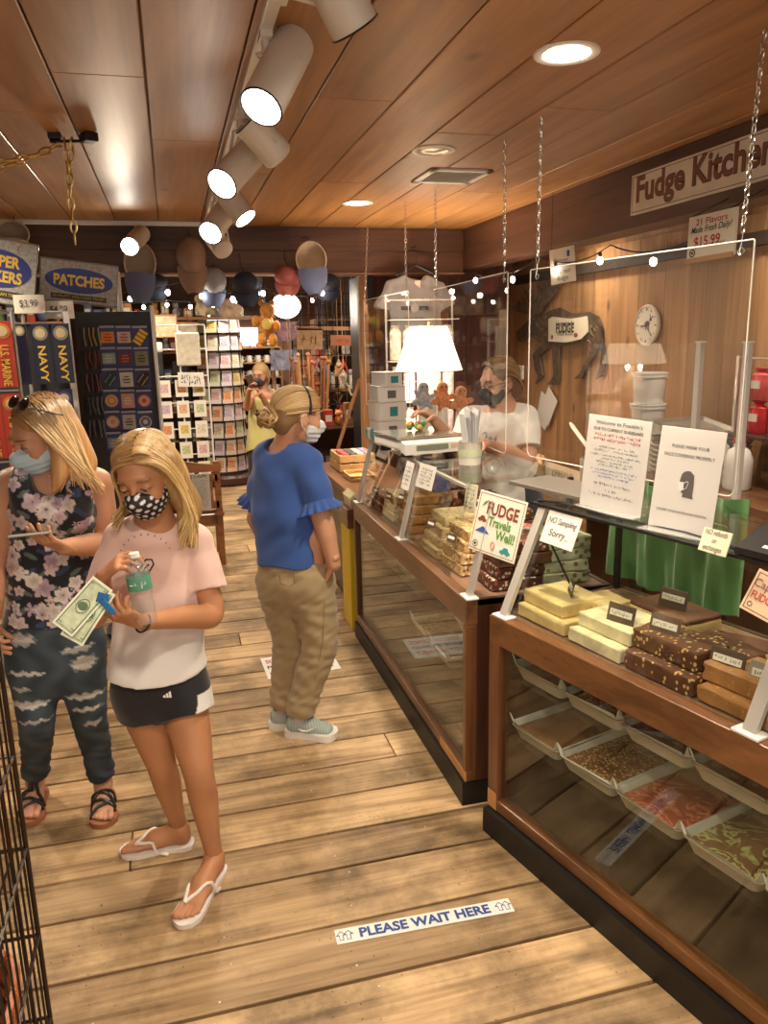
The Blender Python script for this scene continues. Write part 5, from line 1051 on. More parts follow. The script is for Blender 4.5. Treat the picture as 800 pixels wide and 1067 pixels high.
def patch(px, py, kind, col, lab, c2=(.7, .6, .4), sc=1):
    c = aty(px, py, YP); t = thing('embroidered_patch', lab, 'patch', c); w_ = .072*sc
    MB().box((c.x, YP-.004, c.z), (.092, .003, .115), bev=.001).build('card', PB, t); cm_, c2m = mat('patch_%02d%02d%02d' % tuple(int(q*99) for q in col), col, .8), mat('patch_%02d%02d%02d' % tuple(int(q*99) for q in c2), c2, .8)
    MB().box((c.x, YP-.006, c.z+.05), (.08, .002, .012)).build('header_strip', mat('patch_header', (.35, .35, .38), .5), t); o = Vector((c.x, YP-.008, c.z-.008))
    if kind == 'round': MB().lathe([(w_*.5, 0), (w_*.5, .003), (0, .004)], o, 20, (0, -1, 0)).build('emblem', cm_, t); MB().torus(o+Vector((0, -.004, 0)), w_*.44, .003, (0, 1, 0), 20, 5).lathe([(w_*.2, 0.003), (w_*.16, .006), (0, .006)], o, 8, (0, -1, 0)).build('stitching', c2m, t)
    elif kind == 'stripes':
        Rm = Matrix.Rotation(R(35), 3, 'Y'); MB().box(o, (.05, .004, .085), rot=Rm, bev=.002).build('emblem', cm_, t); m = MB()
        for q in (-1, 0, 1): m.box(o + Rm @ Vector((0, -.003, q*.024)), (.052, .002, .006), rot=Rm)
        m.build('stitching', c2m, t)
    elif kind == 'oval':
        Rm = Matrix.Rotation(R(38), 3, 'Y'); MB().ball(o, .05, 16, 8, sc=(.62, .06, 1.0), rot=Rm).build('emblem', cm_, t, smooth=True); m = MB()
        for q in (-1, 1): m.tube([o + Rm @ Vector((q*.014, -.005, -.03)), o + Rm @ Vector((q*.014, -.005, .03))], .0025, 4)
        m.build('stitching', c2m, t)
    else:
        MB().box(o, (w_, .004, w_*(1.15 if kind == 'tall' else .85)), bev=.002).build('emblem', cm_, t); m = MB(); m.box(o+Vector((0, -.003, 0)), (w_*.6, .002, w_*.12)); m.box(o+Vector((0, -.003, .016)), (w_*.4, .002, w_*.1)); m.box(o+Vector((0, -.003, -.016)), (w_*.5, .002, w_*.1)); m.build('stitching', c2m, t)
PT = [[('sq', (.75, .3, .05), 'orange and red flame-like', (.6, .05, .03)), ('sq', (.62, .5, .42), 'pale square red-lettered', (.5, .1, .08)), ('stripes', (.85, .5, .04), 'slanted yellow striped', (.05, .07, .05))],
      [('sq', (.30, .42, .36), 'grey green', (.6, .6, .55)), ('sq', (.22, .05, .05), 'dark red', (.5, .2, .15)), ('tall', (.28, .27, .18), 'olive khaki', (.08, .08, .05))],
      [('oval', (.04, .07, .07), 'dark oval with green', (.35, .45, .35)), ('tall', (.68, .66, .60), 'white upright', (.15, .12, .1)), ('oval', (.05, .04, .03), 'dark oval with two pale lines', (.6, .5, .4))],
      [('round', (.65, .28, .06), 'round orange', (.6, .55, .4)), ('tall', (.62, .35, .25), 'red and white shield', (.7, .68, .62)), ('round', (.68, .45, .38), 'round pale pink', (.55, .12, .08))],
      [('round', (.62, .52, .42), 'round cream', (.6, .3, .15)), ('tall', (.5, .48, .42), 'grey upright', (.12, .1, .1)), ('round', (.12, .12, .15), 'round black and grey', (.5, .5, .5))],
      [('sq', (.2, .25, .35), 'blue grey square', (.6, .5, .4)), ('round', (.4, .1, .08), 'round red', (.6, .55, .4)), ('sq', (.3, .3, .2), 'khaki square', (.1, .1, .1))]]
for r_, row in enumerate(PT):
    for q, (kd, c1, nm3, c2) in enumerate(row):
        patch(112+q*17.0+r_*1.4, 350+r_*22, kd, c1, f'{nm3} patch, {["top", "second", "third", "fourth", "fifth", "sixth"][r_]} row and {["left", "middle", "right"][q]} column of the patch rack', c2)
for r_ in range(5):   # dark keychain bundles beside the patches
    c = aty(95+r_*1.5, 350+r_*24, YP-.02); m = MB(); rq = random.Random(r_)
    for q in range(8): x = c.x-.045+.012*q; m.mi = q % 2; m.tube([(x, c.y, c.z+.045), (x+rq.uniform(-.006, .006), c.y-.01, c.z), (x+rq.uniform(-.01, .01), c.y, c.z-.055)], rq.uniform(.003, .006), 5)
    props(m.build('keychain_bundle', [mat('keychain_dark', (.03, .03, .03), .4, metal=.3), mat(['keychain_tan', 'keychain_red', 'keychain_rose', 'keychain_grey', 'keychain_steel'][r_], [(.4, .28, .12), (.22, .05, .04), (.25, .1, .1), (.16, .17, .19), (.15, .16, .18)][r_], .5)], None, smooth=True), f'bundle of {["tan striped", "dark red", "dark rose", "grey", "black"][r_]} keychains on the left column of the patch rack', 'keychains')
# ------------------------------------------------------------ card spinners
def card(p, rz, w_, h, m_, lab, grp=None, inner=None, tilt=-8):
    M_ = Matrix.Translation(p) @ Matrix.Rotation(rz, 4, 'Z') @ Matrix.Rotation(R(tilt), 4, 'X'); t = thing('greeting_card', lab, 'card', p, rz, grp)
    MB(M_).box((0, 0, h/2), (w_, .003, h)).build('paper', m_, t); MB(M_).box((0, -.002, h*.52), (w_*.62, .001, h*.5), bev=.0003).build('picture', inner, t)
CC = [('yellow', (.72, .58, .14)), ('pink', (.75, .48, .50)), ('peach', (.78, .48, .30)), ('cream', (.80, .72, .55)), ('orange', (.78, .34, .14)), ('pale green', (.58, .62, .36)), ('lilac', (.62, .48, .62))]
CM = {n: mat('card_'+n.replace(' ', '_'), tuple(min(.85, c*.5+.42) for c in c), .6) for n, c in CC}; CI = {n: mat('picture_'+n.replace(' ', '_'), c, .6, noise=.5, nscale=60) for n, c in CC}
SP = Vector((.578, 10.15, 0)); t = thing('card_spinner', 'tall round spinner rack of greeting cards in the back room', 'card rack', SP)
MB().lathe([(.0, 0), (.40, 0), (.42, .03), (.42, .10), (.38, .13), (0, .13)], SP, 32).build('base', mat('spinner_base', (.07, .03, .02), .4), t); m = MB()
rows, z0, dz = 9, .17, .215
for q in range(rows+1): m.torus(SP+Vector((0, 0, z0+q*dz-.012)), .275, .009, seg=32)
for q in range(12): a = R(30*q); m.tube([SP+Vector((.28*math.cos(a), .28*math.sin(a), z0)), SP+Vector((.28*math.cos(a), .28*math.sin(a), z0+rows*dz))], .008, 5)
m.cyl(SP, SP+Vector((0, 0, z0+rows*dz+.1)), .03); m.build('wire_frame', BLACK, t, smooth=True)
seq = ['yellow', 'pink', 'peach', 'cream', 'orange', 'pale green', 'lilac']; cn_ = ['far left', 'left', 'middle', 'right', 'far right']
for r_ in range(rows):
    for q, ang in enumerate((-150, -120, -90, -60, -30)):
        a = R(ang+12); n_ = seq[(r_*3+q*2+(r_*q) % 3) % 7]
        card(SP+Vector((.285*math.cos(a), .285*math.sin(a), z0+r_*dz)), a+R(90), .135, .185, CM[n_], f'{n_} greeting card on the round spinner, row {["one","two","three","four","five","six","seven","eight","nine"][r_]} from the bottom, {cn_[q]} column', None, CI[n_])
t = thing('spinner_top_sign', 'glowing white sign card standing on top of the round card spinner', 'sign', SP+Vector((0, -.28, 2.02))); MB().box(SP+Vector((0, -.27, 2.11)), (.26, .01, .16)).build('panel', emat('lit_sign', (1, .97, .9), 2.5), t); MB().tube([SP+Vector((a, -.27, b)) for a, b in ((-.13, 2.03), (.13, 2.03), (.13, 2.19), (-.13, 2.19))], .008, 5, closed=True).build('frame', BLACK, t)
# second, white wire spinner with souvenir cards
S2 = Vector((.10, 8.2, 0)); t = thing('souvenir_spinner', 'white wire rack of souvenir cards left of the round card spinner', 'card rack', S2); m = MB()
for x in (-.30, -.02, .24): m.tube([S2+Vector((x, -.18, .3)), S2+Vector((x, -.18, 1.95))], .010, 6)
for z in (.42, .68, .94, 1.2, 1.46, 1.72, 1.95): m.tube([S2+Vector((-.30, -.18, z)), S2+Vector((.24, -.18, z))], .007, 5)
m.cyl(S2, S2+Vector((0, 0, 1.9)), .02).lathe([(0, 0), (.25, 0), (.25, .03), (0, .04)], S2, 20); m.build('frame', WHITE, t); MB().box(S2+Vector((-.02, -.10, .95)), (.14, .04, 1.3)).build('dark_back', BLACK, t)
for r_ in range(5):
    for q in range(3):
        n_ = seq[(r_*2+q*3) % 7]; card(S2+Vector((-.19+q*.165, -.20, .44+r_*.205)), 0, .12, .165, CM['cream'], f'cream souvenir card with {n_} picture on the white rack, {["bottom", "second", "middle", "fourth", "top"][r_]} row, {["left", "middle", "right"][q]}', None, CI[n_], -4)
s = placard('rack_sign', 'white handwritten sign on the white wire rack of souvenir cards', 'sign', aty(185, 388, 7.95), aty(212, 388, 7.95), aty(185, 403, 7.95), PAPER, .004); [marks(s.t, s.at(0, y_), s.u, s.v, s.W*.75, .04, INK, int(y_*10)+7) for y_ in (.45, 0, -.45)]
props(MB().box2((S2.x-.05, S2.y-.24, 1.56), (S2.x+.18, S2.y-.2, 1.88), bev=.015).build('white_bag', mat('cream_bag', (.74, .68, .55), .7, noise=.2, nscale=20)), 'cream cloth bag hanging on top of the white wire rack', 'bag')
for r_ in range(9):
    c = aty(156, 404+r_*11.5, 7.2); t = thing('blue_card_pack', f'blue card pack in the narrow column beside the patch rack, {["top", "second", "third", "fourth", "fifth", "sixth", "seventh", "eighth", "ninth"][r_]} from the top', 'card pack', c)
    MB().box(c, (.15, .02, .075), bev=.003).build('pack', mat('pack_blue', (.04, .12, .30), .4), t); MB().box(c+Vector((0, -.011, .005)), (.10, .002, .03)).build('label_strip', mat('pack_label', (.30, .42, .60), .5), t)
t = thing('pack_column', 'white wire column holding the blue card packs', 'rack', (aty(156, 404, 7.25).x, 7.25, 0)); x_ = aty(156, 440, 7.25).x; MB().tube([(x_-.09, 7.24, 0), (x_-.09, 7.24, 2.0), (x_+.09, 7.24, 2.0), (x_+.09, 7.24, 0)], .009, 6).tube([(x_-.09, 7.24, 1.0), (x_+.09, 7.24, 1.0)], .007, 5).build('frame', WHITE, t)
for k, (px, py, w_, h, c, lab) in enumerate(((134+24, 384, .24, .34, (.02, .02, .025), 'black shirt hanging behind the blue card packs'), (160, 362, .18, .10, (.72, .7, .66), 'white box on the shelf above the blue card packs'), (173, 340, .22, .22, (.55, .40, .25), 'tan framed picture hanging above the souvenir rack'), (196, 345, .18, .16, (.32, .26, .2), 'brown framed picture right of the tan framed one'))):
    c0 = aty(px, py, 8.6); t = thing(['hanging_shirt', 'white_box', 'framed_picture', 'framed_picture'][k], lab, ['shirt', 'box', 'picture', 'picture'][k], c0); MB().box(c0, (w_, .03, h), bev=.01).build('panel', mat(f'bg_item_{k}', c, .6, noise=.4, nscale=18), t)
    MB().tube([c0+Vector((0, 0, h/2)), (c0.x, c0.y, 2.72)], .003, 4).build('cord', BLACK, t)
    if k > 1: MB().tube([c0+Vector((sx_*w_/2, -.01, sz_*h/2)) for sx_, sz_ in ((-1, -1), (1, -1), (1, 1), (-1, 1))], .012, 6, closed=True).build('frame', mat('frame_wood', (.3, .16, .07), .5), t)
# ------------------------------------------------------------ bench
t = thing('wooden_bench', 'reddish brown wooden bench with curved back rail', 'bench', (-.2, 6.45, 0)); WB = wood('bench_wood', (.13, .045, .015), (.34, .13, .045), 'X', 1.2, .35, .1, coat=.3)
x1, y0 = .285, 6.25
for x in (-.75, x1-.03):
    MB().box2((x, y0, 0), (x+.05, y0+.045, .86), bev=.006).build('leg', WB, t); MB().box2((x, y0+.42, 0), (x+.05, y0+.465, .44), bev=.006).build('leg', WB, t); MB().box2((x-.01, y0-.02, .42), (x+.06, y0+.5, .45), bev=.004).build('side_rail', WB, t)
pr = [(-.78, .78)] + [(-.78 + (x1+.03+.78)*q/24, .87 + .035*math.sin(math.pi*2*(q/24)*1.0 - math.pi/2) * (1 if 0 < q < 24 else .6)) for q in range(25)] + [(x1+.03, .78)]
MB().prism(pr, (0, y0-.005, 0), (1, 0, 0), (0, 0, 1), (0, .03, 0)).build('top_rail', WB, t)
MB().box2((-.75, y0, .70), (x1, y0+.025, .76), bev=.003).build('rail', WB, t); MB().box2((-.75, y0, .48), (x1, y0+.025, .54), bev=.003).build('rail', WB, t)
for q in range(9): MB().box2((-.70+q*.11, y0+.005, .54), (-.64+q*.11, y0+.02, .70)).build('back_slat', WB, t)
MB().box2((-.76, y0+.03, .43), (x1+.01, y0+.5, .46), bev=.005).build('seat', WB, t); MB().box2((-.74, y0+.02, .33), (x1-.01, y0+.04, .42), bev=.003).build('apron', WB, t)
c = aty(205, 520, 6.2); t = thing('newspaper', 'grey printed newspaper standing on the bench back', 'newspaper', (c.x, 6.215, .47)); MB().box((c.x, 6.235, .62), (.22, .008, .30)).build('sheet', mat('newsprint', (.52, .50, .47), .8), t); [marks(t, (c.x, 6.229, .75-.018*q), (1, 0, 0), (0, 0, 1), .18, .03 if q == 0 else .011, INK, q) for q in range(14) if q != 1]
# ------------------------------------------------------------ back room shelves
WSH = wood('shelf_wood', (.16, .075, .03), (.42, .22, .10), 'X', 1.2, .5, .1)
def shelf_unit(x0, x1, y, z0, z1, n, lab, dpt=.28, m_=None):
    t = thing('shelf_unit', lab, 'shelf unit', ((x0+x1)/2, y, 0)); m_ = m_ or WSH
    for x in (x0, x1): MB().box2((x-.015, y-dpt, z0), (x+.015, y, z1), bev=.003).build('side_panel', m_, t)
    MB().box2((x0, y-.015, z0), (x1, y, z1)).build('back_panel', mat('shelf_back', (.10, .055, .03), .7), t); zs = [z0 + (z1-z0)*k/n for k in range(n+1)]
    for z in zs: MB().box2((x0, y-dpt, z-.01), (x1, y, z+.01), bev=.002).build('shelf', m_, t)
    return zs
zs = shelf_unit(.62, 1.52, 11.6, 0, 1.68, 8, 'wooden shelf unit of white mugs against the back wall')
mug = MB().lathe([(0, 0), (.038, 0), (.042, .01), (.042, .095), (.038, .095), (.036, .01)], (0, 0, 0), 14); mg = thing('white_mug', 'small white mug on the back wall shelf unit', 'mug', (0, 0, 0), 0, 'white mugs on the back wall shelves'); mug.build('cup', WHITEPL, mg, smooth=True, angle=50); MB().torus((.055, 0, .05), .024, .006, (0, 1, 0), 10, 5).build('handle', WHITEPL, mg, smooth=True)
first = True
for r_ in range(2, 8):
    for q in range(7):
        p = (.70+q*.125, 11.40, zs[r_]+.0105)
        if first: mg.location = p; WM[mg] = Matrix.Translation(p); first = False
        else: dup(mg, p, 0)
rq = random.Random(21); IT = [('red', (.5, .06, .04)), ('cream', (.70, .62, .48)), ('brown', (.28, .14, .07)), ('orange', (.70, .30, .08)), ('dark', (.05, .04, .04)), ('grey', (.38, .36, .34)), ('blue', (.10, .16, .34)), ('tan', (.50, .34, .18)), ('white', (.72, .70, .66)), ('green', (.18, .28, .12))]
def stock(x0, x1, y, z, hmax, where, seed, kinds=('box', 'jar', 'figurine')):
    rq = random.Random(seed); x = x0+.03; k = 0; used = {}
    while x < x1-.05:
        w_ = rq.uniform(.06, .12); h = rq.uniform(.45, .95)*hmax; n_, c = IT[rq.randrange(len(IT))]; kd = kinds[rq.randrange(len(kinds))]; p = Vector((x+w_/2, y, z+.001)); k += 1
        nm4 = {'box': 'gift_box', 'jar': 'souvenir_jar', 'figurine': 'wooden_figurine'}[kd]; t = thing(nm4, f'{n_} {nm4.replace("_", " ")} on {where}, {["first", "second", "third", "fourth", "fifth", "sixth", "seventh", "eighth", "ninth", "tenth", "eleventh", "twelfth", "thirteenth", "fourteenth", "fifteenth", "sixteenth"][min(k-1, 15)]} from the left', {'box': 'box', 'jar': 'jar', 'figurine': 'figurine'}[kd], p)
        mm = mat('stock_'+n_, c, .5, noise=.35, nscale=25)
        if kd == 'box': MB(Matrix.Translation(p)).box((0, 0, h/2), (w_, .1, h), bev=.004).build('carton', mm, t); MB(Matrix.Translation(p)).box((0, -.051, h*.5), (w_*.7, .002, h*.4)).build('label_strip', mat('cream_board'), t)
        elif kd == 'jar': MB(Matrix.Translation(p)).lathe([(0, 0), (w_*.42, 0), (w_*.45, h*.1), (w_*.45, h*.7), (w_*.3, h*.8)], (0, 0, 0), 14, cap=False).build('jar', mm, t, smooth=True); MB(Matrix.Translation(p)).lathe([(w_*.32, h*.78), (w_*.32, h*.92), (0, h*.93)], (0, 0, 0), 14).build('lid', mat('jar_lid', (.6, .5, .3), .4), t)
        else: MB(Matrix.Translation(p)).ball((0, 0, h*.3), h*.3, 10, 7, sc=(.8, .7, 1)).build('body', mm, t, smooth=True); MB(Matrix.Translation(p)).ball((0, 0, h*.72), h*.2, 10, 7).ball((-h*.12, 0, h*.9), h*.06, 6, 5).ball((h*.12, 0, h*.9), h*.06, 6, 5).build('head', mm, t, smooth=True)
        x += w_ + rq.uniform(.01, .03)
stock(.64, 1.5, 11.45, 1.692, .12, 'top of the mug shelf unit', 1)
zs = shelf_unit(1.60, 2.75, 9.2, 0, 2.0, 5, 'wooden shelf unit of souvenirs behind the leaning board', .32)
for k, z in enumerate(zs[1:5]): stock(1.62, 2.72, 9.02, z+.01, .26, f'shelf {["two", "three", "four", "five"][k]} of the right souvenir shelf unit', 30+k)
zs = shelf_unit(-.9, .35, 11.6, 0, 2.05, 5, 'wooden shelf unit at the back behind the card racks', .32)
for k, z in enumerate(zs[1:6]): stock(-.88, .33, 11.42, z+.01, .25, f'shelf {["two", "three", "four", "five", "six"][k]} of the left back shelf unit', 40+k)
zs = shelf_unit(1.22, 1.95, 7.6, 0, .95, 2, 'low dark display shelf behind the side counter', .34, WDARK)
stock(1.24, 1.93, 7.42, .96, .26, 'the low display shelf behind the side counter', 60)
stock(1.24, 1.93, 7.42, .485, .26, 'the lower board of the low display shelf', 61)
zs = shelf_unit(-2.1, -1.0, 8.6, 0, 2.0, 5, 'wooden shelf unit at the far left of the back room', .32)
for k, z in enumerate(zs[1:6]): stock(-2.08, -1.02, 8.42, z+.01, .25, f'shelf {["two", "three", "four", "five", "six"][k]} of the far left shelf unit', 70+k)
# high wooden ledge with boxes over the back room
t = thing('high_ledge', 'long wooden ledge near the ceiling of the back room', 'ledge', (.4, 9.0, 1.98)); MB().box2((-.9, 8.85, 2.02), (1.15, 9.15, 2.05), bev=.003).build('board', WSH, t); MB().box2((-.88, 8.86, 0), (-.84, 8.9, 2.02)).box2((1.08, 8.86, 0), (1.12, 8.9, 2.02)).build('bracket_posts', WSH, t)
stock(-.88, .75, 9.0, 2.05, .2, 'the high wooden ledge', 80, ('box', 'box', 'figurine'))
# bright window and notice cards on the back wall
w1 = placard('backlit_panel', 'bright white lit notice panel on the back wall left of the orange toy', 'sign', (1.0, 11.98, 1.97), (1.28, 11.98, 1.97), (1.0, 11.98, 1.70), emat('panel_glow', (.95, .96, 1), 6), .01)
MB().tube([w1.at(a, b) for a, b in ((-1, -1), (1, -1), (1, 1), (-1, 1))], .012, 6, closed=True).build('frame', WHITE, w1.t)
# hanging globe
gp = aty(298, 319, 8.0); t = thing('globe_lamp', 'glowing oval white globe lamp hanging under the pink cap', 'lamp', gp); MB().ball(gp, .145, 24, 14, sc=(1, 1, .82)).build('globe', emat('globe_glow', (1, .93, .82), 9), t, smooth=True); MB().cyl(gp+Vector((0, 0, .11)), (gp.x, gp.y, 2.72), .008).lathe([(.05, .11), (.03, .15), (0, .15)], gp, 16).build('stem', BRASS, t); point('lamp_light', gp, 60, .14, (1, .88, .7), t)
for k, (x, y) in enumerate(((-.3, 8.0), (.9, 9.6), (-1.4, 7.3), (.35, 6.9), (2.1, 7.6), (1.3, 10.9))):
    t = thing('back_room_light', 'small ceiling spotlight over the back room shelves', 'ceiling light', (x, y, 2.72), 0, 'back room ceiling spotlights'); MB().lathe([(.05, 0), (.055, -.08), (.03, -.09)], (x, y, 2.72), 16).build('housing', WHITE, t, smooth=True); MB().lathe([(.045, -.081), (0, -.082)], (x, y, 2.72), 16, cap=False).build('lens', LENSE, t)
    spot('spot_light', (x, y, 2.6), (x, y+.2, 0), 85, 140, .9, .06, WARM, t)
# orange plush toy hanging, walking sticks, wooden signs
gp = aty(277, 338, 7.9); t = thing('plush_toy', 'orange and yellow plush toy hanging in the back room', 'plush toy', gp); m = MB(); m.ball(gp, .10, 14, 9, sc=(.8, .6, 1.1)); m.ball(gp+Vector((.02, -.03, .13)), .075, 12, 8)
for a, b, r in ((-.1, .03, .04), (.1, -.02, .04), (-.05, -.14, .045), (.06, -.15, .045), (-.04, .21, .025), (.07, .2, .025)): m.ball(gp+Vector((a, -.02, b)), r, 10, 7, sc=(1, 1, 1.4))
m.build('body', mat('plush_orange', (.80, .33, .05), .9, noise=.4, nscale=25, sheen=.4), t, smooth=True); MB().ball(gp+Vector((.0, -.07, .0)), .06, 12, 8, sc=(.8, .5, 1)).build('belly', mat('plush_yellow', (.85, .65, .15), .9), t, smooth=True); MB().tube([gp+Vector((0, 0, .2)), (gp.x, gp.y, 2.72)], .003, 4).build('string', BLACK, t)
m = thing('stick_barrel', 'wooden barrel holding walking sticks at the back', 'barrel', (1.42, 8.3, 0)); MB().lathe([(0, 0), (.16, 0), (.19, .25), (.16, .5), (.15, .5), (.14, .05), (0, .05)], (1.42, 8.3, 0), 20).build('staves', WSH, m, smooth=True, angle=50); MB().torus((1.42, 8.3, .12), .178, .006).torus((1.42, 8.3, .4), .175, .006).build('hoops', BLACK, m)
for k in range(8):
    a = R(45*k); b = (1.42+.09*math.cos(a), 8.3+.09*math.sin(a), .052); e = (1.42+.2*math.cos(a), 8.3+.12*math.sin(a), 1.55+.04*(k % 3)); t = MB().tube([b, e], .014, 6); t.ball(e, .024, 8, 6)
    props(t.build('walking_stick', mat('stick_wood_%d' % (k % 3), [(.45, .2, .07), (.3, .12, .05), (.55, .3, .12)][k % 3], .5), smooth=True), 'brown wooden walking stick standing in the barrel', 'walking stick', 'walking sticks in the barrel')
for k, (px0, px1, py0, py1, w_, lab) in enumerate(((310, 336, 342, 364, 'MAINE', 'wide wooden sign board hanging over the walking sticks'), (345, 366, 349, 360, 'CABIN', 'small reddish wooden sign right of the wide one'), (308, 368, 340, 344, '', 'long thin wooden beam above the two wooden signs'))):
    s = placard('wooden_sign', lab, 'sign', aty(px0, py0, 7.8), aty(px1, py0+.5, 7.8), aty(px0, py1, 7.8), [mat('sign_wood_a', (.48, .30, .16), .6, noise=.3), mat('sign_wood_b', (.42, .16, .08), .6), mat('sign_wood_c', (.40, .20, .09), .6)][k], .03); 
    if w_: marks(s.t, s.at(0, 0), s.u, s.v, s.W*.7, s.H*.35, BROWNI, k)
    MB().tube([s.at(-.8, 1), (s.at(-.8, 1).x, 7.8, 2.72)], .003, 4).tube([s.at(.8, 1), (s.at(.8, 1).x, 7.8, 2.72)], .003, 4).build('cords', BLACK, s.t)
# hanging straw wreath shapes, dark goods on hooks
rq = random.Random(77)
for k in range(26):
    px, py = rq.uniform(302, 372), rq.uniform(368, 440); y = rq.uniform(8.5, 8.9); p = aty(px, py, y); n_, c = IT[rq.randrange(len(IT))]; m = MB()
    for q in range(5): m.tube([p+Vector((0, 0, .06)), p+Vector((rq.uniform(-.06, .06), rq.uniform(-.03, .03), rq.uniform(-.08, .0))), p+Vector((rq.uniform(-.07, .07), 0, -.12))], rq.uniform(.004, .012), 5)
    m.ball(p, .03, 8, 6); m.tube([p, (p.x, p.y, 2.72)], .002, 4); props(m.build('hanging_ornament', mat('stock_'+n_, c, .5), None, smooth=True), f'{n_} ornament hanging on the back room display behind the blond bun woman', 'ornament', f'{n_} ornaments hanging in the back room')
t = thing('display_grid', 'black wire grid carrying ornaments in the back room', 'rack', (1.75, 8.72, 0)); m = MB()
for k in range(12): m.tube([(1.3+k*.1, 8.72, .9), (1.3+k*.1, 8.72, 2.3)], .005, 4)
for k in range(13): m.tube([(1.3, 8.72, .95+k*.11), (2.4, 8.72, .95+k*.11)], .005, 4)
m.tube([(1.3, 8.72, 0), (1.3, 8.72, 2.3)], .012, 6).tube([(2.4, 8.72, 0), (2.4, 8.72, 2.3)], .012, 6); m.build('grid', BLACK, t)
# clothing hanging left and centre
for k, (px, py, c, lab) in enumerate(((262, 300, (.03, .035, .06), 'dark navy shirt hanging behind the navy cap'), (240, 322, (.25, .16, .1), 'brown bag hanging above the card spinner'), (215, 318, (.30, .22, .12), 'tan basket hanging above the souvenir rack'), (300, 345, (.20, .10, .12), 'dark red patterned picture under the globe lamp'), (296, 375, (.25, .25, .33), 'grey blue printed scarf hanging under the globe lamp'), (312, 385, (.6, .2, .08), 'orange printed flag hanging left of the walking sticks'))):
    p = aty(px, py, 8.3+.1*k); w_, h = (.22, .2) if k != 4 else (.3, .22); t = thing(['hanging_shirt', 'hanging_bag', 'hanging_basket', 'framed_picture', 'hanging_scarf', 'hanging_flag'][k], lab, ['shirt', 'bag', 'basket', 'picture', 'scarf', 'flag'][k], p); m = MB(); rs = []
    for q in range(8): z = p.z+h/2-h*q/7; rs.append([Vector((p.x+w_/2*s_+.01*math.sin(q*2+k), p.y+.015*math.sin(s_*9+q)+dd, z)) for dd in (0,) for s_ in (-1, -.6, -.2, .2, .6, 1)] + [Vector((p.x+w_/2*s_+.01*math.sin(q*2+k), p.y+.015*math.sin(s_*9+q)+.012, z)) for s_ in (1, .6, .2, -.2, -.6, -1)])
    m.rings(rs); m.build('cloth', mat(f'hang_cloth_{k}', c, .8, noise=.6, nscale=14), t, smooth=True); MB().tube([p+Vector((0, 0, h/2)), (p.x, p.y, 2.72)], .003, 4).build('cord', BLACK, t)
# ------------------------------------------------------------ wire basket rack at the lower left
t = thing('wire_rack', 'black wire basket rack at the lower left corner', 'wire rack', (-.62, 1.15, 0)); m = MB(); xs0, xs1, ya, yb = -.95, -.385, .62, 1.63; WIRE = mat('rack_wire', (.03, .02, .015), .35, metal=.6)
for x in (xs0, xs1):
    for y in (ya, yb): m.tube([(x, y, 0), (x, y, 1.30)], .0055, 6)
for z in (.06, .30, .52, .74, .96, 1.18, 1.29):
    for a, b in (((xs0, ya), (xs1, ya)), ((xs1, ya), (xs1, yb)), ((xs1, yb), (xs0, yb)), ((xs0, yb), (xs0, ya))): m.tube([(*a, z), (*b, z)], .0045, 5)
m.build('frame', WIRE, t, smooth=True); m = MB()
y = ya+.05
while y < yb: m.tube([(xs1, y, .06), (xs1, y, 1.29)], .0026, 4); y += .04
x = xs0+.05
while x < xs1: m.tube([(x, yb, .06), (x, yb, 1.29)], .0026, 4); x += .04
m.build('wire_mesh', WIRE, t, smooth=True); m = MB()
for z in (.30, .74, 1.18):
    x = xs0
    while x < xs1: m.tube([(x, ya, z), (x, yb, z)], .0026, 4); x += .045
m.build('wire_shelves', WIRE, t)
def wicker(c, w_, d_, h, lab, m_):
    t = thing('wicker_basket', lab, 'basket', c); m = MB(); n = 12
    for q in range(n):
        z = c.z+.01+h*q/n; k_ = 1+.12*q/n; P = []
        for a in range(40): th = R(9*a); ex = .55; x = math.copysign(abs(math.cos(th))**ex, math.cos(th)); y = math.copysign(abs(math.sin(th))**ex, math.sin(th)); o = 1+.02*(1 if (a//2+q) % 2 else -1); P.append((c.x+w_/2*k_*x*o, c.y+d_/2*k_*y*o, z))
        m.tube(P, h/n*.52, 5, closed=True)
    m.build('woven_sides', m_, t, smooth=True); MB().box((c.x, c.y, c.z+.006), (w_*.9, d_*.9, .01)).build('base', m_, t)
    P = []
    for a in range(40): th = R(9*a); x = math.copysign(abs(math.cos(th))**.55, math.cos(th)); y = math.copysign(abs(math.sin(th))**.55, math.sin(th)); P.append((c.x+w_/2*1.13*x, c.y+d_/2*1.13*y, c.z+h+.01))
    m = MB(); m.tube(P, .011, 6, closed=True); m.build('rim', m_, t, smooth=True)
WK = mat('wicker_orange', (.70, .22, .03), .5, noise=.3, nscale=40)
wicker(Vector((-.615, 1.38, .745)), .36, .40, .17, 'orange brown wicker basket on the upper shelf of the wire rack', WK); wicker(Vector((-.622, 1.39, .305)), .38, .42, .20, 'red brown wicker basket on the lower shelf of the wire rack', mat('wicker_red', (.42, .11, .04), .4, noise=.3, nscale=40, coat=.4))
m = MB(); m.ball((-.56, 1.38, .50), .10, 16, 10, sc=(1, 1.2, .9)); props(m.build('green_bag', mat('green_bag', (.22, .42, .20), .25, noise=.5, nscale=18), smooth=True), 'shiny green bag lying in the lower wicker basket', 'bag')
m = MB(); m.ball((-.62, 1.3, .82), .11, 16, 10, sc=(1, 1.2, .8)); props(m.build('red_bag', mat('red_bag', (.35, .04, .03), .3, noise=.5, nscale=18), smooth=True), 'dark red bag lying in the upper wicker basket', 'bag')
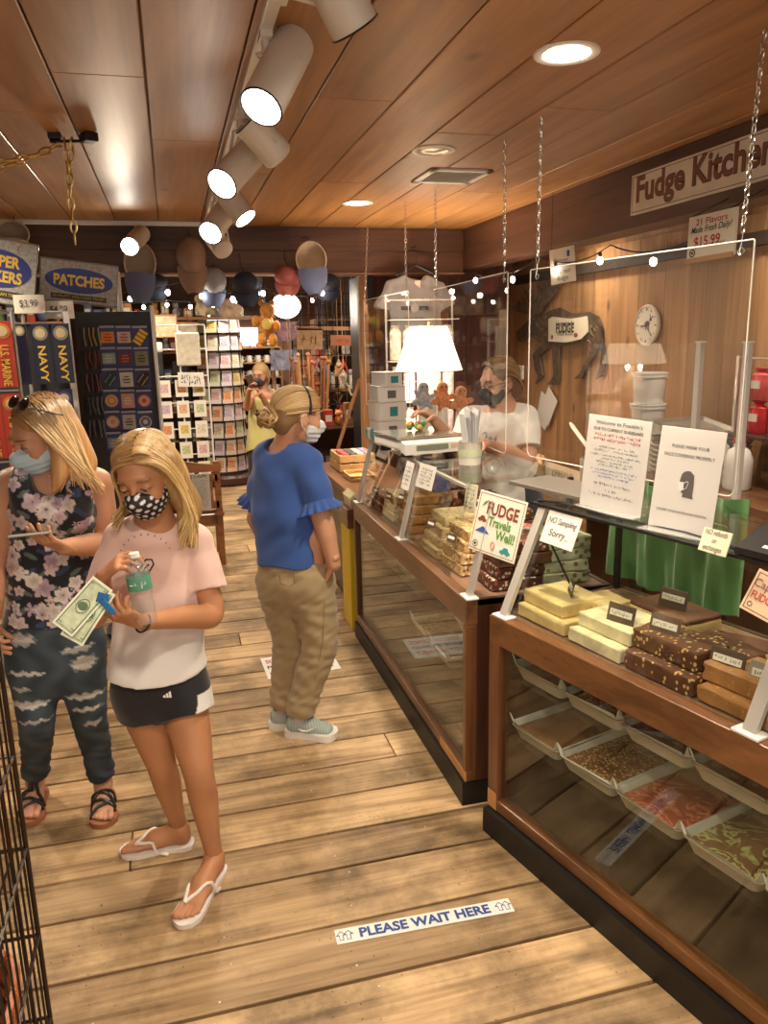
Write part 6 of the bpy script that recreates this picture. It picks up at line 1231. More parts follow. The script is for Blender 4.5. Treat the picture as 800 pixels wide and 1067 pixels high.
# ------------------------------------------------------------ figures: blended volumes meshed once
from mathutils.bvhtree import BVHTree
def V(*a): return Vector(a)
class Vol:
    """Smoothly blended tapered limbs and ellipsoids, polygonised by surface nets."""
    def __init__(s, vox=.006, k=.015): s.vox = vox; s.k = k; s.P = []
    def c(s, a, b, ra, rb=None, k=None, clip=None, sub=False):
        rb = ra if rb is None else rb; a, b = np.array(a, float), np.array(b, float)
        m = max(ra, rb); s.P.append(dict(t='c', a=a, b=b, ra=ra, rb=rb, k=k, clip=clip, sub=sub, lo=np.minimum(a, b)-m, hi=np.maximum(a, b)+m)); return s
    def chain(s, pts, rs, k=None, **kw):
        A = np.array([list(p) for p in pts], float); r = np.array(rs, float); n = len(A); O, Q = [], []
        g = lambda X, i: X[min(max(i, 0), n-1)]
        for i in range(n-1):
            for t in np.arange(0, 1, .2):
                for X, L in ((A, O), (r, Q)):
                    a, b, c, d = g(X, i-1), g(X, i), g(X, i+1), g(X, i+2); L.append(.5*((2*b)+(c-a)*t+(2*a-5*b+4*c-d)*t*t+(3*b-a-3*c+d)*t**3))
        O.append(A[-1]); Q.append(r[-1]); O = np.array(O); Q = np.array(Q); m = Q.max()
        s.P.append(dict(t='ch', O=O, Q=Q, k=k, clip=None, sub=False, lo=O.min(0)-m, hi=O.max(0)+m)); return s
    def e(s, c, r, M=None, k=None, sub=False, clip=None):
        c = np.array(c, float); r = np.array(r, float); M = np.eye(3) if M is None else np.array(M); m = r.max()
        s.P.append(dict(t='e', a=c, r=r, M=M, k=k, sub=sub, clip=clip, lo=c-m, hi=c+m)); return s
    def l(s, a, b, ra, rb, side, k=None, clip=None, sub=False):
        """elliptic limb: ra=(half width along side, half depth) at a, rb at b"""
        a, b = np.array(a, float), np.array(b, float); d = b-a; L = np.linalg.norm(d); d = d/max(L, 1e-9); sd = np.array(side, float); sd = sd - d*(sd@d); sd /= np.linalg.norm(sd); m = max(*ra, *rb)
        s.P.append(dict(t='l', a=a, b=b, d=d, L=L, sd=sd, fd=np.cross(d, sd), ra=ra, rb=rb, k=k, clip=clip, sub=sub, lo=np.minimum(a, b)-m, hi=np.maximum(a, b)+m)); return s
    def dist(s, p, X):
        if p['t'] == 'ch':
            d = None
            for a, b, r0, r1 in zip(p['O'], p['O'][1:], p['Q'], p['Q'][1:]):
                e = s.dist(dict(t='c', a=a, b=b, ra=r0, rb=r1, clip=None), X); d = e if d is None else np.minimum(d, e)
            return d
        if p['t'] == 'c':
            ab = p['b']-p['a']; w = X-p['a']; t = np.clip((w@ab)/max(ab@ab, 1e-12), 0, 1); d = np.linalg.norm(w - t[..., None]*ab, axis=-1) - (p['ra']+(p['rb']-p['ra'])*t)
        elif p['t'] == 'e':
            q = (X-p['a'])@p['M']; n1 = np.linalg.norm(q/p['r'], axis=-1); n2 = np.linalg.norm(q/(p['r']**2), axis=-1); d = n1*(n1-1)/np.maximum(n2, 1e-6)
        else:
            w = X-p['a']; h = w@p['d']; t = np.clip(h/max(p['L'], 1e-9), 0, 1); o = h - t*p['L']; a = p['ra'][0]+(p['rb'][0]-p['ra'][0])*t; b = p['ra'][1]+(p['rb'][1]-p['ra'][1])*t; c = np.minimum(a, b)
            u = w@p['sd']; v = w@p['fd']; n1 = np.sqrt((u/a)**2+(v/b)**2+(o/c)**2); n2 = np.sqrt((u/a**2)**2+(v/b**2)**2+(o/c**2)**2); d = n1*(n1-1)/np.maximum(n2, 1e-6); d = np.where(n1 < .05, -c*.9, d)
        if p['clip'] is not None: d = np.maximum(d, (X-np.array(p['clip'][0]))@np.array(p['clip'][1]))
        return d
    def arrays(s, cut=None, disp=None):
        lo = np.min([p['lo'] for p in s.P if not p['sub']], 0)-s.vox*4; hi = np.max([p['hi'] for p in s.P if not p['sub']], 0)+s.vox*4; n = np.ceil((hi-lo)/s.vox).astype(int)+1
        ax = [lo[i]+s.vox*np.arange(n[i]) for i in range(3)]; D = np.full(n, .2, dtype=np.float32)
        for p in s.P:
            k = s.k if p['k'] is None else p['k']; mg = k+s.vox*3; i0 = np.clip(((p['lo']-mg-lo)/s.vox).astype(int), 0, n-1); i1 = np.clip(((p['hi']+mg-lo)/s.vox).astype(int)+2, 1, n)
            if (i1 <= i0).any(): continue
            G = np.stack(np.meshgrid(*[ax[i][i0[i]:i1[i]] for i in range(3)], indexing='ij'), -1); d = s.dist(p, G); sl = tuple(slice(i0[i], i1[i]) for i in range(3)); A = D[sl]
            if p['sub']: d = -d; h = np.maximum(k-np.abs(A-d), 0)/k; D[sl] = np.maximum(A, d)+h*h*k*.25
            else: h = np.maximum(k-np.abs(A-d), 0)/max(k, 1e-6); D[sl] = np.minimum(A, d)-h*h*k*.25
        if disp is not None or cut is not None:
            idx = np.argwhere(np.abs(D) < .05) if cut is None else np.argwhere(D < .05); X = lo+idx*s.vox; v = D[tuple(idx.T)]
            if disp is not None: v = v+disp(X)
            if cut is not None: v = np.maximum(v, cut(X))
            D[tuple(idx.T)] = v
        D[0] = D[-1] = .1; D[:, 0] = D[:, -1] = .1; D[:, :, 0] = D[:, :, -1] = .1
        ins = D < 0; cells = n-1; acc = {}; keys = []; pos = []; quads = []
        strd = np.array([cells[1]*cells[2], cells[2], 1])
        for a in range(3):
            b, c = (a+1) % 3, (a+2) % 3; s0 = [slice(None)]*3; s1 = [slice(None)]*3; s0[a] = slice(0, -1); s1[a] = slice(1, None); x = ins[tuple(s0)] != ins[tuple(s1)]; I = np.argwhere(x); d0 = D[tuple(s0)][x]; d1 = D[tuple(s1)][x]; t = d0/(d0-d1)
            P = I.astype(float); P[:, a] += t; q = []
            for ob, oc in ((0, 0), (-1, 0), (-1, -1), (0, -1)): J = I.copy(); J[:, b] += ob; J[:, c] += oc; kk = J@strd; keys.append(kk); pos.append(P); q.append(kk)
            q = np.stack(q, 1); fl = D[tuple(s0)][x] > 0; q[fl] = q[fl][:, ::-1]; quads.append(q)
        K = np.concatenate(keys); P = np.concatenate(pos); U, inv = np.unique(K, return_inverse=True); cnt = np.bincount(inv); VV = np.stack([np.bincount(inv, P[:, i])/cnt for i in range(3)], 1); Q = np.searchsorted(U, np.concatenate(quads))
        return lo+VV*s.vox, Q
def relax(Vt, Q, n=1, f=.5):
    for _ in range(n):
        A = np.zeros_like(Vt); C = np.zeros(len(Vt))
        for i in range(4): j = (i+1) % 4; np.add.at(A, Q[:, i], Vt[Q[:, j]]); np.add.at(A, Q[:, j], Vt[Q[:, i]]); np.add.at(C, Q[:, i], 1); np.add.at(C, Q[:, j], 1)
        Vt = Vt + f*(A/np.maximum(C, 1)[:, None]-Vt)
    return Vt
def emit(name, parts, m, parent, color=None, smooth=1):
    Vs, Qs, o = [], [], 0
    for v, q in parts: v = relax(v, q, smooth); Vs.append(v); Qs.append(q+o); o += len(v)
    Vt = np.concatenate(Vs); Q = np.concatenate(Qs); me = bpy.data.meshes.new(name); me.vertices.add(len(Vt)); me.vertices.foreach_set('co', Vt.astype(np.float32).ravel()); me.loops.add(len(Q)*4); me.loops.foreach_set('vertex_index', Q.astype(np.int32).ravel()); me.polygons.add(len(Q)); me.polygons.foreach_set('loop_start', np.arange(len(Q), dtype=np.int32)*4)
    me.update(calc_edges=True); me.validate()
    if color is not None: vert_color(me, color(Vt))
    me.shade_smooth(); TREES[name] = BVHTree.FromPolygons([Vector(v) for v in Vt], Q.tolist()); return link(name, me, m, parent)
TREES = {}
def strap(pts, r, m, name, parent, lift=.004, tree='body'):
    P = []
    for a, b in zip(pts, pts[1:]):
        for k in range(4): P.append(Vector(a).lerp(Vector(b), k/4))
    P.append(Vector(pts[-1])); Q = []
    for p in P:
        h = TREES[tree].ray_cast(Vector((p.x, p.y, .16)), Vector((0, 0, -1))); z = p.z if h[0] is None else max(p.z, h[0].z+lift); Q.append(Vector((p.x, p.y, z)))
    return MB().tube(Q, r, 8).build(name, m, parent, smooth=True)
def vert_color(me, C):
    at = me.color_attributes.new('vert_color', 'FLOAT_COLOR', 'POINT'); at.data.foreach_set('color', np.concatenate([C, np.ones((len(C), 1))], 1).astype(np.float32).ravel())
def hit(tree, px, py, off=.002):
    r = _ray(px, py); d = Vector(r).normalized(); h = tree.ray_cast(Vector((0, 0, EYE)), d)
    if h[0] is None: return None
    return h[0] - d*off
def sinfold(dirs, X):
    o = np.zeros(len(X))
    for (d, f, ph, a) in dirs: o += a*np.sin(X@np.array(d)*f+ph+1.3*np.sin(X[:, 2]*f*.31+ph*2))
    return o
def strands(name, S, m, parent, seg=5, ells=(), c0=(.3, .18, .08), c1=(.6, .42, .2), seed=1):
    """S: list of (points, radius); each a tapered lock, root dyed c0, tip c1"""
    Vt, F, C = [], [], []; rr = np.random.RandomState(seed); o = 0; c0, c1 = np.array(c0), np.array(c1)
    for pts, r in S:
        P = np.array([list(p) for p in pts]); n = 11; t = np.linspace(0, 1, n); k = len(P)-1
        cf = [math.comb(k, i)*(1-t)**(k-i)*t**i for i in range(k+1)]; B = sum(c[:, None]*P[i] for i, c in enumerate(cf)); 
        for (c_, r_, M_) in ells:
            q_ = (B-np.array(c_))@M_/np.array(r_); nn = np.linalg.norm(q_, axis=1); f_ = np.where(nn < 1, 1/np.maximum(nn, .2), 1); B = np.array(c_)+((q_*f_[:, None])*np.array(r_))@M_.T
        T = np.gradient(B, axis=0); T /= np.linalg.norm(T, axis=1)[:, None]+1e-9; up = np.array([.31, .9, .2]); X = np.cross(T, up); X /= np.linalg.norm(X, axis=1)[:, None]+1e-9; Y = np.cross(T, X); j = rr.uniform(.72, 1.3)
        rad = r*np.clip(np.minimum(t*8+.5, (1.02-t)*3.2+.12), 0, 1)
        for q in range(seg): a = 2*math.pi*q/seg; Vt.append(B+rad[:, None]*(math.cos(a)*X*1.5+math.sin(a)*Y))
        Ck = (c0+(c1-c0)*np.clip(t*1.3, 0, 1)[:, None])*j; C += [Ck]*seg
        for i in range(n-1):
            for q in range(seg): q2 = (q+1) % seg; F.append((o+q*n+i, o+q*n+i+1, o+q2*n+i+1, o+q2*n+i))
        o += n*seg
    Vt = np.concatenate(Vt); me = bpy.data.meshes.new(name); me.from_pydata(Vt.tolist(), [], F); me.update(); vert_color(me, np.clip(np.concatenate(C), 0, 1)); me.shade_smooth(); return link(name, me, m, parent)
SKIN = attr_mat('skin', .5, sss=.12, bump=.05); CLOTH = attr_mat('cloth', .85, sheen=.25, bump=.25, bscale=500); HAIR = attr_mat('hair', .42); DENIM = attr_mat('denim', .85, bump=.4, bscale=400)
class Head:
    def __init__(s, c, F, s_=1.0, roll=0, up=(0, 0, 1)):
        s.c = Vector(c); s.F = Vector(F).normalized(); r = s.F.cross(Vector(up)).normalized(); u = r.cross(s.F); q = Matrix.Rotation(R(roll), 3, s.F); s.R = q @ r; s.U = q @ u; s.s = s_; s.M = np.array([list(s.R), list(s.F), list(s.U)]).T
    def p(s, r, f, u): return s.c + (s.R*r + s.F*f + s.U*u)*s.s
    def skull(s, v, neck, ears=True):
        z = s.s; E = lambda r, f, u, rr, **k: v.e(s.p(r, f, u), [q*z for q in rr], s.M, **k)
        E(0, -.015, .028, (.074, .093, .085), k=.02*z); E(0, .028, -.03, (.058, .058, .078), k=.03*z); E(0, .042, -.082, (.034, .036, .03), k=.03*z); E(0, .072, .022, (.046, .018, .016), k=.02*z)
        for g in (-1, 1):
            E(g*.038, .058, -.035, (.024, .024, .026), k=.02*z); E(g*.033, .093, -.004, (.019, .013, .014), k=.012*z, sub=True); E(g*.033, .073, -.004, (.017, .0145, .0125), k=.005*z)
            if ears: E(g*.076, -.012, -.014, (.009, .020, .032), k=.008*z); E(g*.086, -.006, -.012, (.006, .010, .017), k=.006*z, sub=True)
        v.c(s.p(0, .088, .004), s.p(0, .106, -.034), .008*z, .012*z, k=.014*z); E(.011, .094, -.038, (.009, .009, .007), k=.006*z); E(-.011, .094, -.038, (.009, .009, .007), k=.006*z)
        E(0, .083, -.064, (.024, .012, .007), k=.008*z); E(0, .082, -.073, (.02, .012, .007), k=.006*z)
        v.l(s.p(0, -.022, -.05), neck, (.048*z, .05*z), (.055*z, .052*z), s.R, k=.03)
    def face(s, parent, lid=.45, brow=(.16, .09, .04)):
        z = s.s; BR = mat('brow_%d' % int(brow[0]*100), brow, .8); EYE_ = mat('eye_white', (.50, .46, .42), .3); IR = mat('eye_iris', (.06, .05, .04), .2)
        b = MB(); w_ = MB(); l_ = MB(); i_ = MB(); Rm = Matrix(s.M.tolist())
        for g in (-1, 1):
            b.tube([s.p(g*(.018+.009*q), .0935-.0006*q*q-(.012 if q == 4 else 0), .021+.0028*math.sin(q*.8)) for q in range(5)], [.0022*z, .0036*z, .0034*z, .0026*z, .001*z], 6)
            w_.ball(s.p(g*.033, .0770, -.0075), .0115*z, 14, 10, sc=(1.05, 1, .55), rot=Rm); i_.ball(s.p(g*.033, .0835, -.0085), .0058*z, 10, 8, sc=(1, 1, .8), rot=Rm)
            l_.tube([s.p(g*(.018+.0075*q), .0885-.0008*(q-2)**2-.0003*q*q, -.0045-.0022*math.sin(q*.79)) for q in range(5)], .0016*z, 5)
        b.build('eyebrows', BR, parent, smooth=True); w_.build('eyes', EYE_, parent, smooth=True); i_.build('irises', IR, parent, smooth=True); l_.build('eyelashes', mat('lash', (.05, .03, .02), .7), parent, smooth=True)
    def mask(s, parent, m, dots=None, color=None, pleats=False, straps=PAPER):
        z = s.s; v = Vol(.0035, .012*z); E = lambda r, f, u, rr, **k: v.e(s.p(r, f, u), [q*z for q in rr], s.M, **k)
        E(0, .036, -.050, (.066, .062, .050)); E(0, .080, -.042, (.032, .052, .034), k=.03*z); E(0, .05, -.088, (.04, .04, .028), k=.03*z)
        M_ = s.M; c = np.array(s.c)
        def cut(X):
            q = (X-c)@M_/z; top = q[:, 2]+.024-.020*np.exp(-(q[:, 0]/.018)**2)-.10*np.abs(q[:, 0])*0; bot = -.108-q[:, 2]+.25*np.maximum(0, np.abs(q[:, 0])-.02); back = .012+.3*np.abs(q[:, 2]+.055)-q[:, 1]; return np.maximum(np.maximum(top, bot), back)*z
        disp = (lambda X: .0016*np.sin(((X-c)@M_)[:, 2]/z*330)) if pleats else None
        o = emit('face_mask', [v.arrays(cut, disp)], m, parent, color); t = MB()
        for g in (-1, 1):
            t.tube([s.p(g*.060, .03, -.030), s.p(g*.073, .012, -.014), s.p(g*.082, -.010, .012), s.p(g*.083, -.028, .0)], .0018*z, 5).tube([s.p(g*.058, .022, -.078), s.p(g*.072, .0, -.055), s.p(g*.082, -.022, -.035), s.p(g*.083, -.03, -.01)], .0018*z, 5)
        t.build('ear_loops', straps, parent, smooth=True); return o
def hand(v, w, d, n, thumb, curl=(35, 38, 42, 48), z=1.0, spread=.06, tcurl=20, pinch=0):
    """wrist w, pointing d, palm faces n; thumb=+1/-1 side of (d x n)"""
    w = Vector(w); d = Vector(d).normalized(); n = Vector(n); n = (n-d*n.dot(d)).normalized(); a = d.cross(n)*thumb
    v.l(w, w+d*.075*z, (.026*z, .017*z), (.036*z, .013*z), a, k=.012*z); v.l(w-d*.03*z, w+d*.01*z, (.025*z, .019*z), (.026*z, .017*z), a, k=.012*z)
    for i, (off, L) in enumerate(((.027, .070), (.009, .077), (-.009, .072), (-.026, .057))):
        p = w+d*(.082-.006*abs(i-1))*z+a*off*z; dr = (d+a*spread*(1.5-i)*.6).normalized(); r = .0083*z; v.c(w+d*.045*z+a*off*.8*z, p, .010*z, .0088*z, k=.006*z)
        for j, (fr, cf) in enumerate(((.45, .8), (.31, 1.1), (.24, .8))):
            dr = (Matrix.Rotation(R(curl[i]*cf), 3, dr.cross(n).normalized()) @ dr).normalized() if abs(curl[i]) > .1 else dr
            q = p+dr*L*fr*z; v.c(p, q, r, r*.93, k=.002); p = q; r *= .93
    p = w+d*.022*z+a*.022*z; dr = (d*.55+a*.8+n*.35).normalized(); r = .0115*z
    for fr, cf in ((.042, 0), (.032, 1), (.026, .8)):
        ax = dr.cross((n+d*.4-a*.35).normalized()).normalized(); dr = (Matrix.Rotation(R(tcurl*cf), 3, ax) @ dr).normalized(); q = p+dr*fr*z; v.c(p, q, r, r*.88, k=.006*z if fr > .04 else .002); p = q; r *= .88
    return v
def foot(v, heel, toe, ankle, big=1, z=1.0, base=.012):
    """bare foot from heel to toe on a sole at height base; big=+1: big toe on the side of (dir x up)"""
    h = Vector(heel); t = Vector(toe); d = (t-h); d.z = 0; L = d.length; d.normalize(); a = d.cross(V(0, 0, 1))*big; B = V(0, 0, base)
    v.c(h+d*.03+B+V(0, 0, .024), ankle, .026*z, .03*z, k=.02); v.l(h+d*.035+B+V(0, 0, .026), h+d*L*.5+B+V(0, 0, .028), (.027*z, .026*z), (.033*z, .026*z), a, k=.02); v.c(Vector(ankle), h+d*L*.55+B+V(0, 0, .030), .03*z, .022*z, k=.03)
    v.l(h+d*L*.45+B+V(0, 0, .022), h+d*L*.74+B+V(0, 0, .014), (.034*z, .022*z), (.041*z, .014*z), a, k=.02)
    for i, (o, e, r) in enumerate(((.030, 1.0, .0125), (.010, .985, .009), (-.006, .955, .0085), (-.021, .915, .008), (-.034, .865, .0075))):
        v.c(h+d*L*.74+a*o*.9*z+B+V(0, 0, .012), h+d*(L*e-r)+a*o*z+B+V(0, 0, r*.9), r*1.0*z, r*z, k=.005)
    return v
def skincol(base, flush=None):
    b = np.array(base)
    def f(X):
        n = .5+.25*np.sin(X[:, 0]*37+2*np.sin(X[:, 2]*23))+.25*np.sin(X[:, 2]*31+X[:, 1]*29); return b*(0.94+.10*n)[:, None]
    return f
def flat(c): c = np.array(c); return lambda X: np.tile(c, (len(X), 1))
def sole(heel, toe, w_, h0, h1, big, m, name, parent):
    h = Vector(heel); t = Vector(toe); d = t-h; d.z = 0; L = d.length; d.normalize(); a = d.cross(V(0, 0, 1))*big; P = []
    prof = [(0, .0), (.02, .55), (.12, .78), (.35, .74), (.55, .86), (.72, 1.05), (.86, 1.02), (.95, .72), (1.0, .15)]
    for s_, wi in prof: P.append((s_*L, wi*w_/2))
    for s_, wi in prof[::-1]: P.append((s_*L, -wi*w_/2*.92))
    m_ = MB(); m_.rings([[h+d*x+a*y+V(0, 0, h0+(h1-h0)*q) for x, y in P] for q in (0, .5, 1)]); return m_.build(name, m, parent, smooth=True, angle=50), d, a, L
# ------------------------------------------------------------ the girl in the pink and white T-shirt
GS = (.50, .235, .115)
G = thing('person', 'girl in a pale pink and white T-shirt and black dotted face mask holding dollar bills', 'person', (-.10, 2.42, 0))
gh = Head(aty(151, 494, 2.36), (-.34, -.86, -.30), 1.02, roll=6)
def gy(px, py, y): return aty(px, py, y)
shL, shR = gy(127, 563, 2.44), gy(203, 566, 2.46)     # shoulder joints, image left and image right
elR, wrR = gy(221, 640, 2.40), gy(146, 648, 2.17)
elL, wrL = gy(100, 640, 2.42), gy(108, 600, 2.22)
hipA, hipB = gy(146, 722, 2.46), gy(190, 722, 2.44)
hA, tA, hB, tB = atz(203, 880, 0), atz(125, 889, 0), atz(231, 903, 0), atz(188, 969, 0)
anA, anB = hA+(tA-hA).normalized()*.05+V(0, 0, .075), hB+(tB-hB).normalized()*.05+V(0, 0, .075)
knA, knB = gy(168, 796, 2.50), gy(207, 806, 2.36)
side = V(.93, .12, 0).normalized(); side = np.array(side)
v = Vol(.006, .02); gh.skull(v, gy(162, 553, 2.42))
v.l(gy(162, 560, 2.44), gy(165, 640, 2.46), (.12, .07), (.105, .07), side, k=.04).l(gy(165, 640, 2.46), gy(167, 705, 2.46), (.105, .07), (.13, .085), side, k=.04)
v.chain([shR, shR.lerp(elR, .5), elR, elR.lerp(wrR, .35), wrR], [.046, .043, .037, .037, .022]).chain([shL, elL, elL.lerp(wrL, .4), wrL], [.044, .036, .035, .022])
for hp, kn, an in ((hipA, knA, anA), (hipB, knB, anB)):
    cf = kn.lerp(an, .30)+V(.0, .012, 0); v.chain([hp+V(0, 0, -.02), hp.lerp(kn, .5), kn, cf, kn.lerp(an, .70), an+V(0, 0, .02)], [.078, .066, .049, .048, .034, .029], k=.03)
body = v.arrays()
hd = Vol(.0034, .006); up_ = V(0, 0, 1)
dR = (gy(112, 633, 2.10)-wrR).normalized(); hand(hd, wrR, dR, V(-.1, .55, .85), 1, (34, 34, 38, 45), .93, .05, 14)
hand(hd, wrL, (gy(135, 585, 2.17)-wrL).normalized()+V(0, 0, .25), V(.35, .35, -.85), 1, (38, 40, 42, 45), .93, .05, 30)
ft = Vol(.0036, .008); foot(ft, hA+(tA-hA).normalized()*.008, tA-(tA-hA).normalized()*.008, anA, -1, .95, .016); foot(ft, hB+(tB-hB).normalized()*.008, tB-(tB-hB).normalized()*.014, anB, 1, .95, .016)
emit('body', [body, hd.arrays(), ft.arrays()], SKIN, G, skincol(GS))
gh.face(G, brow=(.22, .12, .05))
def dots(X):
    c = np.array([.012, .012, .014]); C = np.tile(c, (len(X), 1)); q = (X-np.array(gh.c))@gh.M/gh.s; u = np.arctan2(q[:, 0], q[:, 1]-(-.01))*.085*1.1; w_ = q[:, 2]; a = .0195
    i = np.round(w_/(a*.87)); off = (np.abs(i) % 2)*a/2; j = np.round((u-off)/a); dd = np.sqrt((u-off-j*a)**2+(w_-i*a*.87)**2); C[dd < .0052] = (.72, .70, .68); return C
gh.mask(G, attr_mat('dotted_fabric', .8), color=dots, straps=BLACK)
# shirt
v = Vol(.0055, .025); hem = gy(165, 709, 2.38).z
v.l(gy(163, 566, 2.45), gy(164, 620, 2.45), (.128, .085), (.136, .095), side, k=.04).l(gy(164, 620, 2.45), V(*gy(166, 714, 2.45)[:2], hem-.05), (.136, .095), (.158, .115), side, k=.05)
v.c(gy(150, 552, 2.43), shL, .055, .052, k=.04).c(gy(176, 552, 2.44), shR, .055, .052, k=.04)
for s_, e_, fr in ((shR, elR, .66), (shL, elL, .66)):
    d = (e_-s_).normalized(); v.c(s_, s_.lerp(e_, .85), .056, .064, k=.018, clip=(list(s_.lerp(e_, fr)), list(d)))
v.e(gy(160, 560, 2.425), (.098, .080, .046), k=.03); nk = gy(160, 548, 2.42); v.e(nk+V(0, -.015, .026), (.056, .062, .036), k=.008, sub=True)
FG = [((1, .2, .5), 26, .3, .0030), ((.3, 1, -.7), 34, 1.1, .0020), ((.2, .1, 1), 40, 2, .0018), ((-.9, .2, .6), 55, .5, .0013)]
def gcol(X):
    t = np.clip((X[:, 2]-(hem+.08))/.26, 0, 1)[:, None]; t = t*t*(3-2*t); return np.array([.80, .79, .78])*(1-t)+np.array([.80, .56, .51])*t  # colour runs from white near the hem to pink at the shoulders
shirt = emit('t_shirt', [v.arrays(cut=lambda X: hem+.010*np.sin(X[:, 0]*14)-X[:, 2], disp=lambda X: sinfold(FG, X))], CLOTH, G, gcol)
ST = TREES['t_shirt']; INKM = mat('print_black', (.03, .025, .03), .8)
def decal(tree, pts, r, m, name, parent, closed=False):
    q = [hit(tree, x, y, .001) for x, y in pts]; q = [a for a in q if a is not None]
    if len(q) > 2: return MB().tube(q, r, 5, closed=closed).build(name, m, parent, smooth=True)
a = MB()
for k in range(10):
    th = R(160-k*15); x, y = 152+27*math.cos(th), 582-24*math.sin(th); q = hit(ST, x, y, .001); q2 = hit(ST, x+1.2*math.cos(th)-.6, y-2.2*math.sin(th), .001)
    if q and q2: a.tube([q, q2], .0013, 4)
a.build('printed_letters', INKM, shirt)
decal(ST, [(136, 590), (141, 583), (147, 582), (149, 588), (144, 596), (147, 590), (152, 583), (158, 583), (160, 588), (156, 595), (149, 597), (151, 592), (155, 588)], .0028, INKM, 'printed_scribble', shirt)
decal(ST, [(133, 600), (137, 604), (141, 603)], .002, INKM, 'printed_scribble', shirt)
# shorts
v = Vol(.004, .03); v.l(gy(167, 700, 2.46), gy(168, 722, 2.46), (.138, .10), (.142, .10), side)
for hp, kn, f in ((hipA, knA, .22), (hipB, knB, .24)): d = (kn-hp).normalized(); v.c(hp+V(0, 0, .02), hp.lerp(kn, .5), .090, .094, k=.03, clip=(list(hp.lerp(kn, f)), list(d)))
xw = gy(206, 725, 2.40).x
def shc(X): C = np.tile([.008, .008, .010], (len(X), 1)); C[(X[:, 0] > xw-.035*np.clip((hipB.z-X[:, 2]+.0)/.1, 0, 1)) & (X[:, 2] < hipB.z+.02)] = (.70, .69, .67); return C
shorts = emit('shorts', [v.arrays(disp=lambda X: sinfold([((1, .3, .2), 60, 0, .0015)], X))], CLOTH, G, shc)
TS = TREES['shorts']; a = MB()
for k, (x, h) in enumerate(((171.5, 3), (174.5, 5), (177.5, 7))):
    P = [hit(TS, x-1.2, 727, .002), hit(TS, x+1.4, 727, .002), hit(TS, x+.3, 727-h, .002), hit(TS, x-2.0, 727-h+1.2, .002)]
    if all(P): vs = [a.bm.verts.new(p) for p in P]; a.bm.faces.new(vs)
a.build('three_stripe_mark', mat('mark_white', (.8, .8, .8), .6), shorts)
# hair
gc = (.52, .33, .13); v = Vol(.0055, .02); E = lambda r, f, u, rr, **k: v.e(gh.p(r, f, u), [q*gh.s for q in rr], gh.M, **k)
E(0, -.022, .042, (.081, .097, .083)); E(0, -.05, -.02, (.078, .07, .085), k=.03)
tipsR = [gy(190, 560, 2.36), gy(197, 566, 2.40), gy(203, 556, 2.45)]
v.chain([gh.p(-.060, -.02, .02), gh.p(-.074, -.02, -.06), gh.p(-.090, -.02, -.13), gy(195, 545, 2.36), gy(199, 568, 2.35)], [.046, .044, .040, .030, .012], k=.03)
v.l(gh.p(.074, -.02, .0), gh.p(.078, -.02, -.09), (.014, .035), (.014, .03), gh.R, k=.03).c(gh.p(.078, -.02, -.09), gy(121, 546, 2.38), .018, .008, k=.03); v.l(gh.p(0, -.09, -.02), gh.p(0, -.09, -.16), (.07, .03), (.06, .03), gh.R, k=.03)
v.e(gh.p(0, .092, .002), (.062, .062, .076), gh.M, k=.012, sub=True)
def hc(c):
    c = np.array(c)
    return lambda X: c*(.82+.18*np.sin(X[:, 0]*160+2*np.sin(X[:, 2]*20)+X[:, 1]*100)**2)[:, None]
emit('hair', [v.arrays(disp=lambda X: .0006*np.sin(X[:, 0]*150+X[:, 1]*100))], HAIR, G, hc((.40, .24, .09)))
rq = random.Random(5); S = []
for k in range(190):
    f = rq.random(); root = gh.p(-.018+rq.uniform(-.004, .004), .070-.135*f, .108-.03*(f-.35)**2*4-.035*max(0, .35-f)*2); sgn = 1 if k % 3 else -1; g = rq.uniform(.0, 1)
    side1 = gh.p(-sgn*(.088+.012*g), .055-.10*f, .055); side2 = gh.p(-sgn*(.100+.02*g), .02-.08*f, -.055)
    if sgn > 0: e = aty(rq.uniform(184, 207), rq.uniform(545, 574), 2.30+.05*g); m2 = gh.p(-.10-.03*rq.random(), .0-.03*f, -.13)
    else: side1 = gh.p(.086, .05-.10*f, .055); side2 = gh.p(.092, .005-.07*f, -.05); e = aty(rq.uniform(115, 123), rq.uniform(534, 554), 2.34+.03*g); m2 = gh.p(.088, -.01-.03*f, -.11)
    S.append(([root, side1, side1, side2, m2, e], rq.uniform(.0022, .0042)))
for k in range(30): f = k/30; S.append(([gh.p(-.018, .068-.13*f, .110-.03*(f-.35)**2*4), gh.p(-.06, .05-.12*f, .105), gh.p(-.09, .02-.1*f, .03), gh.p(-.095, -.02-.06*f, -.06)], .003))
strands('hair_locks', S, HAIR, G, ells=[(gh.p(0, -.022, .042), [.083*gh.s, .099*gh.s, .085*gh.s], gh.M)], c0=(.40, .24, .095), c1=(.66, .46, .20))
# flip-flops
FW = mat('flipflop_white', (.80, .76, .73), .5)
for (h, t, bg_) in ((hA, tA, -1), (hB, tB, 1)):
    o, d, a, L = sole(h, t, .098, .0, .016, bg_, FW, 'flip_flop', G); tp = h+d*L*.77+a*.018+V(0, 0, .018)
    for g in (-1, 1): strap([tp, tp.lerp(h+d*L*.5+a*g*.042, .5), h+d*L*.44+a*g*.044+V(0, 0, .012), h+d*L*.34+a*g*.041], .006, FW, 'strap', o)
MB().torus(wrR+dR*-.012, .0265, .003, dR, 20, 6).build('wrist_band', BLACK, G)
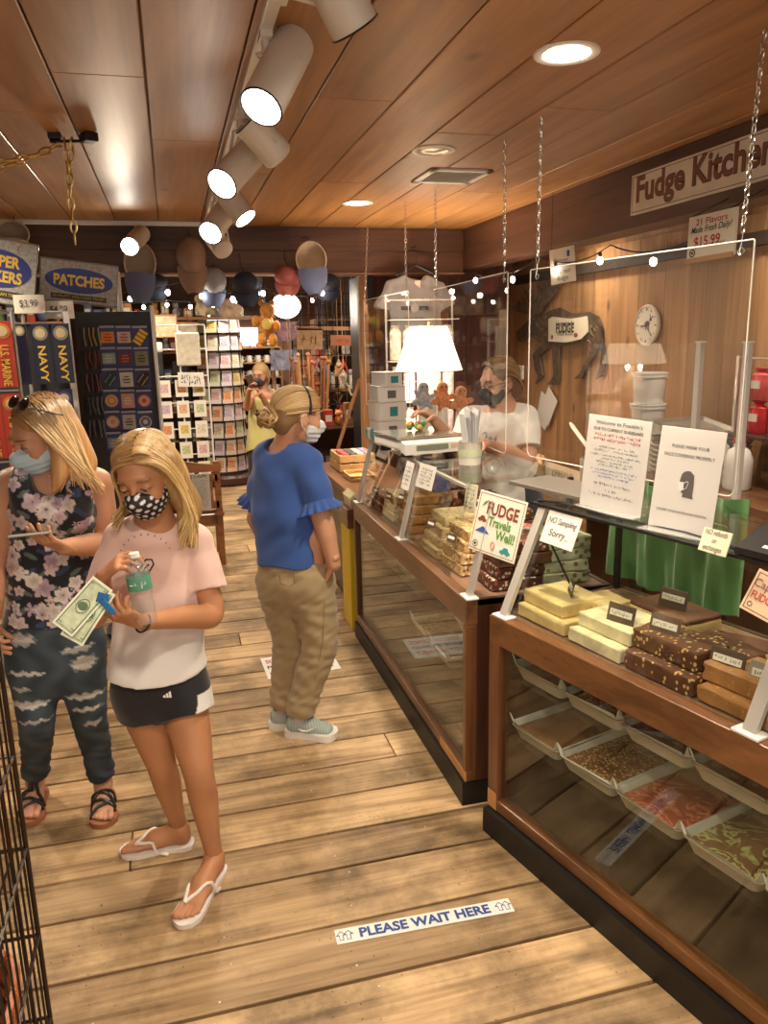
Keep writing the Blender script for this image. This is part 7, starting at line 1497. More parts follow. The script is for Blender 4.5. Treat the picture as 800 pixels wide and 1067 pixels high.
# bottle, bills, blue wrapper (held)
bt, bb = gy(141, 585, 2.145), gy(153, 648, 2.145); bd = (bt-bb).normalized(); t = thing('water_bottle', 'clear plastic water bottle with green label held by the girl', 'bottle', bb); H_ = (bt-bb).length
MB().lathe([(0, 0), (.024, 0), (.030, .006), (.029, H_*.2), (.031, H_*.3), (.029, H_*.4), (.031, H_*.5), (.032, H_*.78), (.028, H_*.90), (.013, H_*1.04), (.012, H_*1.12), (0, H_*1.12)], bb, 28, bd).build('bottle', glass('bottle_plastic', (.93, .95, .95), .07, haze=.10), t, smooth=True)
MB().lathe([(.0325, H_*.56), (.0328, H_*.58), (.0328, H_*.76), (.0325, H_*.78)], bb, 28, bd, cap=False).build('label', mat('label_green', (.10, .30, .22), .4), t, smooth=True); MB().lathe([(.014, H_*1.07), (.014, H_*1.14), (0, H_*1.145)], bb, 20, bd).build('cap', WHITEPL, t)
ux = bd.cross(V(0, 1, 0)).normalized()*-1; ctr = bb+bd*H_*.67; bv = (V(0, -1, 0)-bd*V(0, -1, 0).dot(bd)).normalized(); marks(t, ctr+bv*.0345, bv.cross(bd)*-1, bd, .044, .015, mat('label_cream', (.8, .78, .6), .5), 3)
BM = mat('banknote', (.46, .52, .36), .8, noise=.25, nscale=60); BI = mat('banknote_ink', (.08, .14, .07), .8); BL = mat('banknote_rim', (.62, .64, .52), .8)
def bill(c, u, vv_, lab, W=.156, H_=.066):
    u = Vector(u).normalized(); vv_ = Vector(vv_); vv_ = (vv_-u*vv_.dot(u)).normalized(); n = u.cross(vv_); t = thing('banknote', lab, 'banknote', c); M_ = Matrix(((*u, 0), (*vv_, 0), (*n, 0), (0, 0, 0, 1))).transposed(); M_.translation = c
    MB(M_).box((0, 0, 0), (W, H_, .0006)).build('paper', BL, t); MB(M_).box((0, 0, .0005), (W*.93, H_*.84, .0004)).build('printed_field', BM, t); m = MB(M_); m.tube([(W*.44*x, H_*.39*y, .001) for x, y in ((-1, -1), (1, -1), (1, 1), (-1, 1))], .0012, 4, closed=True).torus((0, 0, .001), .016, .0011, (0, 0, 1), 20, 4, sy=1.25).ball((0, 0, .0008), .012, 10, 6, sc=(1, 1.2, .06)); m.build('engraving', BI, t)
    for sx_ in (-1, 1):
        for sy_ in (-1, 1): text('lettering', '1', t, c+u*sx_*W*.40+vv_*sy_*H_*.30+n*.001, u, vv_, .013, BI, bold=.02)
bc = gy(92, 640, 2.09); bu = (gy(108, 606, 2.12)-gy(76, 655, 2.07)); bvv = (gy(98, 650, 2.07)-gy(82, 628, 2.10))*-1
bill(bc, bu, bvv, 'one dollar bill held in front by the girl\'s lower hand'); bill(bc+V(-.012, .006, .022), Matrix.Rotation(R(9), 3, 'Y') @ bu, bvv, 'second one dollar bill fanned out behind the front one')
t = thing('foil_wrapper', 'small shiny blue foil wrapper held with the dollar bills', 'wrapper', gy(112, 630, 2.07)); MB().box(gy(112, 632, 2.075), (.018, .006, .05), rot=Matrix.Rotation(R(-35), 3, 'Y'), bev=.002).box(gy(107, 623, 2.075), (.03, .004, .028), rot=Matrix.Rotation(R(20), 3, 'Y'), bev=.002).build('foil', mat('blue_foil', (.05, .25, .60), .2, metal=.6), t)
# ------------------------------------------------------------ the woman in the floral top
W = thing('person', 'blond woman in a sleeveless floral top and ripped jeans with a blue surgical mask', 'person', (-.5, 2.95, 0))
Y0 = 2.92; wh = Head(aty(44, 452, 2.86), (-.80, -.50, -.34), 1.06, roll=-4); WSK = (.55, .285, .17)
sR, sL = aty(100, 505, Y0+.02), aty(9, 508, Y0-.02); side = np.array(V(.97, .05, 0).normalized())
eR, wR = aty(112, 566, Y0), aty(66, 570, 2.68); eL, wL = aty(-8, 585, 2.88), aty(-6, 640, 2.80)
hpR, hpL = aty(82, 672, Y0+.02), aty(35, 672, Y0+.02); kR, kL = aty(93, 748, Y0), aty(38, 752, Y0-.03)
hR, tR = atz(110, 826, 0), atz(107, 864, 0); hL, tL = atz(42, 824, 0), atz(29, 862, 0)
aR, aL = hR+(tR-hR).normalized()*.055+V(0, 0, .08), hL+(tL-hL).normalized()*.055+V(0, 0, .08)
v = Vol(.006, .02); wh.skull(v, aty(52, 500, 2.94)); v.l(aty(54, 505, Y0+.01), aty(54, 600, Y0+.02), (.155, .095), (.135, .10), side, k=.04)
v.c(aty(54, 500, Y0+.02), sR, .06, .055, k=.04).c(aty(54, 500, Y0+.02), sL, .06, .055, k=.04)
v.chain([sR, sR.lerp(eR, .5), eR, eR.lerp(wR, .35), wR], [.058, .053, .044, .042, .027]).chain([sL, sL.lerp(eL, .5), eL, eL.lerp(wL, .4), wL], [.058, .052, .044, .042, .027])
v.chain([hpR+V(0, 0, .12), hpR, kR, aR+V(0, 0, .02)], [.07, .07, .045, .035]).chain([hpL+V(0, 0, .12), hpL, kL, aL+V(0, 0, .02)], [.07, .07, .045, .035]); hd = Vol(.0036, .006)
hand(hd, wR, (aty(40, 560, 2.60)-wR).normalized(), V(.1, .35, .9), 1, (14, 16, 20, 26), 1.0, .05, 22); hand(hd, wL, (wL-eL).normalized(), V(.8, .2, 0), -1, (20, 24, 28, 34), 1.0)
ft = Vol(.0045, .008); foot(ft, hR+(tR-hR).normalized()*.01, tR-(tR-hR).normalized()*.012, aR, -1, 1.0, .02); foot(ft, hL+(tL-hL).normalized()*.01, tL-(tL-hL).normalized()*.012, aL, -1, 1.0, .02)
emit('body', [v.arrays(), hd.arrays(), ft.arrays()], SKIN, W, skincol(WSK)); wh.face(W, brow=(.20, .11, .05)); wh.mask(W, attr_mat('mask_fabric', .7), color=lambda X: np.tile([.48, .66, .76], (len(X), 1)), pleats=True, straps=mat('mask_loop', (.75, .78, .8), .6))
nr = np.random.RandomState(3); seeds = np.array([-.75, 2.75, .70]) + nr.rand(760, 3)*np.array([.6, .36, .75]); sr = .017+nr.rand(760)*.020; sph = nr.rand(760)*6.28
def floral(X):
    C = np.tile([.012, .012, .02], (len(X), 1)); n1 = np.sin(X[:, 0]*55+2*np.sin(X[:, 2]*40))*np.sin(X[:, 2]*48+X[:, 1]*30); C[n1 > .62] = (.03, .06, .14); C[(n1 < -.72)] = (.10, .16, .15)
    for i in range(0, len(X), 8000):
        x = X[i:i+8000]; D = x[:, None, :]-seeds[None]; dd = np.sqrt(D[..., 0]**2+(D[..., 1]*.6)**2+D[..., 2]**2); th = np.arctan2(D[..., 2], D[..., 0]); rr = sr*(.62+.38*np.abs(np.cos(2.5*th+sph))); q = dd/rr; j = q.argmin(1); qm = q.min(1); cc = C[i:i+8000]; ins = qm < 1
        pal = np.array([[.72, .66, .66], [.62, .50, .58], [.78, .72, .68], [.50, .38, .50], [.70, .58, .60]])[j % 5]; sh = (.45+.55*np.clip(qm*1.3, .3, 1))[:, None]; cc[ins] = (pal*sh)[ins]; cc[qm < .16] = (.15, .05, .10); C[i:i+8000] = cc
    return C
v = Vol(.0048, .03); v.l(aty(55, 520, Y0), aty(55, 585, Y0+.01), (.150, .105), (.150, .112), side, k=.05).l(aty(55, 585, Y0+.01), aty(55, 680, Y0+.02), (.150, .112), (.178, .135), side, k=.05)
v.e(aty(72, 540, Y0-.08), (.062, .05, .06), k=.04).e(aty(34, 540, Y0-.09), (.062, .05, .06), k=.04); v.c(aty(80, 492, Y0+.0), aty(84, 530, Y0-.02), .042, .06, k=.03).c(aty(25, 498, Y0-.02), aty(26, 530, Y0-.04), .042, .06, k=.03).chain([aty(84, 524, 2.82), aty(84, 502, 2.835), aty(81, 488, 2.90)], [.045, .044, .038], k=.03).chain([aty(27, 526, 2.81), aty(23, 504, 2.825), aty(26, 490, 2.89)], [.045, .044, .036], k=.03).e(aty(52, 534, Y0-.07), (.10, .05, .045), k=.04)
v.e(aty(48, 490, Y0-.09), (.050, .09, .088), k=.015, sub=True); hz0, hz1 = aty(20, 664, Y0-.1).z, aty(100, 640, Y0-.1).z
def wcut(X): t = np.clip((X[:, 0]+.66)/.32, 0, 1); return hz0+(hz1-hz0)*t+.012*np.sin(X[:, 0]*30)-X[:, 2]
emit('floral_top', [v.arrays(cut=wcut, disp=lambda X: sinfold([((1, .2, .1), 48, .3, .0035), ((.6, .2, 1), 30, 1.1, .003), ((-.7, .1, .8), 60, 2, .0015)], X))], CLOTH, W, floral)
v = Vol(.006, .03); v.l(aty(57, 655, Y0+.02), aty(57, 690, Y0+.02), (.165, .125), (.165, .125), side)
for hp, kn, an in ((hpR, kR, aR), (hpL, kL, aL)): cf = kn.lerp(an, .35)+V(0, .010, 0); v.chain([hp, hp.lerp(kn, .5), kn, cf, kn.lerp(an, .78)], [.098, .084, .065, .060, .048], k=.03); v.c(kn.lerp(an, .78), an+V(0, 0, .035), .047, .044, clip=(list(an+V(0, 0, .035)), [0, 0, -1]))
rips = [(aty(px, py, Y0-.09), a_, b_) for px, py, a_, b_ in ((20, 668, .05, .022), (28, 702, .06, .008), (30, 735, .065, .013), (36, 752, .05, .006), (22, 720, .03, .008), (80, 677, .05, .012), (87, 692, .04, .026), (88, 728, .06, .012), (90, 742, .05, .008), (96, 757, .03, .010))]
def denim(X):
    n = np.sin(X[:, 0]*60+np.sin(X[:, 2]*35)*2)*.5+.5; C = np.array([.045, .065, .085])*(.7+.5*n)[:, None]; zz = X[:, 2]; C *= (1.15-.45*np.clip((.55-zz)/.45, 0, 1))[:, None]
    for p, a_, b_ in rips:
        q = ((X[:, 0]-p.x)/a_)**2+((X[:, 2]-p.z+.004*np.sin(X[:, 0]*160))/b_)**2+.25*np.sin(X[:, 0]*230+X[:, 2]*310); m_ = (q < 1) & (X[:, 1] < p.y+.10); th = (np.sin(X[:, 2]*900) > .2); C[m_] = np.where(th[m_][:, None], [.62, .62, .60], [.42, .40, .38]); m2 = (q < 1.35) & (q >= 1) & (X[:, 1] < p.y+.10); C[m2] = (.16, .20, .24)
    return C
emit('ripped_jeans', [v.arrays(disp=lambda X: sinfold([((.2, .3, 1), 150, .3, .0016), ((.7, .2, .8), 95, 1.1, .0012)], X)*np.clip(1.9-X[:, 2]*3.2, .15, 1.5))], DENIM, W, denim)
for (h, t_, an) in ((hR, tR, aR), (hL, tL, aL)):
    o, d, a, L = sole(h, t_, .105, 0, .02, -1, mat('sandal_tan', (.30, .12, .06), .5), 'sandal', W); m = MB()
    for s0, s1, hh in ((.42, .60, .068), (.60, .48, .060), (.70, .58, .052), (.58, .80, .040)): strap([h+d*L*s0+a*.044+V(0, 0, .018), h+d*L*(s0*.6+s1*.4)+a*.02, h+d*L*(s0*.4+s1*.6)-a*.015, h+d*L*s1-a*.043+V(0, 0, .018)], .0065, BLACK, 'strap', o, .005)
v = Vol(.006, .02); E = lambda r, f, u, rr, **k: v.e(wh.p(r, f, u), [q*wh.s for q in rr], wh.M, **k); E(0, -.024, .040, (.082, .098, .085)); E(0, -.055, -.03, (.076, .07, .09), k=.03)
v.chain([wh.p(-.055, -.05, -.03), wh.p(-.068, -.06, -.12), aty(84, 494, 2.83), aty(106, 508, 2.81)], [.046, .046, .036, .014], k=.05); v.chain([wh.p(-.07, -.01, -.04), aty(62, 495, 2.78), aty(57, 510, 2.78)], [.034, .026, .010], k=.04); v.e(wh.p(0, .092, -.012), (.065, .06, .075), wh.M, k=.012, sub=True); v.chain([wh.p(.07, -.03, -.05), aty(30, 492, 2.92), aty(18, 500, 2.95)], [.03, .022, .01], k=.02)
emit('hair', [v.arrays(disp=lambda X: .0006*np.sin(X[:, 0]*150+X[:, 1]*100))], HAIR, W, lambda X: hc((.34, .19, .075))(X)*(1+.9*np.clip((1.6-X[:, 2])/.2, 0, 1))[:, None])
S = []
for k in range(210):
    f = rq.random(); g = rq.random(); root = wh.p(rq.uniform(-.02, .02), .055-.13*f, .118-.11*(f-.4)**2); sg = -1 if k % 5 else 1
    if sg < 0:
        s1, s2 = wh.p(-.090, .05-.12*f, .055), wh.p(-.100, .015-.11*f, -.05)
        if g < .7: q = rq.random(); e = aty(74+36*q, 500+10*q+rq.uniform(-8, 8), 2.765+.04*rq.random()); m2 = aty(70+16*q, 482+6*q, 2.785)
        else: e = aty(rq.uniform(50, 66), rq.uniform(496, 514), 2.79); m2 = wh.p(-.085, .0, -.14)
    else: s1, s2 = wh.p(.088, .04-.12*f, .05), wh.p(.09, .0-.09*f, -.06); e = aty(rq.uniform(14, 30), rq.uniform(488, 506), 2.90); m2 = wh.p(.08, -.03, -.13)
    S.append(([root, s1, s1, s2, m2, e], rq.uniform(.0024, .0046)))
strands('hair_locks', S, HAIR, W, ells=[(wh.p(0, -.024, .040), [.084*wh.s, .100*wh.s, .087*wh.s], wh.M)], c0=(.22, .12, .05), c1=(.74, .54, .28), seed=4)
m = MB()
for g in (-1, 1): m.ball(wh.p(g*.036, .026, .121), .030, 14, 8, sc=(1.05, .25, .8), rot=Matrix(wh.M.tolist()) @ Matrix.Rotation(R(52), 3, 'X'))
m.tube([wh.p(-.066, .026, .110), wh.p(-.094, -.05, .055)], .003, 5).tube([wh.p(.066, .026, .110), wh.p(.094, -.05, .055)], .003, 5).tube([wh.p(-.01, .030, .126), wh.p(.01, .030, .126)], .003, 5); m.build('sunglasses', mat('sunglass_black', (.01, .01, .012), .08, coat=.5), W, smooth=True)
pc_ = aty(31, 557, 2.605); t = thing('mobile_phone', 'flat dark phone held by the woman in the floral top', 'phone', pc_); MB().box(pc_+V(0, 0, .0), (.125, .068, .009), rot=(Matrix.Rotation(R(8), 3, 'Z') @ Matrix.Rotation(R(-14), 3, 'X')), bev=.003).build('case', mat('phone_silver', (.5, .48, .45), .3, metal=.5), t); MB().box(pc_+V(0, 0, .0052), (.118, .06, .001), rot=(Matrix.Rotation(R(8), 3, 'Z') @ Matrix.Rotation(R(-14), 3, 'X'))).build('screen', BLACK, t)
# ------------------------------------------------------------ the woman in the blue shirt
B = thing('person', 'woman in a blue ruffle-sleeved shirt and khaki trousers seen from behind at the far case', 'person', (.42, 3.35, 0))
YB_ = 3.33; bh = Head(aty(310, 433, 3.32), (.86, .30, -.10), 1.06); BSK = (.58, .31, .19); sd = V(.62, -.60, 0).normalized(); side = np.array(sd)
sR, sL = aty(320, 484, 3.27), aty(280, 480, 3.43); eR, wR = aty(338, 548, 3.20), aty(346, 580, 3.18); eL = aty(268, 540, 3.50)
hpR, hpL = aty(324, 605, 3.28), aty(291, 603, 3.38); kR, kL = aty(333, 672, 3.26), aty(302, 668, 3.38)
hR, tR = atz(300, 765, 0), atz(352, 768, 0); hL, tL = atz(283, 757, 0), atz(326, 757, 0); aR, aL = hR+(tR-hR).normalized()*.06+V(0, 0, .10), hL+(tL-hL).normalized()*.06+V(0, 0, .10)
v = Vol(.006, .02); bh.skull(v, aty(294, 472, 3.36)); v.l(aty(297, 480, YB_+.03), aty(300, 560, YB_), (.12, .07), (.12, .08), side); v.c(aty(297, 476, 3.36), sR, .055, .055, k=.04).c(aty(297, 476, 3.36), sL, .055, .055, k=.04); v.chain([sR, eR, eR.lerp(wR, .5), wR+(wR-eR)*.25], [.058, .046, .040, .030]).chain([sL, eL], [.055, .044]).c(eL, eL+V(.05, -.03, -.2), .042, .03)
v.chain([hpR+V(0, 0, .2), hpR, kR, aR], [.07, .07, .05, .035]).chain([hpL+V(0, 0, .2), hpL, kL, aL], [.07, .07, .05, .035]); hd = Vol(.0045, .006); hand(hd, wR+(wR-eR)*.2, V(-.25, .45, -1), V(-.6, .4, 0), 1, (10, 12, 14, 16)); emit('body', [v.arrays(), hd.arrays()], SKIN, B, skincol(BSK)); bh.face(B, brow=(.2, .12, .06)); bh.mask(B, attr_mat('mask_fabric'), color=lambda X: np.tile([.66, .72, .76], (len(X), 1)), pleats=True, straps=mat('mask_loop'))
v = Vol(.006, .03); hz = aty(300, 585, YB_).z; BB = lambda px, py, dy=0: aty(px, py, YB_+dy)
v.l(BB(297, 486, .03), BB(298, 530, .03), (.158, .112), (.148, .125), side, k=.05).l(BB(298, 530, .03), BB(304, 600, 0), (.148, .125), (.160, .142), side, k=.05); v.c(BB(292, 474, .04), sR, .062, .064, k=.05).c(BB(292, 474, .04), sL, .062, .06, k=.05)
for s_, e_ in ((sR, eR), (sL, eL)): d = (e_-s_).normalized(); v.c(s_, s_.lerp(e_, .9), .066, .072, k=.025, clip=(list(s_.lerp(e_, .66)), list(d)))
v.e(BB(294, 464, .02), (.075, .075, .036), k=.012, sub=True)
emit('blue_shirt', [v.arrays(cut=lambda X: hz+.03*(X[:, 0]-.45)+.008*np.sin(X[:, 0]*22)-X[:, 2], disp=lambda X: sinfold([((.7, -.6, .4), 32, .3, .0045), ((.3, .3, 1), 26, 1.4, .004), ((-.6, .5, .9), 50, 2, .002)], X))], CLOTH, B, flat((.035, .10, .36)))
for s_, e_ in ((sR, eR), (sL, eL)):
    d = (e_-s_).normalized(); c0 = s_.lerp(e_, .64); x, y, _ = basis(d); rs = []
    for q, (h, r0, am) in enumerate(((-.012, .070, .0), (.0, .076, .002), (.018, .088, .007), (.036, .098, .011), (.034, .094, .011), (.015, .082, .006), (-.01, .066, 0))): rs.append([c0+d*h+(x*math.cos(a)+y*math.sin(a))*(r0+am*math.sin(a*16)) for a in [2*math.pi*k/96 for k in range(96)]])
    MB().rings(rs, cap=False).build('sleeve_ruffle', mat('ruffle_blue', (.035, .10, .36), .85, sheen=.25), B, smooth=True)
v = Vol(.006, .03); v.l(BB(303, 580, .02), BB(308, 605, 0), (.150, .13), (.165, .145), side)
for hp, kn, an in ((hpR, kR, aR), (hpL, kL, aL)): v.chain([hp+V(0, 0, -.01), hp.lerp(kn, .5), kn, kn.lerp(an, .45), kn.lerp(an, .86)], [.110, .096, .082, .073, .061], k=.03); v.c(kn.lerp(an, .8), an+V(0, 0, .0), .062, .060, clip=(list(an+V(0, 0, .012)), [0, 0, -1]))
KH = [((.3, .2, 1), 95, .3, .0018), ((.9, -.3, .9), 60, 1.1, .0018), ((-.6, .4, .9), 130, 2, .0014)]
pants = emit('khaki_trousers', [v.arrays(disp=lambda X: sinfold(KH, X))], CLOTH, B, flat((.36, .27, .145)))
TK = TREES['khaki_trousers']; DKK = mat('seam_khaki', (.22, .165, .09), .8)
decal(TK, [(289, 590), (291, 600), (293, 608), (302, 611), (309, 606), (310, 596)], .0018, DKK, 'pocket_seam', pants); decal(TK, [(342, 585), (338, 592), (333, 597)], .004, mat('pocket_white', (.7, .66, .55), .8), 'pocket_edge', pants); decal(TK, [(306, 598), (308, 620), (309, 640)], .0016, DKK, 'centre_seam', pants); decal(TK, [(334, 595), (338, 630), (336, 670), (328, 710)], .0014, DKK, 'side_seam', pants)
SHG, SHW = attr_mat('shoe_knit', .8, bump=.4, bscale=300), mat('shoe_white', (.78, .77, .74), .5)
for (h, t_, an) in ((hR, tR, aR), (hL, tL, aL)):
    h0 = h-(t_-h).normalized()*.012; o, d, a, L = sole(h0, t_, .115, 0, .032, 1, SHW, 'shoe', B); v = Vol(.0045, .02)
    v.l(h0+d*.05+V(0, 0, .045), h0+d*L*.5+V(0, 0, .048), (.036, .036), (.042, .038), a).l(h0+d*L*.5+V(0, 0, .046), h0+d*L*.82+V(0, 0, .036), (.044, .038), (.042, .022), a).c(h0+d*.045+V(0, 0, .06), h0+d*.07+V(0, 0, .09), .036, .036, clip=(list(h0+V(0, 0, .108)), [0, 0, 1])); v.c(h0+d*.07+V(0, 0, .1), h0+d*.08+V(0, 0, .16), .026, .026, sub=True)
    up = emit('upper', [v.arrays(cut=lambda X: .028-X[:, 2])], SHG, o, lambda X: np.array([.42, .50, .48])*(.85+.15*np.sin(X[:, 0]*500))[:, None]); m = MB()
    for q in range(5): p = h0+d*(L*(.46+.06*q)); m.tube([p+a*.024+V(0, 0, .078-q*.006), p+V(0, 0, .090-q*.007), p-a*.024+V(0, 0, .078-q*.006)], .0028, 5)
    m.build('laces', SHW, o); MB().lathe([(.038, 0), (.041, .012), (.038, .035)], an-d*.0+V(0, 0, -.03), 18, cap=False).build('sock', mat('sock_grey', (.45, .44, .43), .9), o, smooth=True)
TU = TREES['upper']
decal(TREES['upper'], [(294, 755), (300, 757), (306, 754), (309, 750)], .003, SHW, 'side_swoosh', B)
m = MB(); P = [h for h in (aty(315, 748+0, 3.2),)]
sw = [hR+(tR-hR)*f+(tR-hR).normalized().cross(V(0, 0, 1))*(.047-.004*abs(f-.45))+V(0, 0, z_) for f, z_ in ((.26, .058), (.34, .046), (.44, .047), (.58, .062), (.62, .068))]; MB().tube(sw, [.002, .005, .0055, .004, .002], 6).build('side_swoosh', SHW, B, smooth=True)
v = Vol(.005, .02); E = lambda r, f, u, rr, **k: v.e(bh.p(r, f, u), [q*bh.s for q in rr], bh.M, **k); E(0, -.022, .034, (.080, .094, .083)); E(0, -.07, -.02, (.055, .045, .06), k=.03); v.e(bh.p(0, .10, -.025), (.07, .07, .085), bh.M, k=.012, sub=True)
for g in (-1, 1): v.e(bh.p(g*.08, -.0, -.03), (.02, .03, .034), bh.M, k=.01, sub=True)
emit('hair', [v.arrays(disp=lambda X: .001*np.sin(X[:, 2]*120))], HAIR, B, lambda X: np.tile([.27, .165, .07], (len(X), 1))); S = []
for k in range(150):
    a_ = rq.uniform(-1.75, 1.75); S.append(([bh.p(.075*math.sin(a_), .058, .035+.07*math.cos(a_)), bh.p(.088*math.sin(a_), .0, .035+.098*math.cos(a_)), bh.p(.085*math.sin(a_), -.07, .02+.075*math.cos(a_)), bh.p(.02*math.sin(a_), -.115, .0+.02*math.cos(a_))], rq.uniform(.003, .005)))
bun = bh.p(0, -.130, -.012)
for k in range(46):
    ax = Vector((rq.uniform(-1, 1), rq.uniform(-1, 1), rq.uniform(-1, 1))).normalized(); x, y, _ = basis(ax); r_ = rq.uniform(.026, .044); p0 = rq.uniform(0, 6.28); S.append(([bun+(x*math.cos(p0+q*.9)+y*math.sin(p0+q*.9))*r_*1.25 for q in range(5)], rq.uniform(.005, .008)))
strands('hair_bun_locks', S, HAIR, B, ells=[(bh.p(0, -.022, .034), [.081*bh.s, .095*bh.s, .084*bh.s], bh.M)], c0=(.34, .20, .085), c1=(.60, .42, .20), seed=8); MB().ball(bun, .036, 14, 10).build('hair_bun', mat('bun_core', (.26, .15, .06), .6), B, smooth=True)
MB().tube([bh.p(.086*math.sin(a_), .012, .020+.098*math.cos(a_)) for a_ in [R(-95+19*q) for q in range(11)]], .007, 8).build('headband', mat('headband', (.02, .02, .03), .7, noise=.8, nscale=90), B, smooth=True)
# ------------------------------------------------------------ the worker behind the fudge case
K = thing('person', 'worker in a white T-shirt and black face mask standing behind the fudge cases', 'person', (1.78, 3.95, 0))
YK = 3.86; kh = Head(aty(519, 397, YK), (-.93, -.22, -.22), 1.04); KSK = (.60, .33, .21); side = np.array(V(.55, .80, 0).normalized()); KK = lambda px, py, dy=0: aty(px, py, YK+dy)
sR, sL = KK(546, 436, -.04), KK(492, 436, .10); eR, wR = KK(549, 478, -.14), KK(500, 462, -.28); eL, wL = aty(478, 472, 3.80), aty(452, 437, 3.78)
v = Vol(.006, .02); kh.skull(v, KK(528, 430)); v.l(KK(520, 440, .03), KK(520, 500, .04), (.15, .10), (.15, .11), side); v.c(KK(522, 432, .02), sR, .06, .055, k=.04).c(KK(522, 432, .02), sL, .06, .055, k=.04); v.chain([sR, eR, eR.lerp(wR, .4), wR], [.056, .046, .042, .027]).chain([sL, eL, eL.lerp(wL, .4), wL], [.054, .044, .040, .027])
hd = Vol(.004, .006); hand(hd, wR, (KK(482, 452, -.36)-wR), V(-.3, -.2, -.9), 1, (30, 32, 36, 40)); hand(hd, wL, (aty(430, 428, 3.76)-wL)+V(0, 0, .02), V(-.2, -.15, -1), 1, (28, 30, 32, 36))
for x in (1.70, 1.86): v.chain([V(1.78, 3.92, 1.05), V(x, 3.92, .86), V(x, 3.92, .45), V(x, 3.93, .05)], [.07, .07, .05, .035])
emit('body', [v.arrays(), hd.arrays()], SKIN, K, skincol(KSK)); kh.face(K, brow=(.16, .09, .05)); kh.mask(K, mat('mask_black', (.012, .012, .014), .8), straps=BLACK)
v = Vol(.006, .03); v.l(KK(522, 446, .02), KK(520, 490, .03), (.195, .125), (.19, .14), side, k=.05).l(KK(520, 490, .03), KK(520, 560, .03), (.19, .14), (.20, .15), side, k=.05).c(KK(526, 432, .02), sR, .062, .066, k=.05).c(KK(522, 432, .02), sL, .062, .066, k=.05)
for s_, e_ in ((sR, eR), (sL, eL)): d = (e_-s_).normalized(); v.c(s_, s_.lerp(e_, .95), .074, .080, k=.03, clip=(list(s_.lerp(e_, .74)), list(d)))
v.e(KK(519, 424, -.02), (.07, .07, .04), k=.012, sub=True); shirt = emit('white_t_shirt', [v.arrays(disp=lambda X: sinfold([((.8, .5, .6), 34, .3, .0045), ((.2, .3, 1), 28, 1.4, .0035), ((-.6, .5, .9), 50, 2, .002)], X))], CLOTH, K, flat((.78, .76, .72)))
for P in ([(503, 452), (506, 450), (507, 455), (504, 459)], [(509, 457), (511, 455), (512, 460)], [(514, 458), (517, 455), (516, 461)]): decal(TREES['white_t_shirt'], P, .003, mat('logo_teal', (.08, .20, .25), .8), 'printed_logo', shirt)
v = Vol(.008, .03)
for x in (1.70, 1.86): v.chain([V(x, 3.92, .86), V(x, 3.92, .45), V(x, 3.93, .08)], [.10, .08, .06])
v.l(V(1.78, 3.92, .95), V(1.78, 3.92, .82), (.17, .13), (.17, .13), (1, 0, 0)); emit('trousers', [v.arrays()], CLOTH, K, flat((.03, .035, .05)))
for x in (1.70, 1.86): MB().ball((x, 3.88, .035), .05, 12, 8, sc=(.9, 2.2, .7)).build('shoe', BLACK, K, smooth=True)
v = Vol(.0055, .02); E = lambda r, f, u, rr, **k: v.e(kh.p(r, f, u), [q*kh.s for q in rr], kh.M, **k); E(0, -.024, .034, (.081, .096, .084)); E(0, -.065, -.05, (.076, .056, .075), k=.03); v.e(kh.p(0, .098, -.005), (.07, .068, .08), kh.M, k=.012, sub=True)
emit('hair', [v.arrays(disp=lambda X: .002*np.sin(X[:, 2]*200+X[:, 0]*160))], HAIR, K, lambda X: hc((.22, .12, .06))(X)); S = []
for k in range(70): a_ = rq.uniform(-1.6, 1.6); e_ = rq.uniform(.03, .09); S.append(([kh.p(.055*math.sin(a_), .062, .05+.050*math.cos(a_)), kh.p(.088*math.sin(a_), .02, .045+.085*math.cos(a_)), kh.p(.086*math.sin(a_), -.07, .035+.06*math.cos(a_)), kh.p(.076*math.sin(a_), -.10, -.03), kh.p(.060*math.sin(a_), -.10, -e_-.03)], rq.uniform(.003, .005)))
strands('hair_locks', S, HAIR, K, ells=[(kh.p(0, -.024, .034), [.083*kh.s, .098*kh.s, .086*kh.s], kh.M)], c0=(.20, .11, .05), c1=(.42, .27, .13), seed=9)
g_ = MB(); 
for g in (-1, 1): g_.torus(kh.p(g*.034, .100, -.004), .021, .0016, kh.F, 18, 5).tube([kh.p(g*.055, .098, .0), kh.p(g*.080, .03, .0), kh.p(g*.084, -.02, -.005)], .0016, 5)
g_.tube([kh.p(-.013, .102, 0), kh.p(.013, .102, 0)], .0016, 5).build('glasses', BLACK, K, smooth=True)
# ------------------------------------------------------------ the woman with the phone in the back room
Q_ = thing('person', 'woman in a yellow tank top holding up a phone in the back room', 'person', (.80, 8.5, 0)); YQ = 8.5; QQ = lambda px, py, dy=0: aty(px, py, YQ+dy)
qh = Head(QQ(271, 391), (-.45, -.85, -.1), 1.05); side = np.array([.9, -.3, 0]); sR, sL = QQ(286, 413), QQ(262, 412); eR, wR = QQ(283, 430, -.15), QQ(271, 410, -.28); eL, wL = QQ(257, 424, -.1), QQ(259, 407, -.28)
v = Vol(.009, .02); qh.skull(v, QQ(274, 408)); v.l(QQ(275, 414), QQ(275, 440), (.15, .09), (.14, .10), side).chain([sR, eR], [.052, .042]).chain([eR, wR], [.042, .026]).chain([sL, eL], [.052, .042]).chain([eL, wL], [.042, .026]); hd = Vol(.005, .006); hand(hd, wR, QQ(266, 404, -.32)-wR, V(-.7, -.3, .3), 1, (35, 38, 42, 45)); hand(hd, wL, QQ(262, 399, -.32)-wL, V(.5, -.3, .2), -1, (35, 38, 42, 45))
hz_, tz_ = atz(262, 528, 0), atz(258, 533, 0)
ft = Vol(.006, .01); f1, f2 = V(.74, 8.45, 0), V(.90, 8.5, 0)
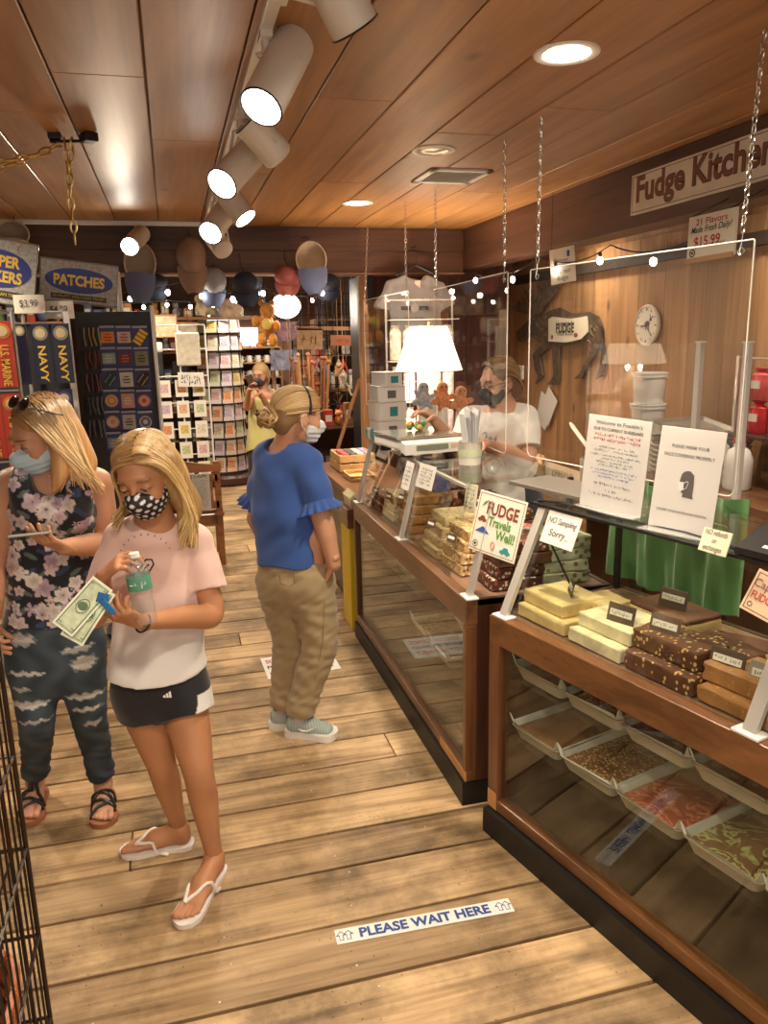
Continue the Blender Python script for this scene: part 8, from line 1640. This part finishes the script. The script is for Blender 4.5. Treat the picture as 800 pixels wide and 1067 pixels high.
for f_, hx in ((f1, QQ(268, 478)), (f2, QQ(283, 478))): v.chain([hx+V(0, 0, .4), hx, hx.lerp(f_, .5), f_+V(0, .05, .09)], [.06, .06, .05, .035])
for f_ in (f1, f2): foot(ft, f_+V(0, .1, 0), f_+V(-.03, -.13, 0), f_+V(0, .05, .09), 1, 1, .015)
emit('body', [v.arrays(), hd.arrays(), ft.arrays()], SKIN, Q_, skincol((.55, .27, .15))); qh.face(Q_); qh.mask(Q_, mat('mask_dark', (.06, .06, .08), .8, noise=.6, nscale=60), straps=BLACK)
v = Vol(.009, .03); v.l(QQ(275, 420), QQ(275, 440), (.16, .11), (.17, .12), side).l(QQ(275, 440), QQ(275, 474), (.17, .12), (.20, .15), side).c(QQ(283, 409), QQ(281, 420), .04, .06).c(QQ(267, 409), QQ(268, 420), .04, .06).e(QQ(274, 408, -.1), (.07, .1, .09), sub=True); zc = QQ(275, 468).z
emit('tank_top', [v.arrays(cut=lambda X: zc-X[:, 2]+.02*np.sin(X[:, 0]*25), disp=lambda X: sinfold([((1, .2, .3), 40, .3, .004)], X))], CLOTH, Q_, flat((.62, .56, .22)))
v = Vol(.009, .03); v.l(QQ(275, 462), QQ(275, 478), (.17, .13), (.17, .13), side)
for f_, hx in ((f1, QQ(268, 478)), (f2, QQ(283, 478))): v.chain([hx, hx.lerp(f_, .5), f_+V(0, .05, .1)], [.10, .075, .055])
emit('trousers', [v.arrays()], CLOTH, Q_, flat((.02, .018, .02)))
for f_ in (f1, f2): sole(f_+V(0, .11, 0), f_+V(-.03, -.14, 0), .1, 0, .015, 1, BLACK, 'sandal', Q_)
v = Vol(.007, .02); E = lambda r, f, u, rr, **k: v.e(qh.p(r, f, u), [q*qh.s for q in rr], qh.M, **k); E(0, -.024, .038, (.083, .098, .085)); E(0, -.06, -.05, (.075, .055, .09), k=.03); v.e(qh.p(0, .095, -.012), (.062, .06, .07), qh.M, k=.012, sub=True); emit('hair', [v.arrays()], HAIR, Q_, hc((.45, .28, .12)))
c = QQ(261.5, 398, -.34); t = thing('mobile_phone', 'dark phone held up by the woman in the back room', 'phone', c); MB().box(c, (.075, .01, .15), rot=Matrix.Rotation(R(-20), 3, 'Y'), bev=.003).build('case', mat('phone_brown', (.10, .04, .02), .4), t)
# ------------------------------------------------------------ grey T-shirt on a hanger
t = thing('hanging_t_shirt', 'heather grey printed T-shirt on a black hanger under the beam corner', 'shirt', aty(430, 310, 5.95)); T_ = lambda px, py, dy=0: aty(px, py, 5.95+dy)
v = Vol(.007, .02); X_ = (1, 0, 0); v.l(T_(432, 295), T_(432, 304), (.12, .03), (.18, .035), X_).l(T_(432, 301), T_(432, 320), (.20, .035), (.205, .045), X_).l(T_(421, 292), T_(406, 299), (.03, .04), (.03, .045), (0, 1, 0)).l(T_(443, 292), T_(459, 299), (.03, .04), (.03, .045), (0, 1, 0)).l(T_(432, 320), T_(433, 362), (.205, .045), (.215, .05), X_); v.c(T_(405, 302), T_(395, 328), .045, .062, clip=(list(T_(397, 321)), list((T_(395, 326)-T_(404, 292)).normalized()))).c(T_(460, 302), T_(469, 326), .045, .062, clip=(list(T_(467.5, 319)), list((T_(469, 322)-T_(460, 292)).normalized())))
v.e(T_(433, 285, -.03), (.052, .045, .036), k=.01, sub=True); zc2 = T_(433, 360).z
sh = emit('fabric', [v.arrays(cut=lambda X: zc2-X[:, 2], disp=lambda X: sinfold([((1, .2, .1), 38, .3, .006), ((.4, .2, 1), 30, 1, .003)], X))], CLOTH, t, flat((.40, .40, .43)))
m = MB(); m.tube([T_(412, 287), T_(425, 280), T_(433, 276), T_(441, 280), T_(456, 287)], .012, 8).tube([T_(433, 277), T_(433, 270), T_(436, 266), T_(434, 262), T_(433, 256), (T_(433, 256).x, 6.14, T_(433, 256).z)], .004, 6); m.build('hanger', BLACK, t, smooth=True)
TF = TREES['fabric']; p = hit(TF, 435, 296, .004) or T_(435, 296, -.06); MB().box(p, (.045, .004, .055)).build('paper_tag', PAPER, t)
p = hit(TF, 433, 313, .01) or T_(433, 313, -.06); marks(t, p, (1, 0, 0), (0, 0, 1), .25, .036, mat('print_white', (.75, .75, .76), .7), 4)
p = hit(TF, 432, 321, .012) or T_(432, 321, -.06); MB().box(p, (.22, .003, .028)).build('printed_band', mat('print_dark', (.06, .06, .08), .7), t); MB().lathe([(.034, 0), (.034, .003), (0, .0035)], p-V(0, .002, 0), 20, (0, -1, 0)).build('printed_emblem', mat('print_grey', (.5, .5, .52), .7), t)
p = hit(TF, 433, 331, .010) or T_(433, 331, -.06); marks(t, p, (1, 0, 0), (0, 0, 1), .15, .018, mat('print_dark'), 8)
for o in list(COL.objects):
    if o.parent is None and o.get('label') and not o.get('kind'): o['kind'] = 'thing'
